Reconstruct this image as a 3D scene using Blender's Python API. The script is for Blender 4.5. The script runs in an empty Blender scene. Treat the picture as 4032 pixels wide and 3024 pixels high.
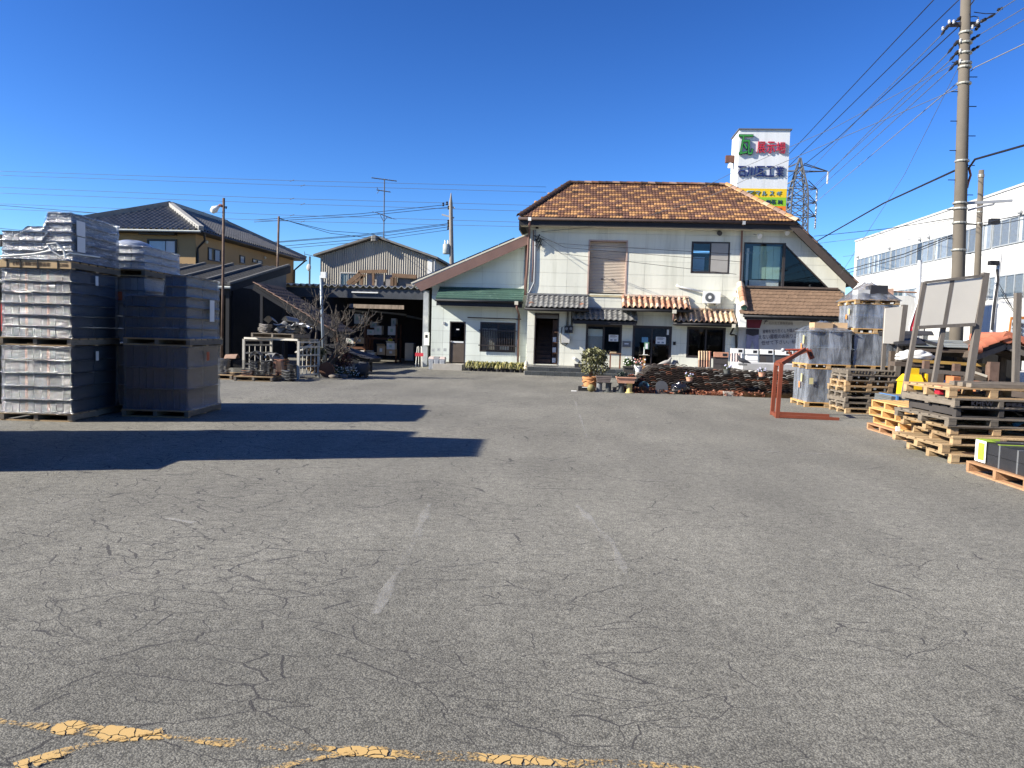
import bpy, math, random
from mathutils import Vector, Matrix, noise as mnoise
# ------------------------------------------------------------------ camera, sky, sun, exposure
SC = bpy.context.scene
COL = SC.collection
F_PX, CAM_H = 3030.0, 1.65
YAW, PITCH, ROLL = math.radians(4.66), math.radians(-3.72), math.radians(1.72)
_f = Vector((-math.sin(YAW) * math.cos(PITCH), math.cos(YAW) * math.cos(PITCH), math.sin(PITCH)))
_r = Vector((math.cos(YAW), math.sin(YAW), 0.0))
_u = _r.cross(_f)
_r2 = _r * math.cos(ROLL) + _u * math.sin(ROLL)
_u2 = _u * math.cos(ROLL) - _r * math.sin(ROLL)
CAM = Vector((0, 0, CAM_H))
cam_data = bpy.data.cameras.new('camera')
cam = bpy.data.objects.new('camera', cam_data)
COL.objects.link(cam)
cam_data.sensor_fit = 'HORIZONTAL'
cam_data.sensor_width = 36.0
cam_data.lens = 36.0 * F_PX / 4032.0
cam_data.clip_end = 3000.0
m3 = Matrix((_r2, _u2, -_f)).transposed()
cam.matrix_world = Matrix.Translation(CAM) @ m3.to_4x4()
SC.camera = cam
SUN_AZ, SUN_EL = math.radians(70.0), math.radians(31.0)     # azimuth measured from the yard's -Y axis towards -X
to_sun = Vector((-math.sin(SUN_AZ) * math.cos(SUN_EL), -math.cos(SUN_AZ) * math.cos(SUN_EL), math.sin(SUN_EL)))
world = bpy.data.worlds.new('World')
SC.world = world
world.use_nodes = True
wn = world.node_tree.nodes
wl = world.node_tree.links
wn.clear()
w_out = wn.new('ShaderNodeOutputWorld')
w_bg = wn.new('ShaderNodeBackground')
w_sky = wn.new('ShaderNodeTexSky')
w_sky.sky_type = 'NISHITA'
w_sky.sun_disc = False
w_sky.sun_elevation = SUN_EL
w_sky.sun_rotation = math.atan2(to_sun.x, to_sun.y)
w_sky.altitude = 500.0
w_sky.air_density = 1.0
w_sky.dust_density = 0.2
w_sky.ozone_density = 6.0
w_bg.inputs['Strength'].default_value = 0.05
w_gm = wn.new('ShaderNodeGamma')                 # deepens the blue of the whole sky evenly
w_gm.inputs[1].default_value = 1.5
w_hs = wn.new('ShaderNodeHueSaturation')
w_hs.inputs['Saturation'].default_value = 1.05
w_hs.inputs['Hue'].default_value = 0.504
w_hs.inputs['Value'].default_value = 0.72
wl.new(w_sky.outputs[0], w_gm.inputs[0])
wl.new(w_gm.outputs[0], w_hs.inputs['Color'])
wl.new(w_hs.outputs[0], w_bg.inputs['Color'])
wl.new(w_bg.outputs[0], w_out.inputs['Surface'])
sun_data = bpy.data.lights.new('sun', 'SUN')
sun = bpy.data.objects.new('sun', sun_data)
COL.objects.link(sun)
sun_data.energy = 5.0
sun_data.angle = math.radians(0.5)
sun_data.color = (1.0, 0.93, 0.81)
sun.rotation_euler = (-to_sun).to_track_quat('-Z', 'Y').to_euler()
SC.view_settings.view_transform = 'Standard'
SC.view_settings.look = 'None'
SC.view_settings.gamma = 1.0
SC.view_settings.use_curve_mapping = False
SC.view_settings.exposure = 1.23
SC.render.engine = 'CYCLES'
SC.cycles.max_bounces = 7
SC.cycles.diffuse_bounces = 3
SC.cycles.glossy_bounces = 3
SC.cycles.transparent_max_bounces = 14
SC.cycles.transmission_bounces = 4
SC.cycles.use_denoising = True
RNG = random.Random(7)
def at(u, v, X=None, Y=None, Z=None):
 """World point on the plane X=, Y= or Z= along the line of sight through pixel (u, v) of the 4032 x 3024 photograph."""
 d = _f + _r2 * ((u - 2016.0) / F_PX) - _u2 * ((v - 1512.0) / F_PX)
 if Z is not None:
  t = (Z - CAM.z) / d.z
 elif Y is not None:
  t = (Y - CAM.y) / d.y
 else:
  t = (X - CAM.x) / d.x
 return CAM + d * t
# ------------------------------------------------------------------ materials
MATS = {}
def nt(name):
 m = bpy.data.materials.new(name)
 m.use_nodes = True
 n, l = m.node_tree.nodes, m.node_tree.links
 b = n['Principled BSDF']
 return m, n, l, b
def mat(name, rgb, rough=0.75, var=0.18, scale=3.0, bump=0.15, bscale=60.0, metal=0.0, spec=0.3, stretch=(1, 1, 1), rnd=0.0, second=None, mix2=(0.55, 0.7), s2=1.2, dist=0.02):
 """Procedural paint: base colour broken by two noises, a second colour in patches (wear), fine relief, and a per-object shift."""
 if name in MATS:
  return MATS[name]
 m, n, l, b = nt(name)
 tc = n.new('ShaderNodeTexCoord')
 mp = n.new('ShaderNodeMapping')
 mp.inputs['Scale'].default_value = stretch
 l.new(tc.outputs['Object'], mp.inputs['Vector'])
 no = n.new('ShaderNodeTexNoise')
 no.inputs['Scale'].default_value = scale
 no.inputs['Detail'].default_value = 6
 no.inputs['Roughness'].default_value = 0.62
 l.new(mp.outputs[0], no.inputs['Vector'])
 cr = n.new('ShaderNodeValToRGB')
 cr.color_ramp.elements[0].position = 0.28
 cr.color_ramp.elements[1].position = 0.72
 cr.color_ramp.elements[0].color = [c * (1 - var) for c in rgb] + [1]
 cr.color_ramp.elements[1].color = [min(1, c * (1 + var)) for c in rgb] + [1]
 l.new(no.outputs['Fac'], cr.inputs[0])
 col = cr.outputs[0]
 if second:
  n2 = n.new('ShaderNodeTexNoise')
  n2.inputs['Scale'].default_value = s2
  n2.inputs['Detail'].default_value = 8
  n2.inputs['Roughness'].default_value = 0.7
  l.new(mp.outputs[0], n2.inputs['Vector'])
  r2 = n.new('ShaderNodeValToRGB')
  r2.color_ramp.elements[0].position = mix2[0]
  r2.color_ramp.elements[1].position = mix2[1]
  l.new(n2.outputs['Fac'], r2.inputs[0])
  mx = n.new('ShaderNodeMixRGB')
  l.new(r2.outputs[0], mx.inputs[0])
  l.new(col, mx.inputs[1])
  mx.inputs[2].default_value = list(second) + [1]
  col = mx.outputs[0]
 if rnd:
  oi = n.new('ShaderNodeObjectInfo')
  ma = n.new('ShaderNodeMapRange')
  ma.inputs['To Min'].default_value = 1 - rnd
  ma.inputs['To Max'].default_value = 1 + rnd
  l.new(oi.outputs['Random'], ma.inputs['Value'])
  hs = n.new('ShaderNodeHueSaturation')
  l.new(ma.outputs[0], hs.inputs['Value'])
  l.new(col, hs.inputs['Color'])
  col = hs.outputs[0]
 l.new(col, b.inputs['Base Color'])
 b.inputs['Roughness'].default_value = rough
 b.inputs['Metallic'].default_value = metal
 b.inputs['Specular IOR Level'].default_value = spec
 if bump:
  nb = n.new('ShaderNodeTexNoise')
  nb.inputs['Scale'].default_value = bscale
  nb.inputs['Detail'].default_value = 4
  l.new(mp.outputs[0], nb.inputs['Vector'])
  bp = n.new('ShaderNodeBump')
  bp.inputs['Strength'].default_value = bump
  bp.inputs['Distance'].default_value = dist
  l.new(nb.outputs['Fac'], bp.inputs['Height'])
  l.new(bp.outputs[0], b.inputs['Normal'])
 MATS[name] = m
 return m
def glass_mat(name, tint=(0.75, 0.8, 0.82), thru=0.8, ior=1.5):
 """Window pane: light passes, the surroundings mirror in it by Fresnel."""
 if name in MATS:
  return MATS[name]
 m, n, l, b = nt(name)
 n.remove(b)
 out = n['Material Output']
 tr = n.new('ShaderNodeBsdfTransparent')
 tr.inputs[0].default_value = [c * thru for c in tint] + [1]
 gl = n.new('ShaderNodeBsdfGlossy')
 gl.inputs['Roughness'].default_value = 0.02
 gl.inputs['Color'].default_value = (0.9, 0.93, 0.95, 1)
 f0 = ((ior - 1) / (ior + 1)) ** 2
 lw = n.new('ShaderNodeLayerWeight')
 lw.inputs['Blend'].default_value = 0.5
 pw = n.new('ShaderNodeMath')
 pw.operation = 'POWER'
 pw.inputs[1].default_value = 5.0
 l.new(lw.outputs['Facing'], pw.inputs[0])
 fr = n.new('ShaderNodeMath')
 fr.operation = 'MULTIPLY_ADD'
 fr.inputs[1].default_value = 1 - f0
 fr.inputs[2].default_value = f0
 l.new(pw.outputs[0], fr.inputs[0])
 tc = n.new('ShaderNodeTexCoord')
 no = n.new('ShaderNodeTexNoise')
 no.inputs['Scale'].default_value = 1.6
 l.new(tc.outputs['Object'], no.inputs['Vector'])
 bp = n.new('ShaderNodeBump')
 bp.inputs['Strength'].default_value = 0.05
 l.new(no.outputs['Fac'], bp.inputs['Height'])
 l.new(bp.outputs[0], gl.inputs['Normal'])
 mx = n.new('ShaderNodeMixShader')
 l.new(fr.outputs[0], mx.inputs[0])
 l.new(tr.outputs[0], mx.inputs[1])
 l.new(gl.outputs[0], mx.inputs[2])
 l.new(mx.outputs[0], out.inputs['Surface'])
 MATS[name] = m
 return m
def film_mat(name, white=0.16, clear=0.6, rough=0.22, stretch=(1.2, 1.2, 9), bump=0.6, bs=3.2, tint=(0.86, 0.9, 0.95)):
 """Stretch film: mostly see-through, milky in patches, wrinkled gloss."""
 if name in MATS:
  return MATS[name]
 m, n, l, b = nt(name)
 n.remove(b)
 out = n['Material Output']
 tc = n.new('ShaderNodeTexCoord')
 mp = n.new('ShaderNodeMapping')
 mp.inputs['Scale'].default_value = stretch
 l.new(tc.outputs['Object'], mp.inputs['Vector'])
 no = n.new('ShaderNodeTexNoise')
 no.inputs['Scale'].default_value = bs
 no.inputs['Detail'].default_value = 7
 no.inputs['Roughness'].default_value = 0.6
 no.inputs['Distortion'].default_value = 0.5
 l.new(mp.outputs[0], no.inputs['Vector'])
 bp = n.new('ShaderNodeBump')
 bp.inputs['Strength'].default_value = bump
 bp.inputs['Distance'].default_value = 0.05
 l.new(no.outputs['Fac'], bp.inputs['Height'])
 tr = n.new('ShaderNodeBsdfTransparent')
 tr.inputs[0].default_value = list(tint) + [1]
 df = n.new('ShaderNodeBsdfDiffuse')
 df.inputs[0].default_value = (0.68, 0.75, 0.86, 1)  # bluish sky reflection put into the film's diffuse colour
 l.new(bp.outputs[0], df.inputs['Normal'])
 gl = n.new('ShaderNodeBsdfGlossy')
 gl.inputs['Roughness'].default_value = rough
 l.new(bp.outputs[0], gl.inputs['Normal'])
 cr = n.new('ShaderNodeMapRange')
 cr.inputs['From Min'].default_value = 0.35
 cr.inputs['From Max'].default_value = 0.75
 cr.inputs['To Min'].default_value = white * 0.35
 cr.inputs['To Max'].default_value = min(1, white * 2.4)
 l.new(no.outputs['Fac'], cr.inputs['Value'])
 m1 = n.new('ShaderNodeMixShader')
 l.new(cr.outputs[0], m1.inputs[0])
 l.new(tr.outputs[0], m1.inputs[1])
 l.new(df.outputs[0], m1.inputs[2])
 m2 = n.new('ShaderNodeMixShader')
 m2.inputs[0].default_value = 1 - clear if clear < 1 else 0.0
 fr = n.new('ShaderNodeFresnel')
 fr.inputs[0].default_value = 1.5
 l.new(bp.outputs[0], fr.inputs['Normal'])
 ad = n.new('ShaderNodeMath')
 ad.operation = 'MULTIPLY_ADD'
 ad.inputs[1].default_value = 0.8
 ad.inputs[2].default_value = (1 - clear) * 0.16
 ad.use_clamp = True
 l.new(fr.outputs[0], ad.inputs[0])
 l.new(ad.outputs[0], m2.inputs[0])
 l.new(m1.outputs[0], m2.inputs[1])
 l.new(gl.outputs[0], m2.inputs[2])
 l.new(m2.outputs[0], out.inputs['Surface'])
 MATS[name] = m
 return m
def leaf_mat(name, rgb, rgb2, rough=0.55):
 if name in MATS:
  return MATS[name]
 m, n, l, b = nt(name)
 tc = n.new('ShaderNodeTexCoord')
 no = n.new('ShaderNodeTexNoise')
 no.inputs['Scale'].default_value = 7.0
 l.new(tc.outputs['Object'], no.inputs['Vector'])
 cr = n.new('ShaderNodeValToRGB')
 cr.color_ramp.elements[0].position = 0.35
 cr.color_ramp.elements[1].position = 0.65
 cr.color_ramp.elements[0].color = list(rgb) + [1]
 cr.color_ramp.elements[1].color = list(rgb2) + [1]
 l.new(no.outputs['Fac'], cr.inputs[0])
 l.new(cr.outputs[0], b.inputs['Base Color'])
 b.inputs['Roughness'].default_value = rough
 b.inputs['Specular IOR Level'].default_value = 0.35
 MATS[name] = m
 return m
# ------------------------------------------------------------------ mesh helpers
class MB:
 """Collects simple shapes into one mesh."""
 def __init__(self):
  self.v, self.f = [], []
 def poly(self, pts):
  i = len(self.v)
  self.v += [tuple(p) for p in pts]
  self.f.append(tuple(range(i, i + len(pts))))
  return self
 def hexa(self, p):
  i = len(self.v)
  self.v += [tuple(q) for q in p]
  for f in ((0, 3, 2, 1), (4, 5, 6, 7), (0, 1, 5, 4), (1, 2, 6, 5), (2, 3, 7, 6), (3, 0, 4, 7)):
   self.f.append(tuple(i + k for k in f))
  return self
 def box(self, x0, x1, y0, y1, z0, z1):
  return self.hexa([(x0, y0, z0), (x1, y0, z0), (x1, y1, z0), (x0, y1, z0), (x0, y0, z1), (x1, y0, z1), (x1, y1, z1), (x0, y1, z1)])
 def obox(self, c, s, R=None):
  c = Vector(c)
  h = [Vector((sx * s[0] / 2, sy * s[1] / 2, sz * s[2] / 2)) for sz in (-1, 1) for sx, sy in ((-1, -1), (1, -1), (1, 1), (-1, 1))]
  return self.hexa([c + (R @ q if R else q) for q in h])
 def beam(self, a, b, w, h, up=(0, 0, 1)):
  a, b = Vector(a), Vector(b)
  d = (b - a)
  L = d.length
  d = d / L
  s = d.cross(Vector(up))
  if s.length < 1e-4:
   s = d.cross(Vector((1, 0, 0)))
  s.normalize()
  t = s.cross(d)
  s, t = s * w / 2, t * h / 2
  return self.hexa([a - s - t, a + s - t, b + s - t, b - s - t, a - s + t, a + s + t, b + s + t, b - s + t])
 def tube(self, pts, r, n=6, cap=True):
  pts = [Vector(p) for p in pts]
  k = len(pts)
  rr = r if isinstance(r, (list, tuple)) else [r] * k
  base = len(self.v)
  prev = None
  for i, p in enumerate(pts):
   d = (pts[min(i + 1, k - 1)] - pts[max(i - 1, 0)])
   d = d.normalized() if d.length > 1e-9 else Vector((0, 0, 1))
   if prev is None:
    a = d.cross(Vector((0, 0, 1)))
    if a.length < 1e-3:
     a = Vector((1, 0, 0))
   else:
    a = prev - d * prev.dot(d)
    if a.length < 1e-6:
     a = d.cross(Vector((0.3, 0.5, 1)))
   a.normalize()
   prev = a
   b = d.cross(a)
   for j in range(n):
    t = 2 * math.pi * j / n
    self.v.append(tuple(p + (a * math.cos(t) + b * math.sin(t)) * rr[i]))
  for i in range(k - 1):
   for j in range(n):
    j2 = (j + 1) % n
    self.f.append((base + i * n + j, base + i * n + j2, base + (i + 1) * n + j2, base + (i + 1) * n + j))
  if cap:
   self.f.append(tuple(base + j for j in reversed(range(n))))
   self.f.append(tuple(base + (k - 1) * n + j for j in range(n)))
  return self
 def lathe(self, prof, c=(0, 0, 0), n=16):
  base = len(self.v)
  for r, z in prof:
   for j in range(n):
    t = 2 * math.pi * j / n
    self.v.append((c[0] + r * math.cos(t), c[1] + r * math.sin(t), c[2] + z))
  for i in range(len(prof) - 1):
   for j in range(n):
    j2 = (j + 1) % n
    self.f.append((base + i * n + j, base + i * n + j2, base + (i + 1) * n + j2, base + (i + 1) * n + j))
  self.f.append(tuple(base + j for j in reversed(range(n))))
  self.f.append(tuple(base + (len(prof) - 1) * n + j for j in range(n)))
  return self
 def prism(self, pts, off):
  """Convex or simple outline swept by the vector off."""
  off = Vector(off)
  k = len(pts)
  i = len(self.v)
  self.v += [tuple(Vector(p)) for p in pts] + [tuple(Vector(p) + off) for p in pts]
  self.f.append(tuple(reversed(range(i, i + k))))
  self.f.append(tuple(range(i + k, i + 2 * k)))
  for j in range(k):
   j2 = (j + 1) % k
   self.f.append((i + j, i + j2, i + k + j2, i + k + j))
  return self
 def grid(self, fn, nu, nv, close_u=False):
  i = len(self.v)
  for b in range(nv + 1):
   for a in range(nu + (0 if close_u else 1)):
    self.v.append(tuple(fn(a / nu, b / nv)))
  w = nu + (0 if close_u else 1)
  for b in range(nv):
   for a in range(nu):
    a2 = (a + 1) % w
    self.f.append((i + b * w + a, i + b * w + a2, i + (b + 1) * w + a2, i + (b + 1) * w + a))
  return self
 def ball(self, c, r, n=10, m=6, sq=(1, 1, 1)):
  prof = [(max(1e-4, math.sin(math.pi * k / m)) * r, -math.cos(math.pi * k / m) * r) for k in range(m + 1)]
  i = len(self.v)
  self.lathe(prof, (0, 0, 0), n)
  for k in range(i, len(self.v)):
   x, y, z = self.v[k]
   self.v[k] = (c[0] + x * sq[0], c[1] + y * sq[1], c[2] + z * sq[2])
  return self
 def mesh(self, name, m, smooth=False):
  me = bpy.data.meshes.new(name)
  me.from_pydata(self.v, [], self.f)
  if m:
   me.materials.append(m)
  if smooth:
   me.polygons.foreach_set('use_smooth', [True] * len(me.polygons))
  me.update()
  return me
 def build(self, name, m, parent=None, smooth=False, auto=False):
  o = bpy.data.objects.new(name, self.mesh(name, m, smooth or auto))
  COL.objects.link(o)
  if auto:
   sharp(o.data)
  if parent:
   fix(o, parent)
  return o
def sharp(me, deg=35):
 try:
  me.set_sharp_from_angle(angle=math.radians(deg))
 except Exception:
  pass
def fix(o, parent):
 """Parent a mesh that was built in world coordinates."""
 o.parent = parent
 chain = Matrix.Identity(4)
 p = parent
 while p:
  chain = (p.matrix_parent_inverse @ p.matrix_basis if p.parent else p.matrix_basis.copy()) @ chain
  p = p.parent
 o.matrix_parent_inverse = chain.inverted()
 return o
def tag(o, label=None, cat=None, group=None, kind=None):
 if label:
  o['label'] = label
 if cat:
  o['category'] = cat
 if group:
  o['group'] = group
 if kind:
  o['kind'] = kind
 return o
def thing(name, label, cat, loc=(0, 0, 0), rz=0.0, group=None):
 o = bpy.data.objects.new(name, None)
 COL.objects.link(o)
 o.empty_display_size = 0.2
 o.matrix_basis = Matrix.Translation(Vector(loc)) @ Matrix.Rotation(rz, 4, 'Z')
 return tag(o, label, cat, group)
def put(name, me, parent, loc=(0, 0, 0), rot=None, scale=None):
 """A piece that shares mesh data, at a world place, under its parent."""
 o = bpy.data.objects.new(name, me)
 COL.objects.link(o)
 M = Matrix.Translation(Vector(loc))
 if rot is not None:
  M = M @ (rot.to_4x4() if isinstance(rot, Matrix) else Matrix.Rotation(rot, 4, 'Z'))
 if scale is not None:
  M = M @ Matrix.Diagonal((scale[0], scale[1], scale[2], 1))
 o.matrix_basis = M
 if parent:
  fix(o, parent)
 return o
def copy_tree(o, parent=None):
 c = o.copy()
 COL.objects.link(c)
 c.parent = parent
 for ch in [k for k in KIDS(o)]:
  copy_tree(ch, c)
 return c
def KIDS(o):
 return list(o.children)
def move(o, loc, rz=0.0, rx=0.0, ry=0.0):
 o.matrix_basis = Matrix.Translation(Vector(loc)) @ Matrix.Rotation(rz, 4, 'Z') @ Matrix.Rotation(rx, 4, 'X') @ Matrix.Rotation(ry, 4, 'Y')
 return o
def clip(poly, a, b, c):
 """Keep the part of a 2D polygon where a*x + b*y <= c."""
 out = []
 for i in range(len(poly)):
  p, q = poly[i], poly[(i + 1) % len(poly)]
  dp, dq = a * p[0] + b * p[1] - c, a * q[0] + b * q[1] - c
  if dp <= 0:
   out.append(p)
  if dp * dq < 0:
   t = dp / (dp - dq)
   out.append((p[0] + (q[0] - p[0]) * t, p[1] + (q[1] - p[1]) * t))
 return out
def cut_hole(polys, x0, x1, z0, z1):
 """Take a rectangle out of convex polygons; the rest stays convex."""
 out = []
 for p in polys:
  xs = [q[0] for q in p]
  zs = [q[1] for q in p]
  if max(xs) <= x0 or min(xs) >= x1 or max(zs) <= z0 or min(zs) >= z1:
   out.append(p)
   continue
  for cl in ([(1, 0, x0)], [(-1, 0, -x1)], [(-1, 0, -x0), (1, 0, x1), (0, 1, z0)], [(-1, 0, -x0), (1, 0, x1), (0, -1, -z1)]):
   q = p
   for c in cl:
    q = clip(q, *c) if len(q) >= 3 else []
   if len(q) >= 3 and (max(k[0] for k in q) - min(k[0] for k in q)) > 0.004 and (max(k[1] for k in q) - min(k[1] for k in q)) > 0.004:
    out.append(q)
 return out
def text_mesh(s, size, extrude, m, name='lettering', bold=0.0, align='LEFT'):
 cu = bpy.data.curves.new(name, 'FONT')
 cu.body = s
 cu.size = size
 cu.extrude = extrude
 cu.offset = bold
 cu.align_x = align
 cu.resolution_u = 3
 ob = bpy.data.objects.new(name, cu)
 COL.objects.link(ob)
 dg = bpy.context.evaluated_depsgraph_get()
 me = bpy.data.meshes.new_from_object(ob.evaluated_get(dg))
 bpy.data.objects.remove(ob)
 bpy.data.curves.remove(cu)
 me.name = name
 me.materials.clear()
 me.materials.append(m)
 return me
FACE_CAM = Matrix(((1, 0, 0), (0, 0, -1), (0, 1, 0)))       # text in XY stood up, facing -Y
def lettering(s, parent, m, loc, width=None, height=0.3, extrude=0.01, bold=0.0, R=None, name='lettering'):
 """Letters fitted into width x height with their lower left corner at loc."""
 me = text_mesh(s, 1.0, 0.0, m, name, bold)
 if not me.vertices:
  return None
 xs = [v.co.x for v in me.vertices]
 ys = [v.co.y for v in me.vertices]
 w, h = max(xs) - min(xs), max(ys) - min(ys)
 sy = height / h
 sx = (width / w) if width else sy
 me2 = text_mesh(s, 1.0, max(extrude, 0.0005), m, name, bold)
 for v in me2.vertices:
  v.co = Vector(((v.co.x - min(xs)) * sx, (v.co.y - min(ys)) * sy, v.co.z))
 bpy.data.meshes.remove(me)
 return put(name, me2, parent, loc, (R if R is not None else FACE_CAM))
def wire(name, pts, r, m, label, cat='wire', group=None, sag=0.0, n=14, sides=5):
 """A hanging cable through two or more points."""
 P = []
 pts = [Vector(p) for p in pts]
 for i in range(len(pts) - 1):
  a, b = pts[i], pts[i + 1]
  for k in range(n + (1 if i == len(pts) - 2 else 0)):
   t = k / n
   q = a.lerp(b, t)
   q.z -= sag * 4 * t * (1 - t)
   P.append(q)
 o = MB().tube(P, r, sides).build(name, m, None, True)
 if label:
  tag(o, label, cat, group)
 return o
# ------------------------------------------------------------------ more helpers
def cut_convex(polys, hole):
 """Take a convex counter-clockwise hole out of convex polygons (all x-z outlines)."""
 planes = []
 for i in range(len(hole)):
  (x0, z0), (x1, z1) = hole[i], hole[(i + 1) % len(hole)]
  a, b = (z1 - z0), -(x1 - x0)
  planes.append((a, b, a * x0 + b * z0))
 out = []
 for p in polys:
  rest = p
  pieces = []
  for a, b, c in planes:
   if len(rest) < 3:
    break
   o = clip(rest, -a, -b, -c)
   if len(o) >= 3:
    pieces.append(o)
   rest = clip(rest, a, b, c)
  if len(rest) < 3:
   out.append(p)
   continue
  for q in pieces:
   if (max(k[0] for k in q) - min(k[0] for k in q)) > 0.004 and (max(k[1] for k in q) - min(k[1] for k in q)) > 0.004:
    out.append(q)
 return out
def rect(x0, x1, z0, z1):
 return [(x0, z0), (x1, z0), (x1, z1), (x0, z1)]
def wall_sheet(mb, polys, y0, y1):
 for p in polys:
  mb.prism([(x, y0, z) for x, z in p], (0, y1 - y0, 0))
def siding(parent, region, clips, holes, y, xs, zs, m, gap=0.008, proud=0.022, name='siding_panel'):
 """Cladding boards laid in a grid, each its own piece, cut round the openings."""
 for i in range(len(xs) - 1):
  for k in range(len(zs) - 1):
   polys = [rect(xs[i] + gap / 2, xs[i + 1] - gap / 2, zs[k] + gap / 2, zs[k + 1] - gap / 2)]
   for c in clips:
    polys = [q for q in (clip(p, *c) for p in polys) if len(q) >= 3]
   for h in holes:
    polys = cut_convex(polys, h)
   if not polys:
    continue
   for q in polys:
    mb = MB()
    wall_sheet(mb, [q], y - proud, y)
    mb.build(name, m, parent)
def window(parent, x0, x1, z0, z1, y, m, pane, sashes=2, fw=0.05, depth=0.09, recess=0.03, name='window', rail=None, split=None):
 """Aluminium window: outer frame with panes and sashes as sub-parts; front face of the frame at y."""
 f = MB()
 f.box(x0, x1, y, y + depth, z0, z0 + fw).box(x0, x1, y, y + depth, z1 - fw, z1)
 f.box(x0, x0 + fw, y, y + depth, z0 + fw, z1 - fw).box(x1 - fw, x1, y, y + depth, z0 + fw, z1 - fw)
 w = f.build(name, m, parent)
 cuts = split or [x0 + fw + (x1 - x0 - 2 * fw) * i / sashes for i in range(sashes + 1)]
 for i in range(len(cuts) - 1):
  a, b = cuts[i], cuts[i + 1]
  yy = y + recess + (0.025 if i % 2 else 0.0)
  s = MB()
  t = 0.035
  s.box(a, b, yy, yy + 0.03, z0 + fw, z0 + fw + t).box(a, b, yy, yy + 0.03, z1 - fw - t, z1 - fw)
  s.box(a, a + t, yy, yy + 0.03, z0 + fw + t, z1 - fw - t).box(b - t, b, yy, yy + 0.03, z0 + fw + t, z1 - fw - t)
  if rail:
   zr = z0 + (z1 - z0) * rail
   s.box(a + t, b - t, yy, yy + 0.028, zr - 0.02, zr + 0.02)
  s.build('sash', m, w)
  MB().box(a + t, b - t, yy + 0.012, yy + 0.018, z0 + fw + t, z1 - fw - t).build('pane', pane, w)
 return w
def tile_mesh(kind, w, l, amp, th, m, name='roof_tile'):
 """One roof tile: local x across, y up the slope, z out of the roof; its front edge at y=0."""
 N = {'wave': 8, 's': 10, 'flat': 2, 'double': 8, 'scale': 6, 'barrel': 8}[kind]
 def prof(u):
  if kind == 'wave':
   return amp * (0.5 + 0.5 * math.cos(2 * math.pi * (u - 0.12))) ** 1.3
  if kind == 's':
   return amp * max(0.0, math.sin(math.pi * min(1, u / 0.62))) ** 0.75 if u < 0.62 else -0.12 * amp * math.sin(math.pi * (u - 0.62) / 0.38)
  if kind == 'double':
   return amp * abs(math.sin(2 * math.pi * u)) ** 0.8
  if kind == 'barrel':
   return amp * math.sin(math.pi * u)
  return 0.0
 mb = MB()
 top0, bot0, top1, bot1 = [], [], [], []
 for i in range(N + 1):
  u = i / N
  z = prof(u)
  x = (u - 0.5) * w
  dy = 0.0
  if kind == 'scale':
   dy = l * 0.16 * (2 * abs(u - 0.5)) ** 2.2
  if kind == 'wave':
   dy = -0.02 * math.sin(math.pi * u)
  top0.append((x, dy, z + 2 * th))
  bot0.append((x, dy, z + th))
  top1.append((x, l * 1.18, z + th * 0.9))
  bot1.append((x, l * 1.18, z))
 rows = [bot1, bot0, top0, top1]
 b = 0
 for r_ in rows:
  mb.v += r_
 W = N + 1
 for k in range(3):
  for i in range(N):
   mb.f.append((k * W + i, k * W + i + 1, (k + 1) * W + i + 1, (k + 1) * W + i))
 mb.f.append((0, W, 2 * W, 3 * W))
 mb.f.append((N, 3 * W + N, 2 * W + N, W + N))
 me = mb.mesh(name, m, True)
 sharp(me, 40)
 return me
def slope_rot(a):
 return Matrix.Rotation(a, 3, 'X')
def tile_field(parent, x0, x1, yf, zf, ang, ncol, nrow, step, meshes, pick, left=None, right=None, name='roof_tile', rnd=0.006, limit=None, stagger=False):
 """Lay tiles on a plane rising from the eave (yf, zf) at angle ang. left/right: x limits as functions of the distance up the slope."""
 w = (x1 - x0) / ncol
 up = Vector((0, math.cos(ang), math.sin(ang)))
 R = slope_rot(ang)
 spots = []
 for r in range(nrow):
  for c in range(-1, ncol + 1):
   x = x0 + (c + 0.5 + (0.5 if stagger and r % 2 else 0.0)) * w
   s = r * step
   lo = left(s) if left else x0
   hi = right(s) if right else x1
   if x - w * 0.5 < lo - 0.01 or x + w * 0.5 > hi + 0.01:
    continue
   spots.append((r, c, x, s))
 for k, (r, c, x, s) in enumerate(spots):
  if limit is not None and k >= limit:
   return spots[k:]
  p = Vector((x, yf, zf)) + up * s
  o = put(name, meshes[pick(r, c)], parent, p + Vector((RNG.uniform(-rnd, rnd), 0, RNG.uniform(0, rnd))), Matrix.Rotation(RNG.uniform(-0.012, 0.012), 3, 'Z') @ R)
 return []
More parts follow.
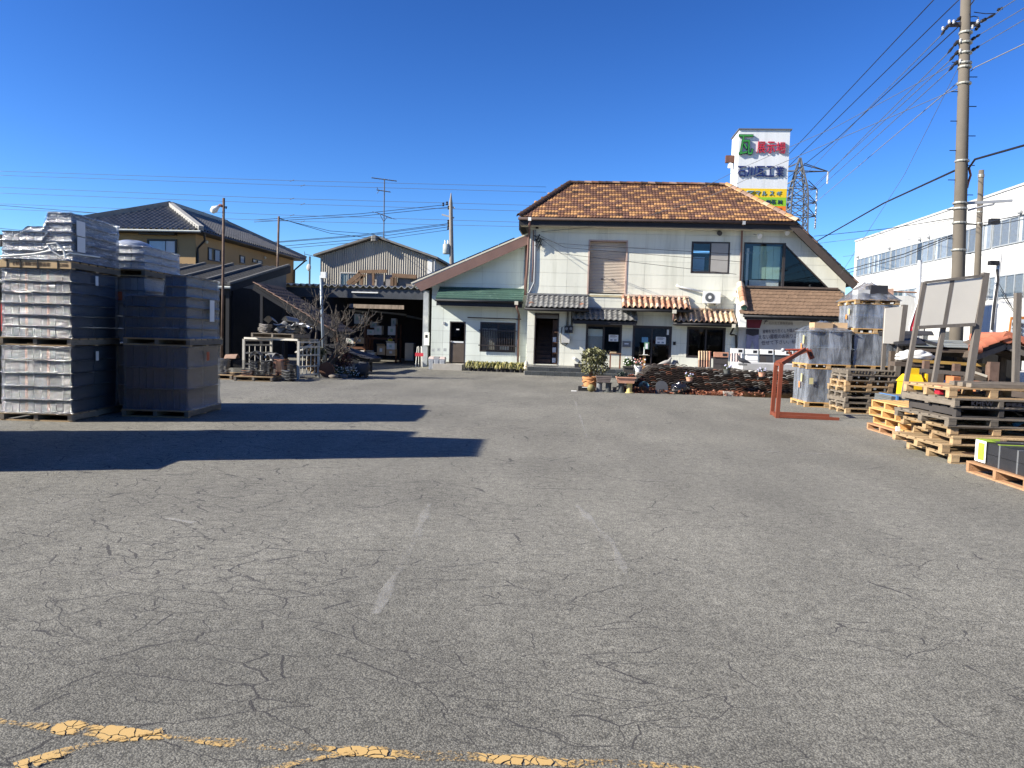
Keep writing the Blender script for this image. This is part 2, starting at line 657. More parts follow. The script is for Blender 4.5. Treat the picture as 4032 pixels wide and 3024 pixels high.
# ------------------------------------------------------------------ ground
def asphalt():
 m, n, l, b = nt('asphalt')
 tc = n.new('ShaderNodeTexCoord')
 big = n.new('ShaderNodeTexNoise')
 big.inputs['Scale'].default_value = 0.22
 big.inputs['Detail'].default_value = 7
 big.inputs['Roughness'].default_value = 0.62
 l.new(tc.outputs['Object'], big.inputs['Vector'])
 crb = n.new('ShaderNodeValToRGB')
 e = crb.color_ramp.elements
 e[0].position, e[1].position = 0.3, 0.7
 e[0].color = (0.196, 0.189, 0.161, 1)
 e[1].color = (0.277, 0.267, 0.226, 1)
 l.new(big.outputs['Fac'], crb.inputs[0])
 # stones
 vo = n.new('ShaderNodeTexVoronoi')
 vo.inputs['Scale'].default_value = 120.0
 l.new(tc.outputs['Object'], vo.inputs['Vector'])
 sep = n.new('ShaderNodeSeparateColor')
 l.new(vo.outputs['Color'], sep.inputs[0])
 st = n.new('ShaderNodeMapRange')
 st.inputs['To Min'].default_value = 0.62
 st.inputs['To Max'].default_value = 1.36
 l.new(sep.outputs[0], st.inputs['Value'])
 gap = n.new('ShaderNodeMapRange')
 gap.inputs['From Min'].default_value = 0.35
 gap.inputs['From Max'].default_value = 0.75
 gap.inputs['To Min'].default_value = 1.0
 gap.inputs['To Max'].default_value = 0.5
 l.new(vo.outputs['Distance'], gap.inputs['Value'])
 mu = n.new('ShaderNodeMath')
 mu.operation = 'MULTIPLY'
 l.new(st.outputs[0], mu.inputs[0])
 l.new(gap.outputs[0], mu.inputs[1])
 mid = n.new('ShaderNodeTexNoise')
 mid.inputs['Scale'].default_value = 11.0
 mid.inputs['Detail'].default_value = 5
 mid.inputs['Roughness'].default_value = 0.75
 l.new(tc.outputs['Object'], mid.inputs['Vector'])
 mr = n.new('ShaderNodeMapRange')
 mr.inputs['From Min'].default_value = 0.3
 mr.inputs['From Max'].default_value = 0.7
 mr.inputs['To Min'].default_value = 0.72
 mr.inputs['To Max'].default_value = 1.25
 l.new(mid.outputs['Fac'], mr.inputs['Value'])
 mu2 = n.new('ShaderNodeMath')
 mu2.operation = 'MULTIPLY'
 l.new(mu.outputs[0], mu2.inputs[0])
 l.new(mr.outputs[0], mu2.inputs[1])
 vm = n.new('ShaderNodeVectorMath')
 vm.operation = 'SCALE'
 l.new(crb.outputs[0], vm.inputs[0])
 l.new(mu2.outputs[0], vm.inputs['Scale'])
 # cracks: edges of large warped cells, only in places
 wr = n.new('ShaderNodeTexNoise')
 wr.inputs['Scale'].default_value = 3.2
 wr.inputs['Detail'].default_value = 4
 wr.inputs['Roughness'].default_value = 0.55
 l.new(tc.outputs['Object'], wr.inputs['Vector'])
 wv = n.new('ShaderNodeVectorMath')
 wv.operation = 'MULTIPLY_ADD'
 wv.inputs[1].default_value = (0.2, 0.2, 0.0)
 l.new(wr.outputs['Color'], wv.inputs[0])
 l.new(tc.outputs['Object'], wv.inputs[2])
 mp = n.new('ShaderNodeMapping')
 mp.inputs['Rotation'].default_value = (0, 0, math.radians(-32))
 mp.inputs['Scale'].default_value = (0.55, 1.5, 1)
 l.new(wv.outputs[0], mp.inputs['Vector'])
 cv = n.new('ShaderNodeTexVoronoi')
 cv.feature = 'DISTANCE_TO_EDGE'
 cv.inputs['Scale'].default_value = 2.5
 l.new(mp.outputs[0], cv.inputs['Vector'])
 gate = n.new('ShaderNodeTexNoise')
 gate.inputs['Scale'].default_value = 0.75
 gate.inputs['Detail'].default_value = 4
 l.new(tc.outputs['Object'], gate.inputs['Vector'])
 gw = n.new('ShaderNodeMapRange')
 gw.inputs['From Min'].default_value = 0.33
 gw.inputs['From Max'].default_value = 0.62
 gw.inputs['To Min'].default_value = 0.0
 gw.inputs['To Max'].default_value = 0.0105
 xy = n.new('ShaderNodeSeparateXYZ')          # the left half of the yard is older and more cracked
 l.new(tc.outputs['Object'], xy.inputs[0])
 old = n.new('ShaderNodeMapRange')
 old.inputs['From Min'].default_value = -3.0
 old.inputs['From Max'].default_value = 2.5
 old.inputs['To Min'].default_value = 0.07
 old.inputs['To Max'].default_value = -0.09
 l.new(xy.outputs[0], old.inputs['Value'])
 gs = n.new('ShaderNodeMath')
 gs.operation = 'ADD'
 l.new(gate.outputs['Fac'], gs.inputs[0])
 l.new(old.outputs[0], gs.inputs[1])
 l.new(gs.outputs[0], gw.inputs['Value'])
 cmp_ = n.new('ShaderNodeMath')
 cmp_.operation = 'LESS_THAN'
 l.new(cv.outputs['Distance'], cmp_.inputs[0])
 l.new(gw.outputs[0], cmp_.inputs[1])
 cv2 = n.new('ShaderNodeTexVoronoi')
 cv2.feature = 'DISTANCE_TO_EDGE'
 cv2.inputs['Scale'].default_value = 5.2
 l.new(mp.outputs[0], cv2.inputs['Vector'])
 g2 = n.new('ShaderNodeTexNoise')
 g2.inputs['Scale'].default_value = 0.5
 g2.inputs['Detail'].default_value = 5
 l.new(wv.outputs[0], g2.inputs['Vector'])
 gw2 = n.new('ShaderNodeMapRange')
 gw2.inputs['From Min'].default_value = 0.40
 gw2.inputs['From Max'].default_value = 0.7
 gw2.inputs['To Max'].default_value = 0.0195
 gs2 = n.new('ShaderNodeMath')
 gs2.operation = 'ADD'
 l.new(g2.outputs['Fac'], gs2.inputs[0])
 l.new(old.outputs[0], gs2.inputs[1])
 l.new(gs2.outputs[0], gw2.inputs['Value'])
 c2 = n.new('ShaderNodeMath')
 c2.operation = 'LESS_THAN'
 l.new(cv2.outputs['Distance'], c2.inputs[0])
 l.new(gw2.outputs[0], c2.inputs[1])
 cm = n.new('ShaderNodeMath')
 cm.operation = 'MAXIMUM'
 l.new(cmp_.outputs[0], cm.inputs[0])
 l.new(c2.outputs[0], cm.inputs[1])
 mx = n.new('ShaderNodeMixRGB')
 l.new(cm.outputs[0], mx.inputs[0])
 l.new(vm.outputs[0], mx.inputs[1])
 mx.inputs[2].default_value = (0.07, 0.067, 0.062, 1)
 # pale dusty scuffs
 sc_ = n.new('ShaderNodeTexNoise')
 sc_.inputs['Scale'].default_value = 0.55
 sc_.inputs['Detail'].default_value = 9
 sc_.inputs['Roughness'].default_value = 0.72
 mp2 = n.new('ShaderNodeMapping')
 mp2.inputs['Location'].default_value = (3.3, 7.1, 0)
 mp2.inputs['Scale'].default_value = (1, 1.5, 1)
 l.new(tc.outputs['Object'], mp2.inputs['Vector'])
 l.new(mp2.outputs[0], sc_.inputs['Vector'])
 sr = n.new('ShaderNodeMapRange')
 sr.inputs['From Min'].default_value = 0.6
 sr.inputs['From Max'].default_value = 0.8
 sr.inputs['To Max'].default_value = 0.4
 l.new(sc_.outputs['Fac'], sr.inputs['Value'])
 mx2 = n.new('ShaderNodeMixRGB')
 l.new(sr.outputs[0], mx2.inputs[0])
 l.new(mx.outputs[0], mx2.inputs[1])
 mx2.inputs[2].default_value = (0.33, 0.31, 0.28, 1)
 sn = n.new('ShaderNodeTexNoise')
 sn.inputs['Scale'].default_value = 1.1
 sn.inputs['Detail'].default_value = 6
 sn.inputs['Roughness'].default_value = 0.55
 mp3 = n.new('ShaderNodeMapping')
 mp3.inputs['Rotation'].default_value = (0, 0, 0.35)
 mp3.inputs['Scale'].default_value = (1.0, 0.28, 1)
 l.new(tc.outputs['Object'], mp3.inputs['Vector'])
 l.new(mp3.outputs[0], sn.inputs['Vector'])
 sr2 = n.new('ShaderNodeMapRange')
 sr2.inputs['From Min'].default_value = 0.35
 sr2.inputs['From Max'].default_value = 0.68
 sr2.inputs['To Min'].default_value = 1.07
 sr2.inputs['To Max'].default_value = 0.84
 l.new(sn.outputs['Fac'], sr2.inputs['Value'])
 wy = n.new('ShaderNodeMath')                 # a coarser, darker course of asphalt runs along the road edge
 wy.operation = 'MULTIPLY_ADD'
 wy.inputs[1].default_value = 3.0
 l.new(big.outputs['Fac'], wy.inputs[0])
 l.new(xy.outputs[1], wy.inputs[2])
 rv = n.new('ShaderNodeMapRange')
 rv.inputs['From Min'].default_value = 4.4
 rv.inputs['From Max'].default_value = 7.4
 rv.inputs['To Min'].default_value = 0.74
 rv.inputs['To Max'].default_value = 1.0
 l.new(wy.outputs[0], rv.inputs['Value'])
 rm_ = n.new('ShaderNodeMath')
 rm_.operation = 'MULTIPLY'
 l.new(rv.outputs[0], rm_.inputs[0])
 l.new(sr2.outputs[0], rm_.inputs[1])
 vs = n.new('ShaderNodeVectorMath')
 vs.operation = 'SCALE'
 l.new(mx2.outputs[0], vs.inputs[0])
 l.new(rm_.outputs[0], vs.inputs['Scale'])
 l.new(vs.outputs[0], b.inputs['Base Color'])
 b.inputs['Roughness'].default_value = 0.8
 b.inputs['Specular IOR Level'].default_value = 0.35
 # relief of stones and cracks
 hs = n.new('ShaderNodeMath')
 hs.operation = 'MULTIPLY_ADD'
 hs.inputs[1].default_value = -1.0
 l.new(vo.outputs['Distance'], hs.inputs[0])
 l.new(sep.outputs[1], hs.inputs[2])
 bp = n.new('ShaderNodeBump')
 bp.inputs['Strength'].default_value = 0.6
 bp.inputs['Distance'].default_value = 0.004
 l.new(hs.outputs[0], bp.inputs['Height'])
 l.new(bp.outputs[0], b.inputs['Normal'])
 return m
ASPHALT = asphalt()
def sheet(name, x0, x1, y0, y1, z, m, nx=1, ny=1):
 mb = MB()
 mb.grid(lambda u, v: (x0 + (x1 - x0) * u, y0 + (y1 - y0) * v, z), nx, ny)
 o = mb.build(name, m)
 o['kind'] = 'structure'
 return o
sheet('ground', -900, 900, -60, 1500, -0.012, mat('dry_earth', (0.16, 0.15, 0.13), var=0.25, scale=0.2))
sheet('yard_asphalt', -34, 13.2, -12, 62, 0.0, ASPHALT)
sheet('street_asphalt', 13.6, 21.8, -12, 120, -0.004, mat('street_tar', (0.085, 0.085, 0.086), var=0.2, scale=1.0))
def paint_mat(name, rgb, lo, hi, s=9.0, crack=True):
 """Worn road paint: breaks up into specks, cracked."""
 m, n, l, b = nt(name)
 out = n['Material Output']
 tc = n.new('ShaderNodeTexCoord')
 no = n.new('ShaderNodeTexNoise')
 no.inputs['Scale'].default_value = s
 no.inputs['Detail'].default_value = 10
 no.inputs['Roughness'].default_value = 0.85
 l.new(tc.outputs['Object'], no.inputs['Vector'])
 no2 = n.new('ShaderNodeTexNoise')
 no2.inputs['Scale'].default_value = 3.1
 no2.inputs['Detail'].default_value = 2
 l.new(tc.outputs['Object'], no2.inputs['Vector'])
 ad = n.new('ShaderNodeMath')
 ad.operation = 'MULTIPLY_ADD'
 ad.inputs[1].default_value = 0.5
 l.new(no2.outputs['Fac'], ad.inputs[0])
 l.new(no.outputs['Fac'], ad.inputs[2])
 vc = n.new('ShaderNodeAttribute')
 vc.attribute_name = 'wear'
 sb = n.new('ShaderNodeMath')
 sb.operation = 'ADD'
 l.new(ad.outputs[0], sb.inputs[0])
 l.new(vc.outputs['Fac'], sb.inputs[1])
 mr = n.new('ShaderNodeMapRange')
 mr.inputs['From Min'].default_value = lo
 mr.inputs['From Max'].default_value = hi
 l.new(sb.outputs[0], mr.inputs['Value'])
 fac = mr.outputs[0]
 if crack:
  vo = n.new('ShaderNodeTexVoronoi')
  vo.feature = 'DISTANCE_TO_EDGE'
  vo.inputs['Scale'].default_value = 17.0
  wv = n.new('ShaderNodeVectorMath')
  wv.operation = 'MULTIPLY_ADD'
  wv.inputs[1].default_value = (0.05, 0.05, 0)
  n3 = n.new('ShaderNodeTexNoise')
  n3.inputs['Scale'].default_value = 16
  l.new(tc.outputs['Object'], n3.inputs['Vector'])
  l.new(n3.outputs['Color'], wv.inputs[0])
  l.new(tc.outputs['Object'], wv.inputs[2])
  l.new(wv.outputs[0], vo.inputs['Vector'])
  ck = n.new('ShaderNodeMath')
  ck.operation = 'GREATER_THAN'
  ck.inputs[1].default_value = 0.035
  l.new(vo.outputs['Distance'], ck.inputs[0])
  mu = n.new('ShaderNodeMath')
  mu.operation = 'MULTIPLY'
  l.new(fac, mu.inputs[0])
  l.new(ck.outputs[0], mu.inputs[1])
  fac = mu.outputs[0]
 b.inputs['Base Color'].default_value = list(rgb) + [1]
 b.inputs['Roughness'].default_value = 0.7
 tr = n.new('ShaderNodeBsdfTransparent')
 mx = n.new('ShaderNodeMixShader')
 l.new(fac, mx.inputs[0])
 l.new(tr.outputs[0], mx.inputs[1])
 l.new(b.outputs[0], mx.inputs[2])
 l.new(mx.outputs[0], out.inputs['Surface'])
 return m
def marking(name, pts, width, m, z=0.004, wear=None, seg=40):
 """A painted stripe along ground points; wear(t) raises or lowers how much of it is left."""
 pts = [Vector((p[0], p[1], z)) for p in pts]
 L = [0]
 for i in range(len(pts) - 1):
  L.append(L[-1] + (pts[i + 1] - pts[i]).length)
 mb = MB()
 ws = []
 for k in range(seg + 1):
  s = L[-1] * k / seg
  i = max(j for j in range(len(L) - 1) if L[j] <= s + 1e-9)
  t = (s - L[i]) / (L[i + 1] - L[i])
  p = pts[i].lerp(pts[i + 1], t)
  d = (pts[i + 1] - pts[i]).normalized()
  nrm = Vector((-d.y, d.x, 0))
  for j in range(5):
   q = j / 4 - 0.5
   mb.v.append(tuple(p + nrm * (width * q + 0.015 * math.sin(9 * s + j))))
   edge = -0.3 if j in (0, 4) else 0.0
   ws.append((wear(k / seg) if wear else 0.0) + edge)
 for k in range(seg):
  for j in range(4):
   a = k * 5 + j
   mb.f.append((a, a + 1, a + 6, a + 5))
 o = mb.build(name, m)
 at_ = o.data.attributes.new('wear', 'FLOAT', 'POINT')
 at_.data.foreach_set('value', ws)
 o['kind'] = 'structure'
 return o
YEL = paint_mat('yellow_road_paint', (0.47, 0.31, 0.115), 0.83, 0.90, 60.0)
WHT = paint_mat('white_road_paint', (0.42, 0.41, 0.38), 0.62, 1.7, 22, False)
def g_(u, v):
 q = at(u, v, Z=0)
 return (q.x, q.y)
def bumps(cs):
 return lambda t: max([0.075] + [0.5 - 7.0 * abs(t - c) / w for c, w in cs])
marking('yellow_line', [g_(-60, 2838), g_(500, 2893), g_(1400, 2962), g_(2900, 3040)], 0.1, YEL, wear=bumps([(0.205, 1.1), (0.52, .8), (0.73, 1.1), (.12, .35)]), seg=90)
marking('yellow_line', [g_(640, 2880), g_(330, 2945), g_(60, 3030)], 0.085, YEL, z=0.008, wear=lambda t: 0.16, seg=40)
marking('yellow_line', [g_(1400, 2962), g_(1180, 3010), g_(1000, 3060)], 0.085, YEL, z=0.008, wear=lambda t: 0.1, seg=30)
marking('white_line', [g_(1690, 1985), g_(1610, 2180), g_(1540, 2290), g_(1480, 2420)], 0.085, WHT, wear=lambda t: 0.05 + 0.1 * math.sin(9 * t))
marking('white_line', [g_(2270, 1990), g_(2410, 2140), g_(2480, 2300)], 0.07, WHT, wear=lambda t: 0.1 + 0.1 * math.sin(11 * t))
marking('white_line', [g_(2900, 1772), g_(3290, 1790), g_(3700, 1812)], 0.035, WHT, wear=lambda t: 0.35)
marking('white_line', [g_(2550, 1890), g_(2625, 1896)], 0.05, WHT, wear=lambda t: 0.5, seg=8)
marking('white_line', [g_(2265, 1580), g_(2310, 1720)], 0.05, WHT, wear=lambda t: 0.1, seg=12)
marking('white_line', [g_(660, 2042), g_(760, 2060)], 0.08, WHT, wear=lambda t: 0.3, seg=8)
# ------------------------------------------------------------------ materials of the shop
WALL = mat('ivory_siding', (0.62, 0.62, 0.53), rough=0.85, var=0.07, scale=1.2, bump=0.3, bscale=90, stretch=(1.5, 1, 0.16), second=(0.38, 0.385, 0.31), mix2=(0.52, 0.82), s2=0.8, rnd=0.04)
WALLA = mat('pale_mint_siding', (0.60, 0.645, 0.59), rough=0.85, var=0.07, scale=1.2, bump=0.3, bscale=90, stretch=(1.5, 1, 0.16), second=(0.40, 0.44, 0.385), mix2=(0.52, 0.82), s2=0.8, rnd=0.04)
JOINT = mat('joint_sealant', (0.34, 0.35, 0.31), var=0.1)
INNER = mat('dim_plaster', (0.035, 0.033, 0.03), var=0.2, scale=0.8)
BRONZE = mat('bronze_aluminium', (0.035, 0.028, 0.025), rough=0.45, var=0.1, bump=0.05, spec=0.5)
BLACKW = mat('black_fascia', (0.018, 0.018, 0.02), rough=0.6, var=0.2)
PINKB = mat('rose_brown_fascia', (0.15, 0.09, 0.076), rough=0.65, var=0.12, scale=1.5)
CREAM = mat('cream_trim', (0.55, 0.52, 0.42), var=0.1)
GREENM = mat('green_sheet_metal', (0.046, 0.09, 0.072), rough=0.5, var=0.18, scale=2.2, second=(0.10, 0.16, 0.13), s2=2.5)
CONC = mat('concrete', (0.34, 0.32, 0.28), rough=0.9, var=0.18, scale=2.0, bump=0.4)
GREYPL = mat('grey_plastic', (0.33, 0.34, 0.35), rough=0.45, var=0.06, bump=0.05)
WHITEP = mat('white_enamel', (0.72, 0.72, 0.68), rough=0.45, var=0.06, bump=0.05)
BROWNP = mat('brown_drainpipe', (0.20, 0.115, 0.095), rough=0.5, var=0.12)
PANE = glass_mat('window_glass', (0.92, 0.95, 0.95), 0.97)
PANE_D = glass_mat('window_glass_tinted', (0.35, 0.42, 0.42), 0.8)
KAWARA = mat('silver_grey_kawara', (0.155, 0.155, 0.15), rough=0.42, var=0.25, scale=5, bump=0.2, spec=0.5, rnd=0.22)
TERR = [mat('terracotta_orange', (0.40, 0.20, 0.125), rough=0.75, var=0.22, scale=7, rnd=0.18),
  mat('terracotta_pale', (0.52, 0.40, 0.31), rough=0.75, var=0.2, scale=7, rnd=0.18),
  mat('terracotta_brown', (0.25, 0.16, 0.115), rough=0.75, var=0.25, scale=7, rnd=0.18),
  mat('terracotta_sand', (0.46, 0.335, 0.215), rough=0.75, var=0.22, scale=7, rnd=0.18)]
ROOFT = [mat('roof_brown', (0.125, 0.066, 0.046), rough=0.6, var=0.28, scale=6, rnd=0.2),
   mat('roof_amber', (0.34, 0.185, 0.08), rough=0.55, var=0.18, scale=6, rnd=0.16),
   mat('roof_umber', (0.06, 0.036, 0.026), rough=0.6, var=0.28, scale=6, rnd=0.2),
   mat('roof_russet', (0.155, 0.078, 0.046), rough=0.6, var=0.25, scale=6, rnd=0.2)]
SHING = mat('tan_scale_tile', (0.175, 0.115, 0.076), rough=0.75, var=0.2, scale=5, rnd=0.12)
DGREY = mat('charcoal_tile', (0.035, 0.035, 0.037), rough=0.5, var=0.25, scale=5, spec=0.45, rnd=0.2)
# ------------------------------------------------------------------ the shop
YF = 33.0
def xf(u, v, Y=YF):
 return at(u, v, Y=Y).x
def zf(u, v, Y=YF):
 return at(u, v, Y=Y).z
shop = thing('shop_building', 'two storey ivory panelled shop with mottled brown tiled hip roof', 'building', (4.5, 36, 0))
XL = xf(2080, 1150)
XR = xf(3328, 1150)
ZT = zf(2600, 884)
sl0, sl1 = at(3098, 889, Y=YF), at(3352, 1139, Y=YF)
sa, sb = (sl0.z - sl1.z), (sl1.x - sl0.x)
SLOPE = (sa, sb, sa * sl0.x + sb * sl0.z)
def hole(u0, v0, u1, v1, Y=YF):
 um, vm = (u0 + u1) / 2, (v0 + v1) / 2
 return xf(u0, vm, Y), xf(u1, vm, Y), zf(um, v1, Y), zf(um, v0, Y)
H_SHUT = hole(2317, 948, 2466, 1158)
H_WIN2 = hole(2721, 952, 2872, 1077)
H_DOOR1 = hole(2103, 1233, 2199, 1434)
H_WINB = hole(2306, 1278, 2448, 1394)
H_DOORC = hole(2489, 1283, 2643, 1442)
H_WIND = hole(2703, 1288, 2855, 1410)
H_STRIP = hole(3188, 1255, 3283, 1300)
TR = [at(u, v, Y=YF) for u, v in ((2921, 1134), (3272, 1140), (3087, 957), (2925, 954))]
tz0, tz1 = TR[0].z, TR[2].z
TRAP = [(TR[0].x, tz0), (TR[1].x, tz0), (TR[2].x, tz1), (TR[0].x, tz1)]
HOLES = [rect(*h) for h in (H_SHUT, H_WIN2, H_DOOR1, H_WINB, H_DOORC, H_WIND, H_STRIP)] + [TRAP]
base_z = 0.36
region = [rect(XL, XR, base_z, ZT)]
polys = [q for q in (clip(p, *SLOPE) for p in region)]
for h in HOLES:
 polys = cut_convex(polys, h)
mb = MB()
wall_sheet(mb, polys, YF, YF + 0.16)
mb.build('wall', JOINT, shop)
xs = [xf(u, 1050) for u in (2080, 2233, 2386, 2539, 2692, 2848, 2998, 3150, 3300, 3420)]
xs[0] = XL
xs[-1] = XR + 0.5
z0 = zf(2539, 1083)
zs = [base_z] + [z0 + 0.565 * k for k in range(-8, 9) if base_z + 0.1 < z0 + 0.565 * k < ZT - 0.05] + [ZT]
siding(shop, None, [SLOPE, (1, 0, XR)], HOLES, YF, xs, zs, WALL)
# body behind the facade: side and rear walls, floors, plinth
mb = MB()
mb.box(XL, XL + 0.15, YF + 0.16, 44, 0.3, ZT - 0.4).box(XL, XR, 43.85, 44, 0.3, ZT - 0.4)
mb.box(XR - 0.15, XR, YF + 0.16, 43.8, 0.3, 3.4)
mb.build('rear_wall', WALL, shop)
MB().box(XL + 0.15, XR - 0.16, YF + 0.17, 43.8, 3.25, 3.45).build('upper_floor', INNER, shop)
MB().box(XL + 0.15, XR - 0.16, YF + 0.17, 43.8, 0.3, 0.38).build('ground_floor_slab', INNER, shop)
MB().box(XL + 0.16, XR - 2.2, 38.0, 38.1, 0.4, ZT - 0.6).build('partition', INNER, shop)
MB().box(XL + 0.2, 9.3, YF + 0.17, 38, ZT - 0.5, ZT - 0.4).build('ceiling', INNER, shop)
mb = MB()
mb.box(XL - 0.02, XR, YF + 0.01, YF + 0.15, 0.0, base_z - 0.01)
mb.build('plinth', CONC, shop)
# main roof
E_Y = 32.4
eL, eR = at(2044, 858, Y=E_Y), at(3138, 876, Y=E_Y)
EZ = at(2600, 866, Y=E_Y).z
R_Y = 35.1
rL, rR = at(2246, 724, Y=R_Y), at(2860, 730, Y=R_Y)
RZ = at(2550, 728, Y=R_Y).z
ang = math.atan2(RZ - EZ, R_Y - E_Y)
SL = math.hypot(RZ - EZ, R_Y - E_Y)
def r_left(s):
 return eL.x + (rL.x - eL.x) * s / SL
def r_right(s):
 return eR.x + (rR.x - eR.x) * s / SL
# deck under the tiles: front, left, rear slopes
mb = MB()
A, B_, C_, D_ = Vector((eL.x, E_Y, EZ)), Vector((eR.x, E_Y, EZ)), Vector((rR.x, R_Y, RZ)), Vector((rL.x, R_Y, RZ))
BY = 37.8 + (R_Y - E_Y) * 2
A2, B2 = Vector((eL.x, BY, EZ)), Vector((eR.x, BY, EZ))
C2, D2 = Vector((rR.x, 37.8 + (R_Y - E_Y), RZ)), Vector((rL.x, 37.8 + (R_Y - E_Y), RZ))
mb.poly([A, B_, C_, D_]).poly([A2, A, D_, D2]).poly([B2, A2, D2, C2]).poly([B_, B2, C2, C_]).poly([D_, C_, C2, D2])
mb.build('roof_deck', DGREY, shop)
NR = 16
tw = 0.27
ncol = int(round((eR.x - eL.x) / tw))
rm = [tile_mesh('double', (eR.x - eL.x) / ncol * 1.0, SL / NR, 0.018, 0.022, m) for m in ROOFT]
def roof_pick(r, c):
 h = RNG.random()
 if r % 2 == 0:
  k = int(c + r * 0.5 + 1) % 5
  if k in (0, 1):
   return 1
 else:
  k = int(c + (r - 1) * 0.5 + 3) % 5
  if k == 0:
   return 1
 if r < 3 and h < 0.12:
  return 1
 if h > 0.955:
  return 2
 return 3 if h < 0.35 else 0
rest = tile_field(shop, eL.x, eR.x, E_Y + 0.02, EZ + 0.01, ang, ncol, NR, SL / NR, rm, roof_pick, lambda s: r_left(s) - 0.22, lambda s: r_right(s) + 0.22, limit=300)
mb = MB()
mi = []
up = Vector((0, math.cos(ang), math.sin(ang)))
R_ = slope_rot(ang)
for r, c, x, s in rest:
 k = roof_pick(r, c)
 me = rm[k]
 p = Vector((x, E_Y + 0.02, EZ + 0.01)) + up * s
 i = len(mb.v)
 mb.v += [tuple(p + R_ @ v.co) for v in me.vertices]
 for f in me.polygons:
  mb.f.append(tuple(i + j for j in f.vertices))
  mi.append(k)
o = mb.build('upper_roof_tiling', ROOFT[0], shop, True)
for m in ROOFT[1:]:
 o.data.materials.append(m)
o.data.polygons.foreach_set('material_index', mi)
sharp(o.data, 40)
o['kind'] = 'stuff'
# ridge and hip caps
def cap_row(a, b, n, meshes, parent, name='ridge_tile', up_=(0, 0, 1), lift=0.03):
 a, b = Vector(a), Vector(b)
 d = (b - a).normalized()
 z = (Vector(up_) - d * d.dot(Vector(up_))).normalized()
 x = d.cross(z)
 R = Matrix((x, d, z)).transposed()
 for i in range(n):
  t = i / n
  put(name, meshes[RNG.randrange(len(meshes))], parent, a.lerp(b, t) + z * lift, R)
L = (C_ - D_).length / 22
cap_row(D_, C_, 22, [tile_mesh('barrel', 0.24, L * 0.95, 0.09, 0.016, ROOFT[k], 'ridge_tile') for k in (0, 2, 3)] + [tile_mesh('barrel', 0.24, L * .95, .09, .016, TERR[2], 'ridge_tile')], shop)
L = (D_ - A).length / 18
cap_row(A, D_, 18, [tile_mesh('barrel', 0.26, L, 0.11, 0.02, ROOFT[2], 'hip_tile')], shop, 'hip_tile')
L = (C_ - B_).length / 13
cap_row(B_, C_, 13, [tile_mesh('barrel', 0.27, L, 0.11, 0.02, TERR[k], 'hip_tile') for k in (2, 3)] + [tile_mesh('barrel', 0.27, L, 0.11, 0.02, ROOFT[1], 'hip_tile')], shop, 'hip_tile')
# soffit, fascia, gutter
mb = MB()
mb.box(eL.x + 0.05, eR.x - 0.02, E_Y + 0.05, YF + 0.02, EZ - 0.30, EZ - 0.26)
mb.build('soffit', CREAM, shop)
MB().box(eL.x, eR.x, E_Y, E_Y + 0.045, EZ - 0.31, EZ - 0.015).build('fascia', BLACKW, shop)
mb = MB()
mb.tube([(eL.x - 0.03, E_Y - 0.06, EZ - 0.05), (eR.x, E_Y - 0.06, EZ - 0.05)], 0.06, 8)
mb.build('gutter', mat('dark_brown_gutter', (0.06, 0.04, 0.035)), shop, True)
MB().box(eL.x, eL.x + 0.05, E_Y + 0.05, 43, EZ - 0.5, EZ - 0.02).build('side_fascia', BLACKW, shop)
# catslide roof on the right
v0, v1 = at(3128, 872, Y=E_Y), at(3378, 1118, Y=E_Y)
dv = (v1 - v0)
dv.y = 0
nv = Vector((dv.z, 0, -dv.x)).normalized()
if nv.z < 0:
 nv = -nv
mb = MB()
mb.prism([v0, v1, v1 - nv * 0.10, v0 - nv * 0.10], (0, 10.5, 0))
mb.build('side_roof_deck', mat('dark_soffit_board', (0.10, 0.085, 0.075), var=0.15), shop)
MB().prism([v0 - nv * 0.02 + Vector((0, -0.03, 0)), v1 - nv * 0.02 + Vector((0, -0.03, 0)), v1 - nv * 0.30 + Vector((0, -0.03, 0)), v0 - nv * 0.30 + Vector((0, -0.03, 0))], (0, 0.028, 0)).build('verge_board', mat('brown_verge', (0.06, 0.047, 0.04), var=0.15), shop)
n_v = 14
vt = [tile_mesh('barrel', 0.22, dv.length / n_v, 0.07, 0.02, m, 'verge_tile') for m in (ROOFT[2], DGREY, TERR[2], mat('mossy_tile', (0.05, 0.07, 0.045), rnd=0.2))]
cap_row(v1 + Vector((0, 0.1, 0)), v0 + Vector((0, 0.1, 0)), n_v, vt, shop, 'verge_tile', lift=0.0)
# trapezoid picture window
mb = MB()
T = [Vector((x, YF + 0.02, z)) for x, z in TRAP]
for i in range(4):
 a, b = T[i], T[(i + 1) % 4]
 mb.beam(a, b, 0.10, 0.07, (0, 1, 0))
xm = xf(3085, 1050)
mb.beam((xm, YF + 0.02, tz0), (xm, YF + 0.02, tz1), 0.10, 0.09, (0, 1, 0))
tw_ = mb.build('picture_window', BRONZE, shop)
MB().prism([(TRAP[0][0], YF + 0.04, tz0), (xm, YF + 0.04, tz0), (xm, YF + 0.04, tz1), (TRAP[0][0], YF + 0.04, tz1)], (0, 0.01, 0)).build('pane', PANE, tw_)
MB().prism([(xm, YF + 0.04, tz0), (TRAP[1][0], YF + 0.04, tz0), (xm, YF + 0.04, tz1)], (0, 0.01, 0)).build('pane', PANE_D, tw_)
BLIND = mat('pale_green_blind', (0.36, 0.50, 0.41), var=0.06, scale=1.0)
xb0, xb1 = xf(2966, 1050), xf(3076, 1050)
zb = zf(3010, 1097)
for i in range(4):
 a, b = xb0 + (xb1 - xb0) * i / 4, xb0 + (xb1 - xb0) * (i + 1) / 4
 MB().box(a + 0.006, b - 0.006, YF + 0.22, YF + 0.24, zb, tz1 - 0.12).build('roller_blind', BLIND, tw_)
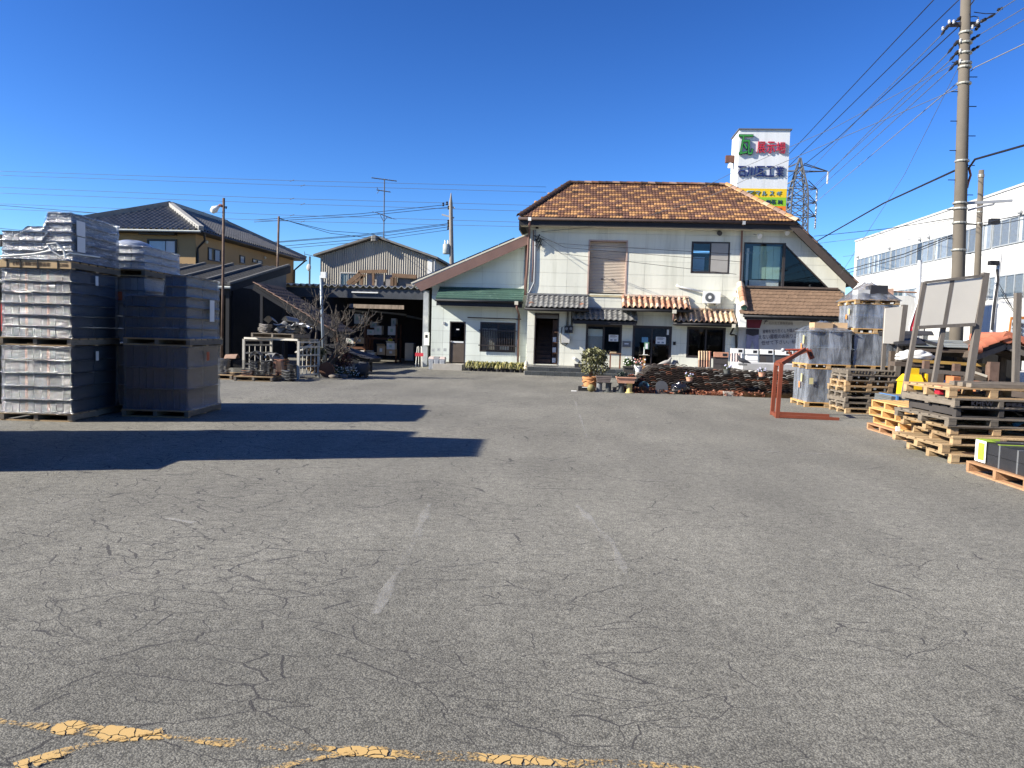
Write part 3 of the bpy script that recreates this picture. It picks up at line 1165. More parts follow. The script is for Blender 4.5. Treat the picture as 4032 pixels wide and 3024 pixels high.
MB().box(TRAP[0][0] + 0.35, xb1, YF + 0.3, YF + 0.34, tz0 + 0.06, zb - 0.05).build('white_board', WHITEP, tw_)
MB().box(TRAP[0][0] + 0.2, TRAP[0][0] + 0.3, YF + 0.35, YF + 0.4, tz0 + 0.06, tz1 - 0.2).build('curtain', WHITEP, tw_)
# shutter
x0, x1, z0_, z1_ = H_SHUT
mb = MB()
for a, b, c, d in ((x0 - 0.03, x0 + 0.03, z0_ - 0.04, z1_ + 0.03), (x1 - 0.03, x1 + 0.03, z0_ - 0.04, z1_ + 0.03), (x0 + 0.03, x1 - 0.03, z1_ - 0.03, z1_ + 0.03)):
 mb.box(a, b, YF - 0.045, YF + 0.3, c, d)
sh = mb.build('roller_shutter', mat('rose_beige_metal', (0.40, 0.29, 0.24), rough=0.55, var=0.08), shop)
SHM = mat('shutter_slat', (0.54, 0.47, 0.385), rough=0.5, var=0.06)
ns = 34
for i in range(ns):
 a = z0_ + 0.05 + (z1_ - z0_ - 0.08) * i / ns
 h = (z1_ - z0_ - 0.08) / ns
 MB().prism([(x0 + 0.03, YF + 0.205, a), (x0 + 0.03, YF + 0.175, a + h * 0.5), (x0 + 0.03, YF + 0.205, a + h * 0.94), (x0 + 0.03, YF + 0.22, a + h * 0.94), (x0 + 0.03, YF + 0.22, a)], (x1 - x0 - 0.06, 0, 0)).build('slat', SHM, sh)
MB().box(x0 - 0.02, x1 + 0.02, YF - 0.05, YF + 0.3, z0_ - 0.13, z0_ - 0.045).build('sill', mat('ochre_stained_sill', (0.42, 0.36, 0.22), var=0.3, scale=3), shop)
for q in (0.35, 0.62):
 MB().box(x0 + (x1 - x0) * q, x0 + (x1 - x0) * q + 0.1, YF + 0.165, YF + 0.18, z0_ + 0.62, z0_ + 0.66).build('slot', BLACKW, sh)
# second floor window, ground floor windows and doors
w2 = window(shop, *H_WIN2, YF - 0.03, BRONZE, PANE, 2, recess=0.03)
SCREEN = mat('insect_screen', (0.30, 0.29, 0.27), rough=0.9, var=0.05)
x0, x1, z0_, z1_ = H_WIN2
MB().box((x0 + x1) / 2 + 0.03, x1 - 0.06, YF - 0.012, YF - 0.006, z0_ + 0.06, z1_ - 0.06).build('screen', SCREEN, w2)
MB().box(x0 + 0.1, x0 + 0.62, YF + 0.4, YF + 0.42, z0_ + 0.1, z0_ + 0.72).build('pale_poster', mat('sky_poster', (0.42, 0.52, 0.62), var=0.12, scale=2), w2)
wb = window(shop, *H_WINB, YF - 0.03, BRONZE, PANE, 2, fw=0.06)
x0, x1, z0_, z1_ = H_WINB
MB().box(x0 + 0.08, x0 + (x1 - x0) * 0.5 - 0.05, YF + 0.10, YF + 0.12, z0_ + 0.08, z0_ + 0.75).build('roller_blind', mat('grey_blind', (0.36, 0.35, 0.33), var=0.06), wb)
MB().box(x0 + 0.08, x0 + (x1 - x0) * 0.5 - 0.05, YF + 0.13, YF + 0.15, z0_ + 0.72, z1_ - 0.2).build('curtain', WHITEP, wb)
PAPER = mat('paper', (0.62, 0.63, 0.63), var=0.05, bump=0)
INK = mat('dark_ink', (0.03, 0.03, 0.04), var=0.05, bump=0)
def notice(parent, x, z, w, h, y, lines=3):
 s = MB().box(x, x + w, y - 0.004, y, z, z + h).build('notice', PAPER, parent)
 for k in range(lines):
  MB().box(x + w * 0.14, x + w * (0.7 + 0.16 * (k % 2)), y - 0.006, y - 0.0045, z + h * (0.86 - k * 0.12), z + h * (0.91 - k * 0.12)).build('printed_line', INK, s)
 MB().lathe([(0.05, 0), (0.05, 0.001)], (0, 0, 0), 12)
 for q in (0.28, 0.7):
  MB().box(x + w * q - 0.05, x + w * q + 0.05, y - 0.006, y - 0.0045, z + h * 0.1, z + h * 0.32).build('printed_picture', mat('print_grey', (0.2, 0.24, 0.3), bump=0), s)
notice(wb, x0 + (x1 - x0) * 0.64, z0_ + 0.55, 0.40, 0.28, YF - 0.002)
dc = window(shop, *H_DOORC, YF - 0.03, BRONZE, PANE, 2, fw=0.07, name='glass_door')
x0, x1, z0_, z1_ = H_DOORC
notice(dc, x0 + (x1 - x0) * 0.6, z0_ + 0.95, 0.42, 0.3, YF - 0.002)
MB().box(x0 + (x1 - x0) * 0.24, x0 + (x1 - x0) * 0.4, YF - 0.006, YF - 0.002, z0_ + 1.0, z0_ + 1.22).build('blue_sticker', mat('blue_print', (0.12, 0.28, 0.42), var=0.2, bump=0), dc)
MB().box(x1 - 0.21, x1 - 0.12, YF - 0.006, YF - 0.002, z1_ - 0.36, z1_ - 0.14).build('pale_sticker', PAPER, dc)
for q in (0.49, 0.53):
 MB().tube([(x0 + (x1 - x0) * q, YF - 0.07, z0_ + 0.8), (x0 + (x1 - x0) * q, YF - 0.07, z0_ + 1.0)], 0.012, 6).build('door_handle', BRONZE, dc)
wd = window(shop, *H_WIND, YF - 0.03, BRONZE, PANE_D, 2, fw=0.06)
x0, x1, z0_, z1_ = H_WIND
MB().box(x0 + 0.14, x0 + 0.25, YF + 0.09, YF + 0.1, z0_ + 0.6, z1_ - 0.3).build('red_flag', mat('red_cloth', (0.45, 0.03, 0.03), var=0.15), wd)
MB().box(x0 + 0.26, x0 + 0.44, YF + 0.14, YF + 0.15, z0_ + 0.9, z1_ - 0.25).build('gold_ornament', mat('gold_print', (0.42, 0.30, 0.05), var=0.3, scale=20), wd)
window(shop, *H_STRIP, YF - 0.03, BLACKW, PANE, 2, fw=0.05)
# open entrance: frame, jambs and a dark stair rising inside
x0, x1, z0_, z1_ = H_DOOR1
f = MB()
f.box(x0, x0 + 0.05, YF - 0.04, YF + 0.12, z0_, z1_).box(x1 - 0.05, x1, YF - 0.04, YF + 0.12, z0_, z1_).box(x0 + 0.05, x1 - 0.05, YF - 0.04, YF + 0.12, z1_ - 0.06, z1_)
dw = f.build('doorway', BRONZE, shop)
WOODD = mat('dark_stair_wood', (0.10, 0.055, 0.035), rough=0.5, var=0.25, scale=6)
MB().box(x0 + 0.05, x1 - 0.05, YF + 0.16, YF + 0.30, z1_ - 0.22, z1_ - 0.07).build('shutter_box', mat('grey_box', (0.2, 0.19, 0.18)), dw)
for i in range(12):
 MB().box(x0 + 0.05, x1 - 0.32, YF + 0.35 + i * 0.26, YF + 0.62 + i * 0.26, z0_, z0_ + 0.19 * (i + 1)).build('stair_step', WOODD, dw)
sfx = MB()
for k in range(4):
 sfx.box(x1 - 0.28, x1 - 0.05, YF + 0.25, YF + 0.55, z0_ + 0.45 * k + 0.02, z0_ + 0.45 * k + 0.05)
sfx.box(x1 - 0.28, x1 - 0.05, YF + 0.55, YF + 0.57, z0_ + 0.02, z0_ + 1.9)
sfx.build('book_rack', WOODD, dw)
for k in range(3):
 MB().box(x1 - 0.25, x1 - 0.1, YF + 0.3, YF + 0.5, z0_ + 0.45 * k + 0.06, z0_ + 0.45 * k + 0.27).build('binder', PAPER, dw)
# tiled canopies along the ground floor
def canopy(name_parts, u0, u1, vtop, vfront, depth, ncol, nrow, kind, mats, amp, th, fascia_v, tail='tile', gutter=True, flash=KAWARA, weights=None, side=0.0):
 """A tiled lean-to canopy fixed to the facade; its eave at YF-depth."""
 yf = YF - depth
 um = (u0 + u1) / 2
 vshift = 0.0
 xa, xb = xf(u0, vfront, yf), xf(u1, vfront, yf)
 za = zf(um, vfront, yf)
 zt = zf(um, vtop, YF - 0.02)
 ang = math.atan2(zt - za, depth - 0.02)
 sl = math.hypot(zt - za, depth - 0.02)
 deck = MB()
 nz = Vector((0, -math.sin(ang), math.cos(ang)))
 deck.prism([(xa, yf + 0.03, za - 0.03), (xa, YF - 0.03, zt - 0.03), (xa, YF - 0.03, zt - 0.09), (xa, yf + 0.03, za - 0.09)], (xb - xa, 0, 0))
 root = deck.build('tiled_canopy', BLACKW, shop)
 w = (xb - xa) / ncol
 ms = [tile_mesh(kind, w * 1.02, sl / nrow, amp, th, m) for m in mats]
 def pick(r, c):
  if weights:
   h, acc = RNG.random(), 0
   for i, q in enumerate(weights):
    acc += q
    if h < acc:
     return i
  return RNG.randrange(len(ms))
 tile_field(root, xa, xb, yf, za, ang, ncol, nrow, sl / nrow, ms, pick, stagger=(kind == 'scale'), left=(lambda s: xa - w) if kind == 'scale' else None, right=(lambda s: xb + w) if kind == 'scale' else None, rnd=0.008)
 zfa = zf(um, fascia_v, yf)
 MB().box(xa + 0.03, xb - 0.03, yf + 0.05, yf + 0.10, zfa, za - 0.02).build('fascia', BLACKW, root)
 MB().box(xa + 0.03, xb - 0.03, yf + 0.10, YF - 0.03, zfa + 0.02, zfa + 0.05).build('soffit', mat('white_soffit', (0.5, 0.5, 0.46)), root)
 if gutter:
  MB().tube([(xa - 0.04, yf - 0.02, za - 0.07), (xb + 0.04, yf - 0.02, za - 0.07)], 0.05, 7).build('gutter', BLACKW, root, True)
 nfl = max(3, ncol // 3)
 for i in range(nfl):
  a, b = xa + (xb - xa) * i / nfl, xa + (xb - xa) * (i + 1) / nfl
  MB().box(a, b - 0.01, YF - 0.13, YF - 0.025, zt + 0.02, zt + 0.10).build('top_course', flash, root)
 return xa, xb, yf, za, zt, root
c1 = canopy('', 2069, 2315, 1166, 1213, 1.0, 12, 4, 'wave', [KAWARA], 0.045, 0.018, 1226)
c2 = canopy('', 2254, 2510, 1221, 1262, 0.75, 12, 4, 'wave', [KAWARA], 0.045, 0.018, 1278, gutter=False)
c3 = canopy('', 2450, 2721, 1172, 1216, 0.95, 12, 3, 's', TERR, 0.085, 0.018, 1228, flash=TERR[1], weights=(0.36, 0.17, 0.2, 0.27))
c4 = canopy('', 2654, 2900, 1224, 1271, 0.8, 12, 3, 's', [TERR[1], TERR[3], TERR[2]], 0.085, 0.018, 1285, flash=TERR[3], weights=(0.2, 0.55, 0.25))
c5 = canopy('', 2930, 3328, 1139, 1243, 1.1, 22, 8, 'scale', [SHING], 0.0, 0.016, 1262, flash=mat('brown_flashing', (0.10, 0.075, 0.06)))
# red fan-shaped ornaments on the first canopy
for q in (0.085, 0.905):
 xa, xb, yf, za, zt, root = c1
 x = xa + (xb - xa) * q
 mb = MB()
 mb.prism([(x + 0.11 * math.cos(t) * 1.0, yf + 0.22, za + 0.12 + 0.14 * math.sin(t)) for t in [math.pi * k / 10 for k in range(11)]], (0, 0.12, 0))
 mb.build('ornament_tile', TERR[0], root)
# white party wall with barrel tile coping at the brown canopy
bw = [at(u, v, Y=YF - 0.9) for u, v in ((2905, 1168), (2935, 1290), (2912, 1290), (2885, 1112))]
xw0, xw1 = xf(2896, 1200), xf(2922, 1200)
mb = MB()
zA, zB, zC = zf(2900, 1128), zf(2920, 1212, YF - 0.95), zf(2920, 1288, YF - 0.95)
mb.prism([(xw0, YF - 0.03, zA), (xw0, YF - 0.95, zB), (xw0, YF - 0.95, zC), (xw0, YF - 0.6, zC), (xw0, YF - 0.03, 2.9)], (xw1 - xw0, 0, 0))
mb.build('wing_wall', mat('white_plaster', (0.74, 0.74, 0.68), var=0.06), shop)
xm_ = (xw0 + xw1) / 2
a, b = Vector((xm_, YF - 1.0, zB - 0.02)), Vector((xm_, YF - 0.05, zA + 0.06))
Lc = (b - a).length / 5
cap_row(a, b, 5, [tile_mesh('barrel', 0.30, Lc, 0.14, 0.02, TERR[k], 'coping_tile') for k in (0, 1, 2)], shop, 'coping_tile')
MB().tube([a + Vector((0, -0.05, 0.06)), a + Vector((0, 0.0, 0.07))], 0.125, 14).build('round_end_tile', mat('green_glaze', (0.07, 0.15, 0.09), rough=0.3, var=0.3, scale=20), shop)
# gutters and downpipes
def pipe(parent, pts, r, m, name='downpipe', n=7):
 return MB().tube(pts, r, n).build(name, m, parent, True)
def P_(u, v, Y):
 return at(u, v, Y=Y)
p = pipe(shop, [P_(2927, 872, E_Y), P_(2926, 885, E_Y), P_(2922, 905, YF - 0.08), P_(2914, 1130, YF - 0.08)], 0.04, BROWNP)
MB().box(P_(2922, 870, E_Y).x, P_(2934, 870, E_Y).x, E_Y - 0.12, E_Y, EZ - 0.14, EZ + 0.0).build('rain_head', GREYPL, p)
p = pipe(shop, [P_(2086, 858, E_Y), P_(2085, 885, E_Y), P_(2084, 905, YF - 0.1), P_(2079, 1000, YF - 0.1), P_(2070, 1162, YF - 0.1)], 0.045, BROWNP)
MB().box(P_(2080, 870, E_Y).x, P_(2092, 870, E_Y).x, E_Y - 0.12, E_Y, EZ - 0.14, EZ).build('rain_head', WHITEP, p)
pipe(shop, [P_(2108, 905, YF - 0.07), P_(2106, 1040, YF - 0.07), P_(2103, 1112, YF - 0.07), P_(2085, 1150, YF - 0.1), P_(2074, 1160, YF - 0.1)], 0.03, GREYPL, 'conduit')
pipe(shop, [P_(2100, 905, YF - 0.07), P_(2098, 1045, YF - 0.07), P_(2094, 1110, YF - 0.07)], 0.02, BROWNP, 'conduit')
xa, xb, yf, za, zt, root = c3
pipe(root, [P_(2653, 1222, yf), P_(2653, 1240, yf), P_(2652, 1262, yf)], 0.045, BROWNP)
MB().box(P_(2647, 1222, yf).x, P_(2663, 1222, yf).x, yf - 0.08, yf + 0.03, za - 0.17, za - 0.02).build('rain_head', CREAM, root)
xa, xb, yf, za, zt, root = c4
pipe(root, [P_(2890, 1276, yf), P_(2889, 1290, yf), P_(2876, 1316, YF - 0.15), P_(2898, 1320, YF - 0.1), P_(2900, 1440, YF - 0.1)], 0.04, BLACKW)
MB().box(P_(2884, 1222, yf).x, P_(2898, 1222, yf).x, yf - 0.08, yf + 0.03, za - 0.17, za - 0.02).build('rain_head', CREAM, root)
# small fittings on the facade
def vent(u, v, r=0.13):
 c = at(u, v, Y=YF - 0.03)
 o = MB().tube([c + Vector((0, 0, 0)), c + Vector((0, -0.16, -0.04))], r, 14).build('vent_hood', mat('dark_vent', (0.05, 0.05, 0.05)), shop)
vent(2832, 917, 0.10)
c = at(2115, 892, Y=YF - 0.03)
MB().box(c.x - 0.06, c.x + 0.06, YF - 0.06, YF - 0.02, c.z - 0.09, c.z + 0.09).build('vent_grille', BLACKW, shop)
for u in (2231, 2248):
 c = at(u, 1297, Y=YF - 0.03)
 o = MB().box(c.x - 0.085, c.x + 0.085, YF - 0.14, YF - 0.022, c.z - 0.15, c.z + 0.15).build('electricity_meter', mat('black_plastic', (0.03, 0.03, 0.032), rough=0.35), shop)
 MB().lathe([(0.065, 0), (0.06, 0.05)], (0, 0, 0), 14)
 MB().tube([(c.x, YF - 0.14, c.z + 0.03), (c.x, YF - 0.18, c.z + 0.03)], 0.062, 14).build('dial', mat('meter_glass', (0.2, 0.2, 0.2), rough=0.15), o)
 pipe(shop, [(c.x, YF - 0.06, c.z + 0.15), (c.x, YF - 0.06, c.z + 0.85)], 0.018, BLACKW, 'conduit')
 pipe(shop, [(c.x + 0.05, YF - 0.06, c.z + 0.15), (c.x + 0.05, YF - 0.06, c.z + 0.85)], 0.012, BLACKW, 'conduit')
c = at(2227, 1334, Y=YF - 0.1)
MB().box(c.x - 0.18, c.x + 0.17, YF - 0.18, YF - 0.022, c.z - 0.17, c.z + 0.17).build('switch_box', mat('grey_enamel', (0.40, 0.40, 0.38), rough=0.45), shop)
pipe(shop, [(c.x - 0.17, YF - 0.05, c.z + 0.5), (c.x - 0.22, YF - 0.05, c.z + 0.1), (c.x - 0.2, YF - 0.05, c.z - 0.2), (c.x, YF - 0.05, c.z - 0.3), (c.x + 0.1, YF - 0.05, c.z - 0.17)], 0.016, BLACKW, 'conduit')
c = at(2467, 1354, Y=YF - 0.1)
o = MB().box(c.x - 0.17, c.x + 0.17, YF - 0.16, YF - 0.022, c.z - 0.13, c.z + 0.12).build('letter_box', mat('grey_letterbox', (0.16, 0.16, 0.155), rough=0.4), shop)
MB().box(c.x - 0.09, c.x + 0.08, YF - 0.164, YF - 0.161, c.z - 0.02, c.z + 0.03).build('name_plate', PAPER, o)
c = at(2656, 1352, Y=YF - 0.1)
MB().box(c.x - 0.055, c.x + 0.055, YF - 0.06, YF - 0.022, c.z - 0.07, c.z + 0.07).build('intercom', BLACKW, shop)
c = at(2263, 1412, Y=YF - 0.06)
MB().ball(c, 0.07).build('spigot_cover', WHITEP, shop)
# banner with the craftsman and its slogan
BAN = mat('white_banner_cloth', (0.42, 0.42, 0.43), rough=0.85, var=0.12, scale=1.0)
bx0, bx1, bz0, bz1 = xf(2908, 1310, YF - 0.12), xf(3188, 1300, YF - 0.12), zf(3000, 1378, YF - 0.12), zf(3000, 1256, YF - 0.12)
banner = thing('cloth_banner', 'white printed cloth banner with a workman and slogan under brown canopy', 'banner', ((bx0 + bx1) / 2, YF - 0.12, bz0))
yb = lambda u, v: YF - 0.12 + 0.02 * math.sin(9 * u + 4 * v) + 0.012 * math.sin(23 * u - 7 * v)
MB().grid(lambda u, v: (bx0 + (bx1 - bx0) * u, yb(u, v), bz0 + (bz1 - bz0) * v), 30, 12).build('cloth', BAN, banner, True)
def ban(u, v):
 return (bx0 + (bx1 - bx0) * u, YF - 0.16, bz0 + (bz1 - bz0) * v)
def flat(outline, m, name, y=YF - 0.165):
 MB().prism([(bx0 + (bx1 - bx0) * u, y, bz0 + (bz1 - bz0) * v) for u, v in outline], (0, 0.003, 0)).build(name, m, banner)
flat([(0.115, 0.70), (0.295, 0.70), (0.325, 0.97), (0.10, 0.97)], mat('maroon_print', (0.12, 0.018, 0.04), var=0.3, scale=4), 'printed_shirt')
flat([(0.11, 0.02), (0.17, 0.02), (0.2, 0.3), (0.23, 0.02), (0.295, 0.02), (0.28, 0.66), (0.115, 0.66)], mat('violet_grey_print', (0.20, 0.20, 0.30), var=0.2, scale=5), 'printed_trousers')
flat([(0.105, 0.50), (0.2, 0.44), (0.285, 0.5), (0.285, 0.67), (0.105, 0.67)], mat('black_print', (0.03, 0.03, 0.045), var=0.2), 'printed_tool_belt', YF - 0.169)
BINK = mat('navy_banner_ink', (0.03, 0.03, 0.07), var=0.05, bump=0)
W_ = bx1 - bx0
lettering('石川瓦工業株式会社', banner, mat('grey_banner_ink', (0.16, 0.15, 0.15), bump=0), ban(0.42, 0.83), W_ * 0.34, 0.12, 0.002)
lettering('屋根を知り尽くした職人集団', banner, BINK, ban(0.34, 0.53), W_ * 0.54, 0.16, 0.002, R=Matrix.Rotation(-0.07, 3, 'Y') @ FACE_CAM)
lettering('普段見えない屋根のお困りごと', banner, BINK, ban(0.12, 0.31), W_ * 0.76, 0.2, 0.002, R=Matrix.Rotation(-0.07, 3, 'Y') @ FACE_CAM)
lettering('任せて下さい、私たち', banner, BINK, ban(0.33, 0.16), W_ * 0.6, 0.18, 0.002, R=Matrix.Rotation(-0.07, 3, 'Y') @ FACE_CAM)
flat([(0.345, 0.83), (0.375, 0.97), (0.385, 0.97), (0.355, 0.83)], BINK, 'printed_logo')
flat([(0.355, 0.92), (0.4, 0.92), (0.4, 0.95), (0.355, 0.95)], BINK, 'printed_logo')
# air conditioner outdoor unit on a bracket
c0, c1_ = at(2770, 1193, Y=YF - 0.4), at(2838, 1149, Y=YF - 0.4)
ac = thing('air_conditioner', 'white air conditioner outdoor unit with round fan on upper wall', 'air conditioner', ((c0.x + c1_.x) / 2, YF - 0.25, c0.z))
MB().box(c0.x, c1_.x, YF - 0.42, YF - 0.12, c0.z, c1_.z).build('casing', WHITEP, ac)
cx, cz = c0.x + (c1_.x - c0.x) * 0.36, (c0.z + c1_.z) / 2
MB().tube([(cx, YF - 0.428, cz), (cx, YF - 0.421, cz)], 0.19, 22).build('fan_opening', mat('fan_dark', (0.06, 0.065, 0.065)), ac)
mb = MB()
for k in range(9):
 zz = -0.16 + 0.04 * k
 hw = math.sqrt(max(0, 0.19 ** 2 - zz * zz))
 mb.box(cx - hw, cx + hw, YF - 0.436, YF - 0.43, cz + zz - 0.004, cz + zz + 0.004)
mb.build('fan_grille', GREYPL, ac)
MB().tube([(cx, YF - 0.445, cz), (cx, YF - 0.437, cz)], 0.07, 16).build('fan_hub', WHITEP, ac)
for k in (0.18, 0.82):
 xq = c0.x + (c1_.x - c0.x) * k
 mb = MB().beam((xq, YF - 0.45, c0.z - 0.03), (xq, YF - 0.02, c0.z - 0.03), 0.04, 0.04)
 mb.beam((xq, YF - 0.38, c0.z - 0.05), (xq, YF - 0.02, c0.z - 0.3), 0.03, 0.03)
 mb.build('bracket', GREYPL, ac)
pipe(ac, [at(2768, 1150, Y=YF - 0.15), at(2670, 1128, Y=YF - 0.06), at(2664, 1124, Y=YF - 0.03)], 0.045, WHITEP, 'pipe_duct')
pipe(ac, [at(2838, 1160, Y=YF - 0.2), at(2870, 1172, Y=YF - 0.1), at(2895, 1168, Y=YF - 0.03)], 0.015, WHITEP, 'cable')
# floodlights under the right eave
for u, v in ((3093, 912), (2985, 925)):
 c = at(u, v, Y=YF - 0.25)
 fl = thing('wall_floodlight', ('white floodlight under the right eave near the sloping verge' if u > 3000 else 'small lamp under the eave above the picture window'), 'floodlight', (c.x, c.y, c.z))
 MB().tube([c + Vector((0, 0, 0)), c + Vector((0.05, -0.12, -0.08))], [0.05, 0.11], 12).build('lamp_shade', WHITEP, fl)
 MB().tube([c, (c.x - 0.12, YF - 0.02, c.z + 0.05)], 0.02, 6).build('bracket_arm', GREYPL, fl)
# tiled terrace and steps before the entrance
YS = 31.55
TER = mat('dark_paver_tile', (0.05, 0.055, 0.055), rough=0.35, var=0.25, scale=5, rnd=0.2)
x0, x1 = xf(2075, 1455, YS), xf(3000, 1455, YS)
terr = tag(MB().box(x0, x1, YS + 0.02, YF + 0.005, 0.0, 0.345).build('entrance_terrace', mat('pale_grout', (0.33, 0.32, 0.29))), None, None, None, 'structure')
low = tag(MB().box(x0 - 0.1, xf(2480, 1470, YS), YS - 0.33, YS + 0.01, 0.0, 0.165).build('terrace_step', mat('pale_grout', (0.33, 0.32, 0.29))), None, None, None, 'structure')
ntile = int((x1 - x0) / 0.3)
tm = MB().box(0.006, 0.294, -0.012, 0, 0.006, 0.158).mesh('paver_tile', TER)
tt = MB().box(0.006, 0.294, 0.006, 0.294, 0, 0.01).mesh('paver_tile', TER)
for i in range(ntile):
 put('paver_tile', tm, terr, (x0 + i * 0.3, YS + 0.02, 0.175))
 for j in range(3):
  put('paver_tile', tt, terr, (x0 + i * 0.3, YS + 0.04 + j * 0.3, 0.345))
for i in range(int((xf(2480, 1470, YS) - x0) / 0.3)):
 put('paver_tile', tm, low, (x0 - 0.08 + i * 0.3, YS - 0.33, 0.003))
 put('paver_tile', tt, low, (x0 - 0.08 + i * 0.3, YS - 0.315, 0.165))
# ------------------------------------------------------------------ the annex on the left
YA = 34.0
ax = lambda u, v, Y=YA: at(u, v, Y=Y).x
az = lambda u, v, Y=YA: at(u, v, Y=Y).z
annex = thing('annex_building', 'single storey pale mint annex with mono-pitch roof and green awning', 'building', (-5, 38, 0))
AXL, AXR = ax(1698, 1300), XL + 0.02
g0, g1 = at(1618, 1113, Y=YA - 0.55), at(2083, 916, Y=YA - 0.55)          # top edge of the verge
vt_ = at(1640, 1135, Y=YA - 0.55)
lo0, lo1 = at(1632, 1118, Y=YA), at(2070, 940, Y=YA)
aa, ab = -(lo1.z - lo0.z), (lo1.x - lo0.x)
ASL = (aa, ab, aa * lo0.x + ab * lo0.z)
AH_DOOR = hole(1770, 1266, 1832, 1432, YA)
AH_WIN = hole(1890, 1269, 2030, 1386, YA)
AHOLES = [rect(*AH_DOOR), rect(*AH_WIN)]
polys = [clip(rect(AXL, AXR, 0.32, 8), *ASL)]
for h in AHOLES:
 polys = cut_convex(polys, h)
mb = MB()
wall_sheet(mb, polys, YA, YA + 0.16)
mb.build('wall', JOINT, annex)
axs = [AXL, ax(1749, 1100), ax(1899, 1100), ax(2050, 1100), AXR]
z0 = az(1900, 1070)
azs = [0.32] + [z0 + 0.53 * k for k in range(-9, 10) if 0.42 < z0 + 0.53 * k < 7.5] + [7.6]
siding(annex, None, [ASL], AHOLES, YA, axs, azs, WALLA)
mb = MB()
mb.box(AXL, AXL + 0.15, YA + 0.16, 43, 0.3, lo0.z + 0.35).box(AXL, AXR, 42.85, 43, 0.3, 3.4)
mb.build('rear_wall', WALLA, annex)
MB().box(AXL, AXR, YA + 0.01, YA + 0.15, 0, 0.315).build('plinth', CONC, annex)
MB().box(AXL + 0.15, AXR, YA + 0.17, 42.8, 0.28, 0.34).build('floor_slab', INNER, annex)
MB().box(AXL + 0.15, AXR - 0.2, 38.2, 38.3, 0.35, 3.0).build('partition', INNER, annex)
MB().box(AXL + 0.15, AXR, YA + 0.17, 38.2, 2.95, 3.05).build('ceiling', INNER, annex)
dg = (g1 - g0)
dg.y = 0
nrm = Vector((-dg.z, 0, dg.x)).normalized()
mb = MB()
mb.prism([g0 - nrm * 0.06, g1 - nrm * 0.06, g1 - nrm * 0.16, g0 - nrm * 0.16], (0, 9.2, 0))
mb.build('roof_deck', mat('soffit_cream', (0.42, 0.40, 0.36)), annex)
MB().prism([g0 + Vector((0, -0.03, 0)), g1 + Vector((0, -0.03, 0)), g1 - nrm * 0.06 + Vector((0, -0.03, 0)), g0 - nrm * 0.06 + Vector((0, -0.03, 0))], (0, 9.2, 0)).build('roof_edge', CREAM, annex)
k0, k1 = g0 + dg.normalized() * 0.35, g1
MB().prism([g0 - nrm * 0.061 + Vector((0.12, -0.02, 0)), g1 - nrm * 0.061 + Vector((0, -0.02, 0)), g1 - nrm * 0.44 + Vector((0, -0.02, 0)), g0 - nrm * 0.40 + Vector((0.3, -0.02, 0))], (0, 0.018, 0)).build('verge_board', PINKB, annex)
MB().box(AXL - 0.6, AXL - 0.02, YA - 0.5, 42.8, lo0.z - 0.02, lo0.z + 0.02).build('soffit', mat('soffit_cream', (0.42, 0.40, 0.36)), annex)
# solar panels lying on the roof slope
SOL = mat('solar_cell', (0.012, 0.016, 0.035), rough=0.15, var=0.1, spec=0.6)
tot = dg.length
d_ = dg.normalized()
for j in range(3):
 for i in range(6):
  a = g0 + d_ * (0.25 + (tot - 0.9) * i / 6) + nrm * 0.06 + Vector((0, 0.35 + j * 1.9, 0))
  b = g0 + d_ * (0.25 + (tot - 0.9) * (i + 0.97) / 6) + nrm * 0.06 + Vector((0, 0.35 + j * 1.9, 0))
  MB().prism([a, b, b + nrm * 0.05, a + nrm * 0.05], (0, 1.8, 0)).build('solar_panel', SOL, annex)
# green sheet awning
y_a = YA - 0.95
xa, xb = ax(1716, 1180, y_a), ax(2058, 1180, y_a)
za, zt = az(1890, 1178, y_a), az(1890, 1137, YA - 0.03)
mb = MB()
mb.prism([(xa, y_a, za), (xa, YA - 0.03, zt), (xa, YA - 0.03, zt - 0.05), (xa, y_a, za - 0.05)], (xb - xa, 0, 0))
aw = mb.build('green_awning', GREENM, annex)
ns = 5
for i in range(ns):
 t0, t1 = i / ns, (i + 1) / ns
 ya_, yb_ = y_a + (0.92) * t0, y_a + 0.92 * t1
 z_a, z_b = za + (zt - za) * t0, za + (zt - za) * t1
 MB().prism([(xa - 0.01, ya_ - 0.012, z_a + 0.035), (xa - 0.01, yb_ - 0.006, z_b + 0.012), (xa - 0.01, yb_ - 0.006, z_b + 0.004), (xa - 0.01, ya_ - 0.012, z_a + 0.003)], (xb - xa + 0.02, 0, 0)).build('roofing_course', GREENM, aw)
zfa = az(1890, 1207, y_a)
MB().box(xa + 0.02, xb - 0.02, y_a + 0.04, y_a + 0.1, zfa, za - 0.05).build('fascia', BLACKW, aw)
MB().box(xa + 0.02, xb - 0.02, y_a + 0.1, YA - 0.03, zfa + 0.02, zfa + 0.05).build('soffit', mat('white_soffit', (0.5, 0.5, 0.46)), aw)
MB().tube([(xa - 0.03, y_a - 0.03, za - 0.09), (xb + 0.03, y_a - 0.03, za - 0.09)], 0.05, 7).build('gutter', BLACKW, aw, True)
MB().box(xa, xb, YA - 0.12, YA - 0.03, zt - 0.005, zt + 0.05).build('top_flashing', GREENM, aw)
MB().box(ax(2027, 1183, y_a), ax(2041, 1183, y_a), y_a - 0.1, y_a - 0.0, za - 0.2, za - 0.05).build('rain_head', CREAM, aw)
pipe(annex, [at(2034, 1188, Y=y_a - 0.05), at(2036, 1215, Y=y_a), at(2043, 1240, Y=YA - 0.1), at(2039, 1430, Y=YA - 0.1)], 0.045, BROWNP)
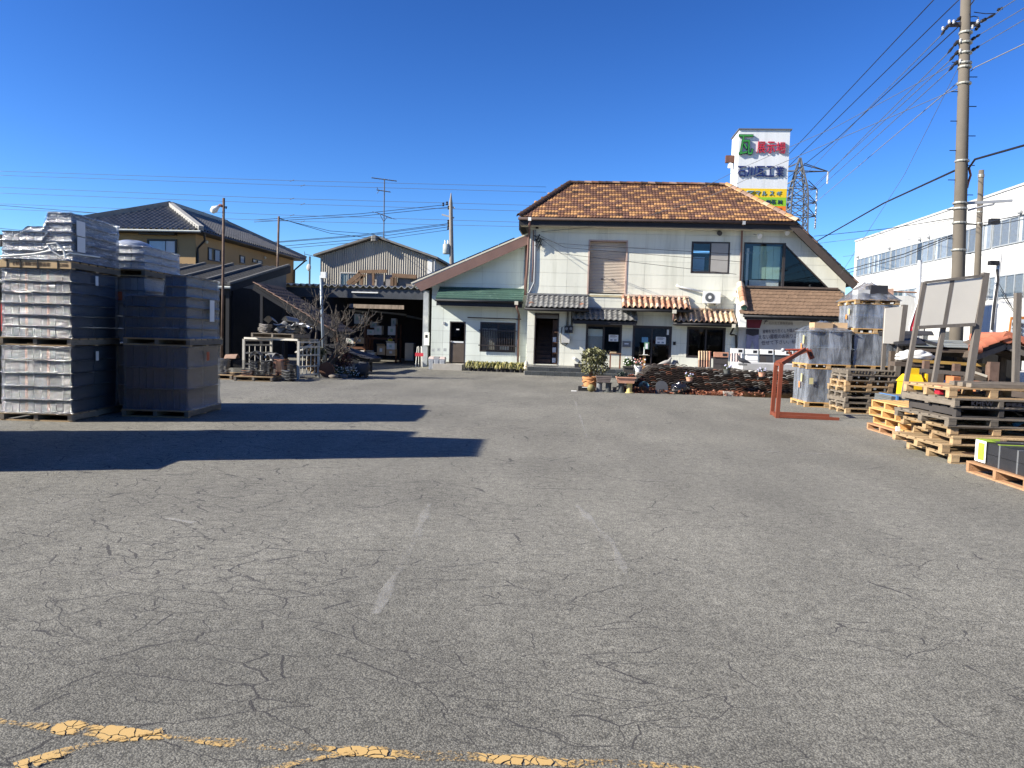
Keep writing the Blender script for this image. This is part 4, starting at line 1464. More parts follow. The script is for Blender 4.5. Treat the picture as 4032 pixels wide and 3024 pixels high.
pipe(annex, [at(2076, 945, Y=YA - 0.1), at(2072, 1000, Y=YA - 0.1), at(2066, 1160, Y=YA - 0.1)], 0.045, BROWNP)
# rail, door, barred window, recycling marks
MB().tube([at(1841, 1250, Y=YA - 0.22), at(2052, 1257, Y=YA - 0.22)], 0.028, 6).build('drying_rail', BRONZE, annex)
x0, x1, z0_, z1_ = AH_DOOR
f = MB()
f.box(x0, x0 + 0.05, YA - 0.03, YA + 0.1, z0_, z1_).box(x1 - 0.05, x1, YA - 0.03, YA + 0.1, z0_, z1_).box(x0 + 0.05, x1 - 0.05, YA - 0.03, YA + 0.1, z1_ - 0.05, z1_)
ad = f.build('back_door', BRONZE, annex)
MB().box(x0 + 0.05, x1 - 0.05, YA + 0.01, YA + 0.05, z0_ + 0.02, z0_ + 0.95).build('door_panel', mat('bronze_door', (0.095, 0.075, 0.06), rough=0.5), ad)
MB().box(x0 + 0.05, x1 - 0.05, YA + 0.02, YA + 0.03, z0_ + 0.95, z1_ - 0.05).build('pane', PANE_D, ad)
MB().box(x0 + 0.09, x1 - 0.08, YA - 0.005, YA + 0.005, z0_ + 0.93, z0_ + 1.0).build('sticker_strip', PAPER, ad)
MB().ball((x0 + 0.09, YA - 0.03, z0_ + 0.98), 0.035).build('door_knob', GREYPL, ad)
MB().box((x0 + x1) / 2 - 0.06, (x0 + x1) / 2 + 0.07, YA - 0.004, YA + 0.012, z0_ + 1.5, z0_ + 1.55).build('name_plate', PAPER, ad)
MB().box(x0 - 0.55, x1 + 0.02, YA - 1.0, YA - 0.01, 0.0, 0.26).build('door_step', CONC, annex)
aw2 = window(annex, *AH_WIN, YA - 0.03, BRONZE, PANE, 2, fw=0.05)
x0, x1, z0_, z1_ = AH_WIN
MB().box(x0 + 0.08, (x0 + x1) / 2 - 0.06, YA + 0.10, YA + 0.12, z0_ + 0.06, z1_ - 0.28).build('roller_blind', mat('tan_blind', (0.26, 0.23, 0.2)), aw2)
MB().box((x0 + x1) / 2 + 0.08, (x0 + x1) / 2 + 0.5, YA + 0.08, YA + 0.1, z0_ + 0.1, z0_ + 0.3).build('paper_stack', PAPER, aw2)
for z in (z0_ + 0.26, z0_ + 0.92):
 MB().box(x0 - 0.05, x1 + 0.06, YA - 0.16, YA - 0.12, z, z + 0.045).build('grille_rail', BRONZE, aw2)
for i in range(15):
 xq = x0 + 0.05 + (x1 - x0 - 0.1) * i / 14
 hh = 1.12 if i % 4 == 3 else 1.0
 MB().box(xq - 0.014, xq + 0.014, YA - 0.145, YA - 0.118, z0_ + 0.05, z0_ + hh).build('grille_bar', BRONZE, aw2)
c = at(1749, 1272, Y=YA)
MB().box(c.x - 0.04, c.x + 0.04, YA - 0.07, YA - 0.022, c.z - 0.06, c.z + 0.05).build('door_bell', GREYPL, annex)
for u, v in ((1705, 1378), (1727, 1376), (1752, 1377)):
 c = at(u, v, Y=YA)
 s = MB().box(c.x - 0.07, c.x + 0.07, YA - 0.026, YA - 0.0225, c.z - 0.07, c.z + 0.07).build('sorting_sticker', mat('faded_sticker', (0.42, 0.45, 0.43), var=0.12, scale=30, bump=0), annex)
 MB().prism([(c.x - 0.035, YA - 0.028, c.z - 0.03), (c.x + 0.035, YA - 0.028, c.z - 0.03), (c.x, YA - 0.028, c.z + 0.035)], (0, 0.001, 0)).build('recycle_mark', mat('faded_ink', (0.28, 0.3, 0.3), bump=0), s)
# ------------------------------------------------------------------ tiles on any plane
def inside(poly, u, v):
 c = False
 n = len(poly)
 for i in range(n):
  (x0, y0), (x1, y1) = poly[i], poly[(i + 1) % n]
  if (y0 > v) != (y1 > v) and u < (x1 - x0) * (v - y0) / (y1 - y0) + x0:
   c = not c
 return c
def tile_plane(parent, corners, w, l, kind, mats, amp, th, limit=300, pick=None, lift=0.0, name='roof_tile', rest_name='far_roof_tiling'):
 """Tiles on a plane polygon; corners[0]->corners[1] is the eave. Nearest rows are pieces, the rest is one part."""
 o = Vector(corners[0])
 ud = (Vector(corners[1]) - o).normalized()
 nrm = None
 for c in corners[2:]:
  q = ud.cross(Vector(c) - o)
  if q.length > 1e-3:
   nrm = q.normalized()
   break
 vd = nrm.cross(ud)
 R = Matrix((ud, vd, nrm)).transposed()
 poly = [((Vector(c) - o).dot(ud), (Vector(c) - o).dot(vd)) for c in corners]
 umin, umax = min(p[0] for p in poly), max(p[0] for p in poly)
 vmax = max(p[1] for p in poly)
 ms = [tile_mesh(kind, w * 1.0, l, amp, th, m, name) for m in mats]
 rest, mi, cnt = MB(), [], 0
 r = 0
 while r * l < vmax - l * 0.4:
  c = 0
  while umin + c * w < umax - w * 0.3:
   u, v = umin + (c + 0.5) * w, r * l
   if inside(poly, u, v + l * 0.5):
    k = pick(r, c) if pick else RNG.randrange(len(ms))
    p = o + ud * u + vd * v + nrm * lift
    if cnt < limit:
     put(name, ms[k], parent, p, R)
    else:
     i = len(rest.v)
     rest.v += [tuple(p + R @ q.co) for q in ms[k].vertices]
     for f in ms[k].polygons:
      rest.f.append(tuple(i + j for j in f.vertices))
      mi.append(k)
    cnt += 1
   c += 1
  r += 1
 if rest.v:
  ob = rest.build(rest_name, mats[0], parent, True)
  for m in mats[1:]:
   ob.data.materials.append(m)
  ob.data.polygons.foreach_set('material_index', mi)
  sharp(ob.data, 40)
  ob['kind'] = 'stuff'
 return cnt
# ------------------------------------------------------------------ ochre house far left
OCH = mat('ochre_render', (0.31, 0.21, 0.105), rough=0.9, var=0.08, scale=1.5, bump=0.4, bscale=50)
DKFR = mat('dark_window_frame', (0.02, 0.02, 0.022), rough=0.4)
HKAW = mat('weathered_grey_kawara', (0.15, 0.148, 0.14), rough=0.45, var=0.3, scale=4, spec=0.5, rnd=0.2)
WHTILE = mat('pale_mortar', (0.3, 0.295, 0.275), var=0.15)
house = thing('ochre_house', 'ochre rendered two storey house with grey tiled hip roof behind the dark shed', 'house', (-24, 46, 0))
HY = 39.0
hx = at(770, 1000, Y=HY).x
HYB = 53.0
HXL = hx - 7.2
hez = at(800, 908, Y=HY - 0.6).z
hz_top = hez - 0.12
MB().box(HXL, hx, HY, HYB, 0.0, hz_top).build('wall', OCH, house)
yr = 42.6
rp = at(671, 813, Y=yr)
E1, E2, E3, E4 = Vector((HXL - 0.6, HY - 0.6, hez)), Vector((hx + 0.6, HY - 0.6, hez)), Vector((hx + 0.6, HYB + 0.7, hez)), Vector((HXL - 0.6, HYB + 0.7, hez))
Rn, Rf = Vector((rp.x, yr, rp.z)), Vector((rp.x, HYB - 3.4, rp.z))
mb = MB()
mb.poly([E1, E2, Rn]).poly([E2, E3, Rf, Rn]).poly([E3, E4, Rf]).poly([E4, E1, Rn, Rf])
mb.poly([E1 - Vector((0, 0, .1)), E4 - Vector((0, 0, .1)), E3 - Vector((0, 0, .1)), E2 - Vector((0, 0, .1))])
mb.build('roof_deck', DGREY, house)
tile_plane(house, [E1, E2, Rn], 0.30, 0.30, 'wave', [HKAW], 0.085, 0.02, 160, rest_name='front_roof_tiling')
tile_plane(house, [E2, E3, Rf, Rn], 0.30, 0.30, 'wave', [HKAW], 0.085, 0.02, 140, rest_name='side_roof_tiling')
def ridge_bar(a, b, m, w=0.28, h=0.26, name='ridge'):
 MB().beam(Vector(a) + Vector((0, 0, h * 0.5)), Vector(b) + Vector((0, 0, h * 0.5)), w, h).build(name, m, house)
ridge_bar(Rn, Rf, HKAW)
ridge_bar(E2, Rn, WHTILE, 0.26, 0.24, 'hip_ridge')
ridge_bar(E1, Rn, HKAW, 0.26, 0.3, 'hip_ridge')
ridge_bar(E3, Rf, HKAW, 0.26, 0.24, 'hip_ridge')
MB().tube([E1 + Vector((0, -0.06, -0.05)), E2 + Vector((0, -0.06, -0.05))], 0.06, 6).build('gutter', mat('gutter_silver', (0.36, 0.38, 0.36)), house)
MB().tube([E2 + Vector((0.06, 0, -0.05)), E3 + Vector((0.06, 0, -0.05))], 0.06, 6).build('gutter', DKFR, house)
MB().tube([E2 + Vector((0.05, 0.2, -0.08)), E2 + Vector((0, 0.4, -0.45)), (hx + 0.12, HY - 0.02, hez - 0.85), (hx + 0.07, HY + 0.1, hez - 1.1), (hx + 0.07, HY + 0.1, 2.5)], 0.06, 6).build('downpipe', DKFR, house)
MB().tube([E3 + Vector((0.05, -0.2, -0.08)), (hx + 0.1, HYB - 0.1, hez - 0.8), (hx + 0.08, HYB - 0.1, 2.5)], 0.06, 6).build('downpipe', DKFR, house)
a, b = at(578, 940, Y=HY - 0.05), at(695, 1002, Y=HY - 0.05)
w_ = window(house, a.x, b.x, b.z, a.z, HY - 0.06, DKFR, glass_mat('house_glass', (0.9, 0.94, 0.97), 1.0, 1.4), 2, fw=0.07, split=[a.x + 0.07, a.x + (b.x - a.x) * 0.63, b.x - 0.07])
CURT = mat('white_pleated_curtain', (0.5, 0.52, 0.55), var=0.15, scale=14, stretch=(6, 1, 0.05))
MB().box(a.x + 0.12, b.x - 0.12, HY - 0.012, HY - 0.004, b.z + 0.1, a.z - 0.1).build('curtain', CURT, w_)
a, b = at(552, 916, Y=HY - 0.15), at(692, 926, Y=HY - 0.15)
MB().box(a.x, b.x, HY - 0.3, HY - 0.01, b.z, a.z).build('shade_box', DKFR, house)
def side_window(parent, x, y0, y1, z0, z1, fm, pm, n=2, inner=None, out=1):
 """Window in a wall that runs along Y; out=+1 faces +X."""
 s = out
 f = MB()
 def bx(ya, yb, za, zb, d0=0.0, d1=0.06):
  xx = sorted((x + s * d0, x + s * d1))
  f.box(xx[0], xx[1], ya, yb, za, zb)
 t = 0.06
 bx(y0, y1, z0, z0 + t)
 bx(y0, y1, z1 - t, z1)
 for i in range(n + 1):
  yy = y0 + (y1 - y0 - t) * i / n
  bx(yy, yy + t, z0 + t, z1 - t)
 w = f.build('window', fm, parent)
 for i in range(n):
  ya, yb = y0 + (y1 - y0 - t) * i / n + t, y0 + (y1 - y0 - t) * (i + 1) / n
  xx = sorted((x + s * 0.025, x + s * 0.03))
  MB().box(xx[0], xx[1], ya, yb, z0 + t, z1 - t).build('pane', pm, w)
  if inner:
   xx = sorted((x + s * 0.004, x + s * 0.012))
   if RNG.random() < 0.85:
    MB().box(xx[0], xx[1], ya, ya + (yb - ya) * RNG.choice((1, 1, 0.6)), z0 + t, z1 - t).build('curtain', inner, w)
   else:
    MB().box(xx[0], xx[1], ya, yb, z0 + t, z1 - t).build('dark_room', INNER, w)
 return w
HG = glass_mat('house_glass', (0.9, 0.94, 0.97), 1.0, 1.4)
for (u0, v0, u1, v1, n) in ((821, 974, 870, 1035, 2), (946, 1005, 965, 1040, 1), (996, 1018, 1034, 1042, 2)):
 a, b = at(u0, v0, X=hx + 0.05), at(u1, v1, X=hx + 0.05)
 side_window(house, hx, a.y, b.y, b.z, at(u0, v0, X=hx).z, DKFR, HG, n, CURT)
for u, v in ((813, 953), (1043, 1015)):
 c = at(u, v, X=hx + 0.05)
 MB().ball(c, 0.10).build('round_vent', CREAM, house)
# ------------------------------------------------------------------ dark open shed with tiled roof, left
SHED_E, SHED_R = 29.0, 35.2
SX = at(906, 1128, Y=SHED_E).x
sez, srz = at(900, 1126, Y=SHED_E).z, at(1136, 1050, X=SX).z
shed = thing('open_shed', 'long dark open shed with charcoal tiled roof on the left', 'shed', (-20, 32, 0))
DKST = mat('dark_painted_steel', (0.024, 0.025, 0.028), rough=0.8, spec=0.15, var=0.15)
SX0 = -33.0
dk = MB()
dk.prism([(SX0, SHED_E, sez - 0.02), (SX0, SHED_R, srz - 0.02), (SX0, SHED_R, srz - 0.1), (SX0, SHED_E, sez - 0.1)], (SX - SX0, 0, 0))
dk.build('roof_deck', DKST, shed)
SHT = mat('charcoal_roofing_tile', (0.05, 0.05, 0.048), rough=0.8, var=0.3, scale=4)
tile_plane(shed, [(SX0, SHED_E, sez), (SX, SHED_E, sez), (SX, SHED_R, srz), (SX0, SHED_R, srz)], 0.28, 0.26, 'wave', [SHT], 0.04, 0.018, 0, rest_name='shed_roof_tiling')
for i in range(9):
 x = SX - 0.05 - i * 1.35
 MB().beam((x, SHED_E - 0.02, sez + 0.09), (x, SHED_R, srz + 0.09), 0.12, 0.10).build('roof_batten', mat('grey_batten', (0.11, 0.11, 0.105)), shed)
MB().prism([(SX, SHED_E - 0.02, sez + 0.02), (SX, SHED_R, srz + 0.02), (SX, SHED_R, srz - 0.28), (SX, SHED_E - 0.02, sez - 0.2)], (0.05, 0, 0)).build('barge_board', DKST, shed)
MB().tube([(SX0, SHED_E - 0.08, sez - 0.06), (SX + 0.05, SHED_E - 0.08, sez - 0.06)], 0.06, 6).build('gutter', mat('gutter_silver', (0.36, 0.38, 0.36)), shed)
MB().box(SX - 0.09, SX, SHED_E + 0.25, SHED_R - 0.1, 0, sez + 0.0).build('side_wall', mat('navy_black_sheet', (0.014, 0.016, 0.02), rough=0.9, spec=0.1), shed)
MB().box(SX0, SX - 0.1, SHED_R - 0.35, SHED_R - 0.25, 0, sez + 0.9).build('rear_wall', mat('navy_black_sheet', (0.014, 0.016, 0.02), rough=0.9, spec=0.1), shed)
MB().prism([(SX - 0.09, SHED_E + 0.3, sez + 0.01), (SX - 0.09, SHED_R - 0.3, sez + 0.01), (SX - 0.09, SHED_R - 0.3, srz - 0.12)], (0.05, 0, 0)).build('gable_panel', mat('dim_gable', (0.1, 0.105, 0.11)), shed)
for x in (SX - 0.15, SX - 4.0, SX - 8.0, SX - 12.0):
 MB().box(x - 0.07, x + 0.07, SHED_E + 0.1, SHED_E + 0.24, 0, sez - 0.1).build('post', DKST, shed)
MB().box(SX0, SX - 0.05, SHED_E + 0.11, SHED_E + 0.23, sez - 0.35, sez - 0.11).build('beam', DKST, shed)
# ------------------------------------------------------------------ lamp pole and thin pole by the shed
RUST = mat('rusted_pipe', (0.10, 0.065, 0.048), rough=0.8, var=0.35, scale=5, second=(0.30, 0.27, 0.22), s2=2.0)
LPY = 28.3
lt, lb = at(881, 780, Y=LPY), at(872, 1440, Y=LPY)
lp = thing('floodlight_pole', 'rusty pipe pole with white floodlight beside the dark shed', 'lamp pole', (lb.x, LPY, 0))
MB().tube([(lb.x, LPY, 0), at(878, 1130, Y=LPY), lt], 0.05, 8).build('pole', RUST, lp, True)
c = at(845, 824, Y=LPY)
MB().tube([at(862, 812, Y=LPY), at(853, 819, Y=LPY - .05), c, at(836, 832, Y=LPY - 0.1)], [0.05, 0.09, 0.14, 0.10], 12).build('lamp_shade', WHITEP, lp, True)
MB().tube([at(880, 813, Y=LPY), at(866, 808, Y=LPY), at(859, 815, Y=LPY)], 0.055, 8).build('lamp_neck', mat('red_brown_neck', (0.22, 0.09, 0.06)), lp, True)
MB().tube([at(875, 815, Y=LPY), at(893, 815, Y=LPY), at(889, 822, Y=LPY)], 0.03, 6).build('clamp', DKST, lp)
tp = at(1098, 852, Y=34.6)
tb = at(1093, 1050, Y=34.6)
o = MB().tube([(tb.x, 34.6, 4.25), tb, tp], 0.05, 7).build('conduit_mast', RUST, None, True)
tag(o, 'thin rusty conduit mast standing on the shed roof end', 'mast')
# ------------------------------------------------------------------ steel canopy warehouse in the middle
CY = 35.6
cz = at(1380, 1128, Y=CY).z
cx0, cx1 = at(1000, 1115, Y=CY).x, at(1668, 1140, Y=CY).x
CYB = 46.0
store = thing('canopy_warehouse', 'open steel warehouse with zigzag corrugated roof edge, dark inside, between shed and annex', 'warehouse', ((cx0 + cx1) / 2, 40, 0))
pts = []
nw = int((cx1 - cx0) / 0.15)
for i in range(nw + 1):
 pts.append((cx0 + (cx1 - cx0) * i / nw, cz + (0.07 if i % 2 else -0.05)))
mb = MB()
for i in range(nw):
 (xa, za), (xb, zb) = pts[i], pts[i + 1]
 mb.hexa([(xa, CY, za), (xb, CY, zb), (xb, CYB, zb + 0.25), (xa, CYB, za + 0.25), (xa, CY, za + 0.025), (xb, CY, zb + 0.025), (xb, CYB, zb + 0.275), (xa, CYB, za + 0.275)])
mb.build('corrugated_roof', mat('weathered_sheet_roof', (0.30, 0.30, 0.28), rough=0.8, var=0.2), store)
MB().box(cx0, cx1 + 0.1, CY + 0.12, CY + 0.3, cz - 0.52, cz - 0.09).build('front_beam', mat('blue_grey_steel', (0.055, 0.06, 0.068), rough=0.5), store)
MB().box(cx1 - 0.02, cx1 + 0.22, CY + 0.1, CY + 0.34, 0, cz - 0.1).build('post', mat('pale_steel', (0.30, 0.32, 0.34), rough=0.6, second=(0.5, 0.5, 0.47), s2=1.0), store)
for k, x in enumerate((cx0 + 0.5, (cx0 + cx1) / 2 - 1.2)):
 MB().box(x, x + 0.16, CY + 5.0, CY + 5.16, 0, cz).build('post', DKST, store)
for k in range(4):
 MB().box(cx0, cx1, CY + 2.2 + 2 * k, CY + 2.34 + 2 * k, cz - 0.2, cz - 0.06).build('purlin', DKST, store)
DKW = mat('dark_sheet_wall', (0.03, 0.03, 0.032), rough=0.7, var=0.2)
zs0, zs1 = at(1500, 1200, Y=CYB).z, at(1500, 1216, Y=CYB).z
xs0, xs1 = at(1376, 1200, Y=CYB).x, at(1592, 1205, Y=CYB).x
bw_ = MB()
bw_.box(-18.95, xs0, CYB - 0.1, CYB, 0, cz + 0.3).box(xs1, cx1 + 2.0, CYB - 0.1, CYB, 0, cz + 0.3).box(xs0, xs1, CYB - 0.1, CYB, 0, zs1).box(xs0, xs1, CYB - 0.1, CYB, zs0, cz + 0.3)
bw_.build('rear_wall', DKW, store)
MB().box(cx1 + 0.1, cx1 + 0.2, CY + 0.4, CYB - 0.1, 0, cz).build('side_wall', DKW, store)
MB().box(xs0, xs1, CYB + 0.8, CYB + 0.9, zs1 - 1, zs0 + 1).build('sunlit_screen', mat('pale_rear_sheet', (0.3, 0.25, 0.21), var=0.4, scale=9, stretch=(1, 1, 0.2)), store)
a, b = at(1385, 1150, Y=CY + 0.05), at(1488, 1155, Y=CY + 0.05)
MB().box(a.x, b.x, CY + 0.02, CY + 0.11, b.z, b.z + 0.055).build('tube_lamp', WHITEP, store)
for (u0, v0, u1, v1) in ((1370, 1221, 1455, 1231), (1458, 1224, 1600, 1240), (1600, 1244, 1660, 1256)):
 MB().beam(at(u0, v0, Y=41), at(u1, v1, Y=41.5), 0.05, 0.10).build('ceiling_rail', mat('galvanised', (0.36, 0.38, 0.4), rough=0.5), store)
# racks inside
RACK = mat('rust_brown_rack', (0.13, 0.06, 0.035), var=0.3)
CARD = mat('cardboard', (0.42, 0.29, 0.17), rough=0.9, var=0.1, rnd=0.12)
CARDW = mat('white_carton', (0.55, 0.53, 0.5), rough=0.9, var=0.08, rnd=0.1)
def rack(label, u0, u1, Y, vs, depth=1.0):
 x0, x1 = at(u0, 1350, Y=Y).x, at(u1, 1350, Y=Y).x
 zt = at((u0 + u1) / 2, vs[0], Y=Y).z
 r = thing('storage_rack', label, 'rack', ((x0 + x1) / 2, Y + depth / 2, 0))
 for x in (x0, x1):
  for y in (Y, Y + depth):
   MB().box(x - 0.045, x + 0.045, y - 0.045, y + 0.045, 0, zt + 0.7).build('upright', RACK, r)
 for v in vs:
  z = at((u0 + u1) / 2, v, Y=Y).z
  MB().box(x0 + 0.05, x1 - 0.05, Y - 0.04, Y + depth, z - 0.09, z).build('shelf', RACK, r)
 return r
rack('rust brown warehouse rack with cartons, left bay', 1330, 1436, 38.4, (1284, 1366))
rack('dark warehouse rack with cartons on its upper shelf, right bay', 1446, 1560, 38.6, (1330,))
def carton(u0, v0, u1, v1, Y, label, m=CARD, open_=False, tilt=0.0, d=0.45, z=None):
 a, b = at(u0, v1, Y=Y), at(u1, v0, Y=Y)
 w, h = b.x - a.x, b.z - a.z
 z0 = a.z if z is None else z
 t = thing('carton', label, 'box', ((a.x + b.x) / 2, Y, z0), tilt, 'cartons in the warehouse')
 bx = MB().box(-w / 2, w / 2, 0, d, 0, h)
 fx = lambda o: (setattr(o, 'parent', t), o)[1]
 fx(bx.build('body', m))
 fx(MB().box(-w * 0.16, w * 0.16, -0.004, 0, h * 0.35, h * 0.72).build('shipping_label', CARDW if m is CARD else mat('green_label', (0.3, 0.42, 0.34))))
 fx(MB().box(-0.025, 0.025, -0.006, d, h, h + 0.004).build('tape', mat('tape_tan', (0.45, 0.36, 0.22), rough=0.3)))
 if open_:
  fx(MB().hexa([(-w / 2, 0, h), (w / 2, 0, h), (w / 2, -0.16, h + 0.1), (-w / 2, -0.16, h + 0.1), (-w / 2, 0.008, h), (w / 2, 0.008, h), (w / 2, -0.152, h + 0.106), (-w / 2, -0.152, h + 0.106)]).build('flap', m))
 return t
for spec in ((1394, 1330, 1434, 1352, 38.35, 'tan carton on the middle shelf of the left rack', CARD), (1362, 1332, 1392, 1352, 38.35, 'white carton beside the tan one on the left rack', CARDW),
    (1474, 1283, 1503, 1317, 38.5, 'double-height grey carton in the middle of the right rack shelf', CARDW), (1527, 1285, 1557, 1319, 38.5, 'grey carton with green label at the right end of the rack shelf', CARDW),
    (1457, 1268, 1485, 1290, 38.9, 'grey carton behind the tall one on the right rack', CARDW), (1540, 1254, 1559, 1285, 38.9, 'pale carton stacked highest on the right rack', CARDW),
    (1445, 1298, 1474, 1318, 38.45, 'flattened grey carton at left end of the right rack shelf', CARDW),
    (1394, 1236, 1418, 1274, 38.4, 'white carton on top shelf of the left rack', CARDW), (1420, 1240, 1440, 1276, 38.4, 'tall white bag-like carton on top shelf beside the rack upright', CARDW)):
 carton(*spec)
for spec in ((1484, 1362, 1516, 1397, 37.4, 'open tan carton standing on the pallet in the warehouse mouth', CARD, True), (1522, 1352, 1554, 1376, 37.4, 'open white carton on top of the tan one at the warehouse mouth', CARDW, True),
    (1521, 1376, 1556, 1400, 37.4, 'tan carton under the open white one at the warehouse mouth', CARD), (1443, 1388, 1474, 1422, 37.3, 'open cream carton at the left of the warehouse pallet', CARDW, True), (1400, 1380, 1434, 1404, 38.2, 'white carton low on the left rack', CARDW)):
 carton(*spec)
a, b = at(1595, 1350, Y=42.0), at(1628, 1416, Y=42.0)
fr = thing('white_cabinet', 'tall white cabinet deep inside the dark warehouse', 'cabinet', ((a.x + b.x) / 2, 42.2, 0))
MB().box(a.x, b.x, 42.0, 42.6, 0.0, a.z).build('body', WHITEP, fr)
MB().box(a.x + 0.02, b.x - 0.02, 41.97, 41.995, a.z * 0.62, a.z - 0.02).build('upper_door', WHITEP, fr)
MB().box(a.x + 0.02, b.x - 0.02, 41.97, 41.995, 0.05, a.z * 0.6).build('lower_door', WHITEP, fr)
bk = at(1536, 1345, Y=38.3)
bu = thing('yellow_bucket', 'yellow bucket hanging under the right rack shelf', 'bucket', (bk.x, bk.y, bk.z - 0.1))
MB().lathe([(0.09, -0.13), (0.13, 0.13), (0.12, 0.13), (0.085, -0.11)], bk, 14).build('body', mat('yellow_plastic', (0.55, 0.45, 0.03), rough=0.4), bu, True)
MB().tube([bk + Vector((-0.13, 0, 0.12)), bk + Vector((0, 0, 0.26)), bk + Vector((0.13, 0, 0.12))], 0.01, 5).build('handle', GREYPL, bu)
# red-white stand by the warehouse post
c = at(1652, 1435, Z=0.0)
c = Vector((at(1652, 1400, Y=34.9).x, 34.9, 0))
st = thing('pipe_stand', 'white pipe stand with red band by the warehouse post', 'stand', c)
for dx in (-0.13, 0.13):
 MB().tube([c + Vector((dx * 1.2, -.1, 0)), c + Vector((dx * .8, -.05, 0.9)), c + Vector((dx * .5, 0, .95)), c + Vector((dx * .4, 0.05, 0.9)), c + Vector((dx * .5, .15, 0))], 0.016, 6).build('leg', WHITEP, st)
MB().box(c.x - 0.19, c.x + 0.19, c.y - 0.09, c.y - 0.08, 0.5, 0.66).build('red_band', mat('red_plate', (0.45, 0.04, 0.06), var=0.1), st)
c = Vector((at(1680, 1300, Y=CY).x, CY, 0))
o = thing('control_box', 'small white switch box on the warehouse post', 'switch box', c + Vector((0, 0, 1.4)))
zb = at(1680, 1330, Y=CY).z
MB().box(c.x - 0.1, c.x + 0.12, CY - 0.05, CY + 0.09, zb - 0.35, zb + 0.25).build('casing', WHITEP, o)
MB().box(c.x - 0.05, c.x + 0.06, CY - 0.06, CY - 0.051, zb, zb + 0.14).build('window_plate', BLACKW, o)
# three recycling bins
BIN = mat('pale_grey_bin', (0.42, 0.44, 0.46), rough=0.5, var=0.06)
for i, u in enumerate((1700, 1721, 1743)):
 c = Vector((at(u, 1430, Y=33.4).x, 33.4, 0.0))
 b = thing('trash_bin', ('pale grey ribbed bin with pink lid, leftmost of three by the annex', 'pale grey ribbed bin with dark lid, middle of three by the annex', 'pale grey ribbed bin with pink lid, rightmost of three by the annex')[i], 'bin', c)
 mb = MB()
 mb.hexa([c + Vector(q) for q in ((-.09, -.16, 0), (.09, -.16, 0), (.09, .16, 0), (-.09, .16, 0), (-.115, -.2, .46), (.115, -.2, .46), (.115, .2, .46), (-.115, .2, .46))])
 mb.build('body', BIN, b)
 for k in range(4):
  xx = c.x - 0.066 + 0.044 * k
  MB().hexa([(xx - .012, c.y - .175, .03), (xx + .012, c.y - .175, .03), (xx + .012, c.y - .155, .03), (xx - .012, c.y - .155, .03), (xx * 1.0 - .012, c.y - .207, .42), (xx + .012, c.y - .207, .42), (xx + .012, c.y - .18, .42), (xx - .012, c.y - .18, .42)]).build('rib', BIN, b)
 MB().hexa([c + Vector(q) for q in ((-.125, -.21, .46), (.125, -.21, .46), (.125, .21, .46), (-.125, .21, .46), (-.10, -.15, .54), (.10, -.15, .54), (.10, .17, .56), (-.10, .17, .56))]).build('lid', mat('pinkish_lid', (0.46, 0.38, 0.35)) if i != 1 else mat('dark_lid', (0.2, 0.2, 0.21)), b)
# ------------------------------------------------------------------ corrugated gable store behind
GY = 49.0
gst = thing('corrugated_barn', 'old beige corrugated metal barn with low gable behind the canopy', 'barn', (-13, 55, 0))
gl, gr, ga = at(1262, 1003, Y=GY), at(1706, 1020, Y=GY), at(1481, 940, Y=GY)
gz = (gl.z + gr.z) / 2
CORR = mat('beige_corrugated', (0.34, 0.32, 0.275), rough=0.7, var=0.15, scale=0.8, stretch=(3, 1, 0.3), second=(0.25, 0.2, 0.14), mix2=(0.6, 0.85))
wv = 0.145
nw = int((gr.x - gl.x) / wv * 2)
mb = MB()
for i in range(nw):
 xa, xb = gl.x + (gr.x - gl.x) * i / nw, gl.x + (gr.x - gl.x) * (i + 1) / nw
 ya, yb = GY + (0.05 if i % 2 else 0), GY + (0 if i % 2 else 0.05)
 tz = lambda x: gz + (ga.z - gz) * (1 - abs((x - ga.x) / ((gr.x - ga.x) if x > ga.x else (ga.x - gl.x))))
 mb.poly([(xa, ya, 0), (xb, yb, 0), (xb, yb, tz(xb)), (xa, ya, tz(xa))])
mb.build('corrugated_gable', CORR, gst)
MB().box(gr.x - 0.05, gr.x, GY + 0.06, 64, 0, gz).build('side_wall', CORR, gst)
MB().box(gl.x, gl.x + 0.05, GY + 0.06, 64, 0, gz).build('side_wall', CORR, gst)
for x0, z0, x1, z1, nm in ((gl.x - 0.35, gz - 0.08, ga.x, ga.z + 0.08, 'roof_slope'), (ga.x, ga.z + 0.08, gr.x + 0.35, gz - 0.08, 'roof_slope')):
 MB().prism([(x0, GY - 0.4, z0), (x1, GY - 0.4, z1), (x1, GY - 0.4, z1 + 0.13), (x0, GY - 0.4, z0 + 0.13)], (0, 15.5, 0)).build(nm, mat('grey_slate_sheet', (0.17, 0.165, 0.155), rough=0.9, var=0.25, scale=1.5), gst)
MB().lathe([(0.22, -0.2), (0.22, 0.12)], (ga.x, GY - 0.42, ga.z + 0.0), 6).build('ridge_end', mat('grey_slate_sheet', (0.17, 0.165, 0.155)), gst)
MB().box(gr.x - 0.35, gr.x - 0.06, GY - 0.03, GY + 0.0, 0, gz - 0.1).build('corner_trim', WHITEP, gst)
MB().tube([at(1712, 1020, Y=GY - 0.1), at(1711, 1090, Y=GY - 0.1)], 0.06, 6).build('downpipe', GREYPL, gst)
a, b = at(1338, 1072, Y=GY - 0.03), at(1405, 1120, Y=GY - 0.03)
window(gst, a.x, b.x, b.z - 1, a.z, GY - 0.05, mat('silver_frame', (0.45, 0.45, 0.43)), HG, 2, fw=0.06)
BROK = mat('bare_timber', (0.16, 0.10, 0.06), var=0.25, rnd=0.2)
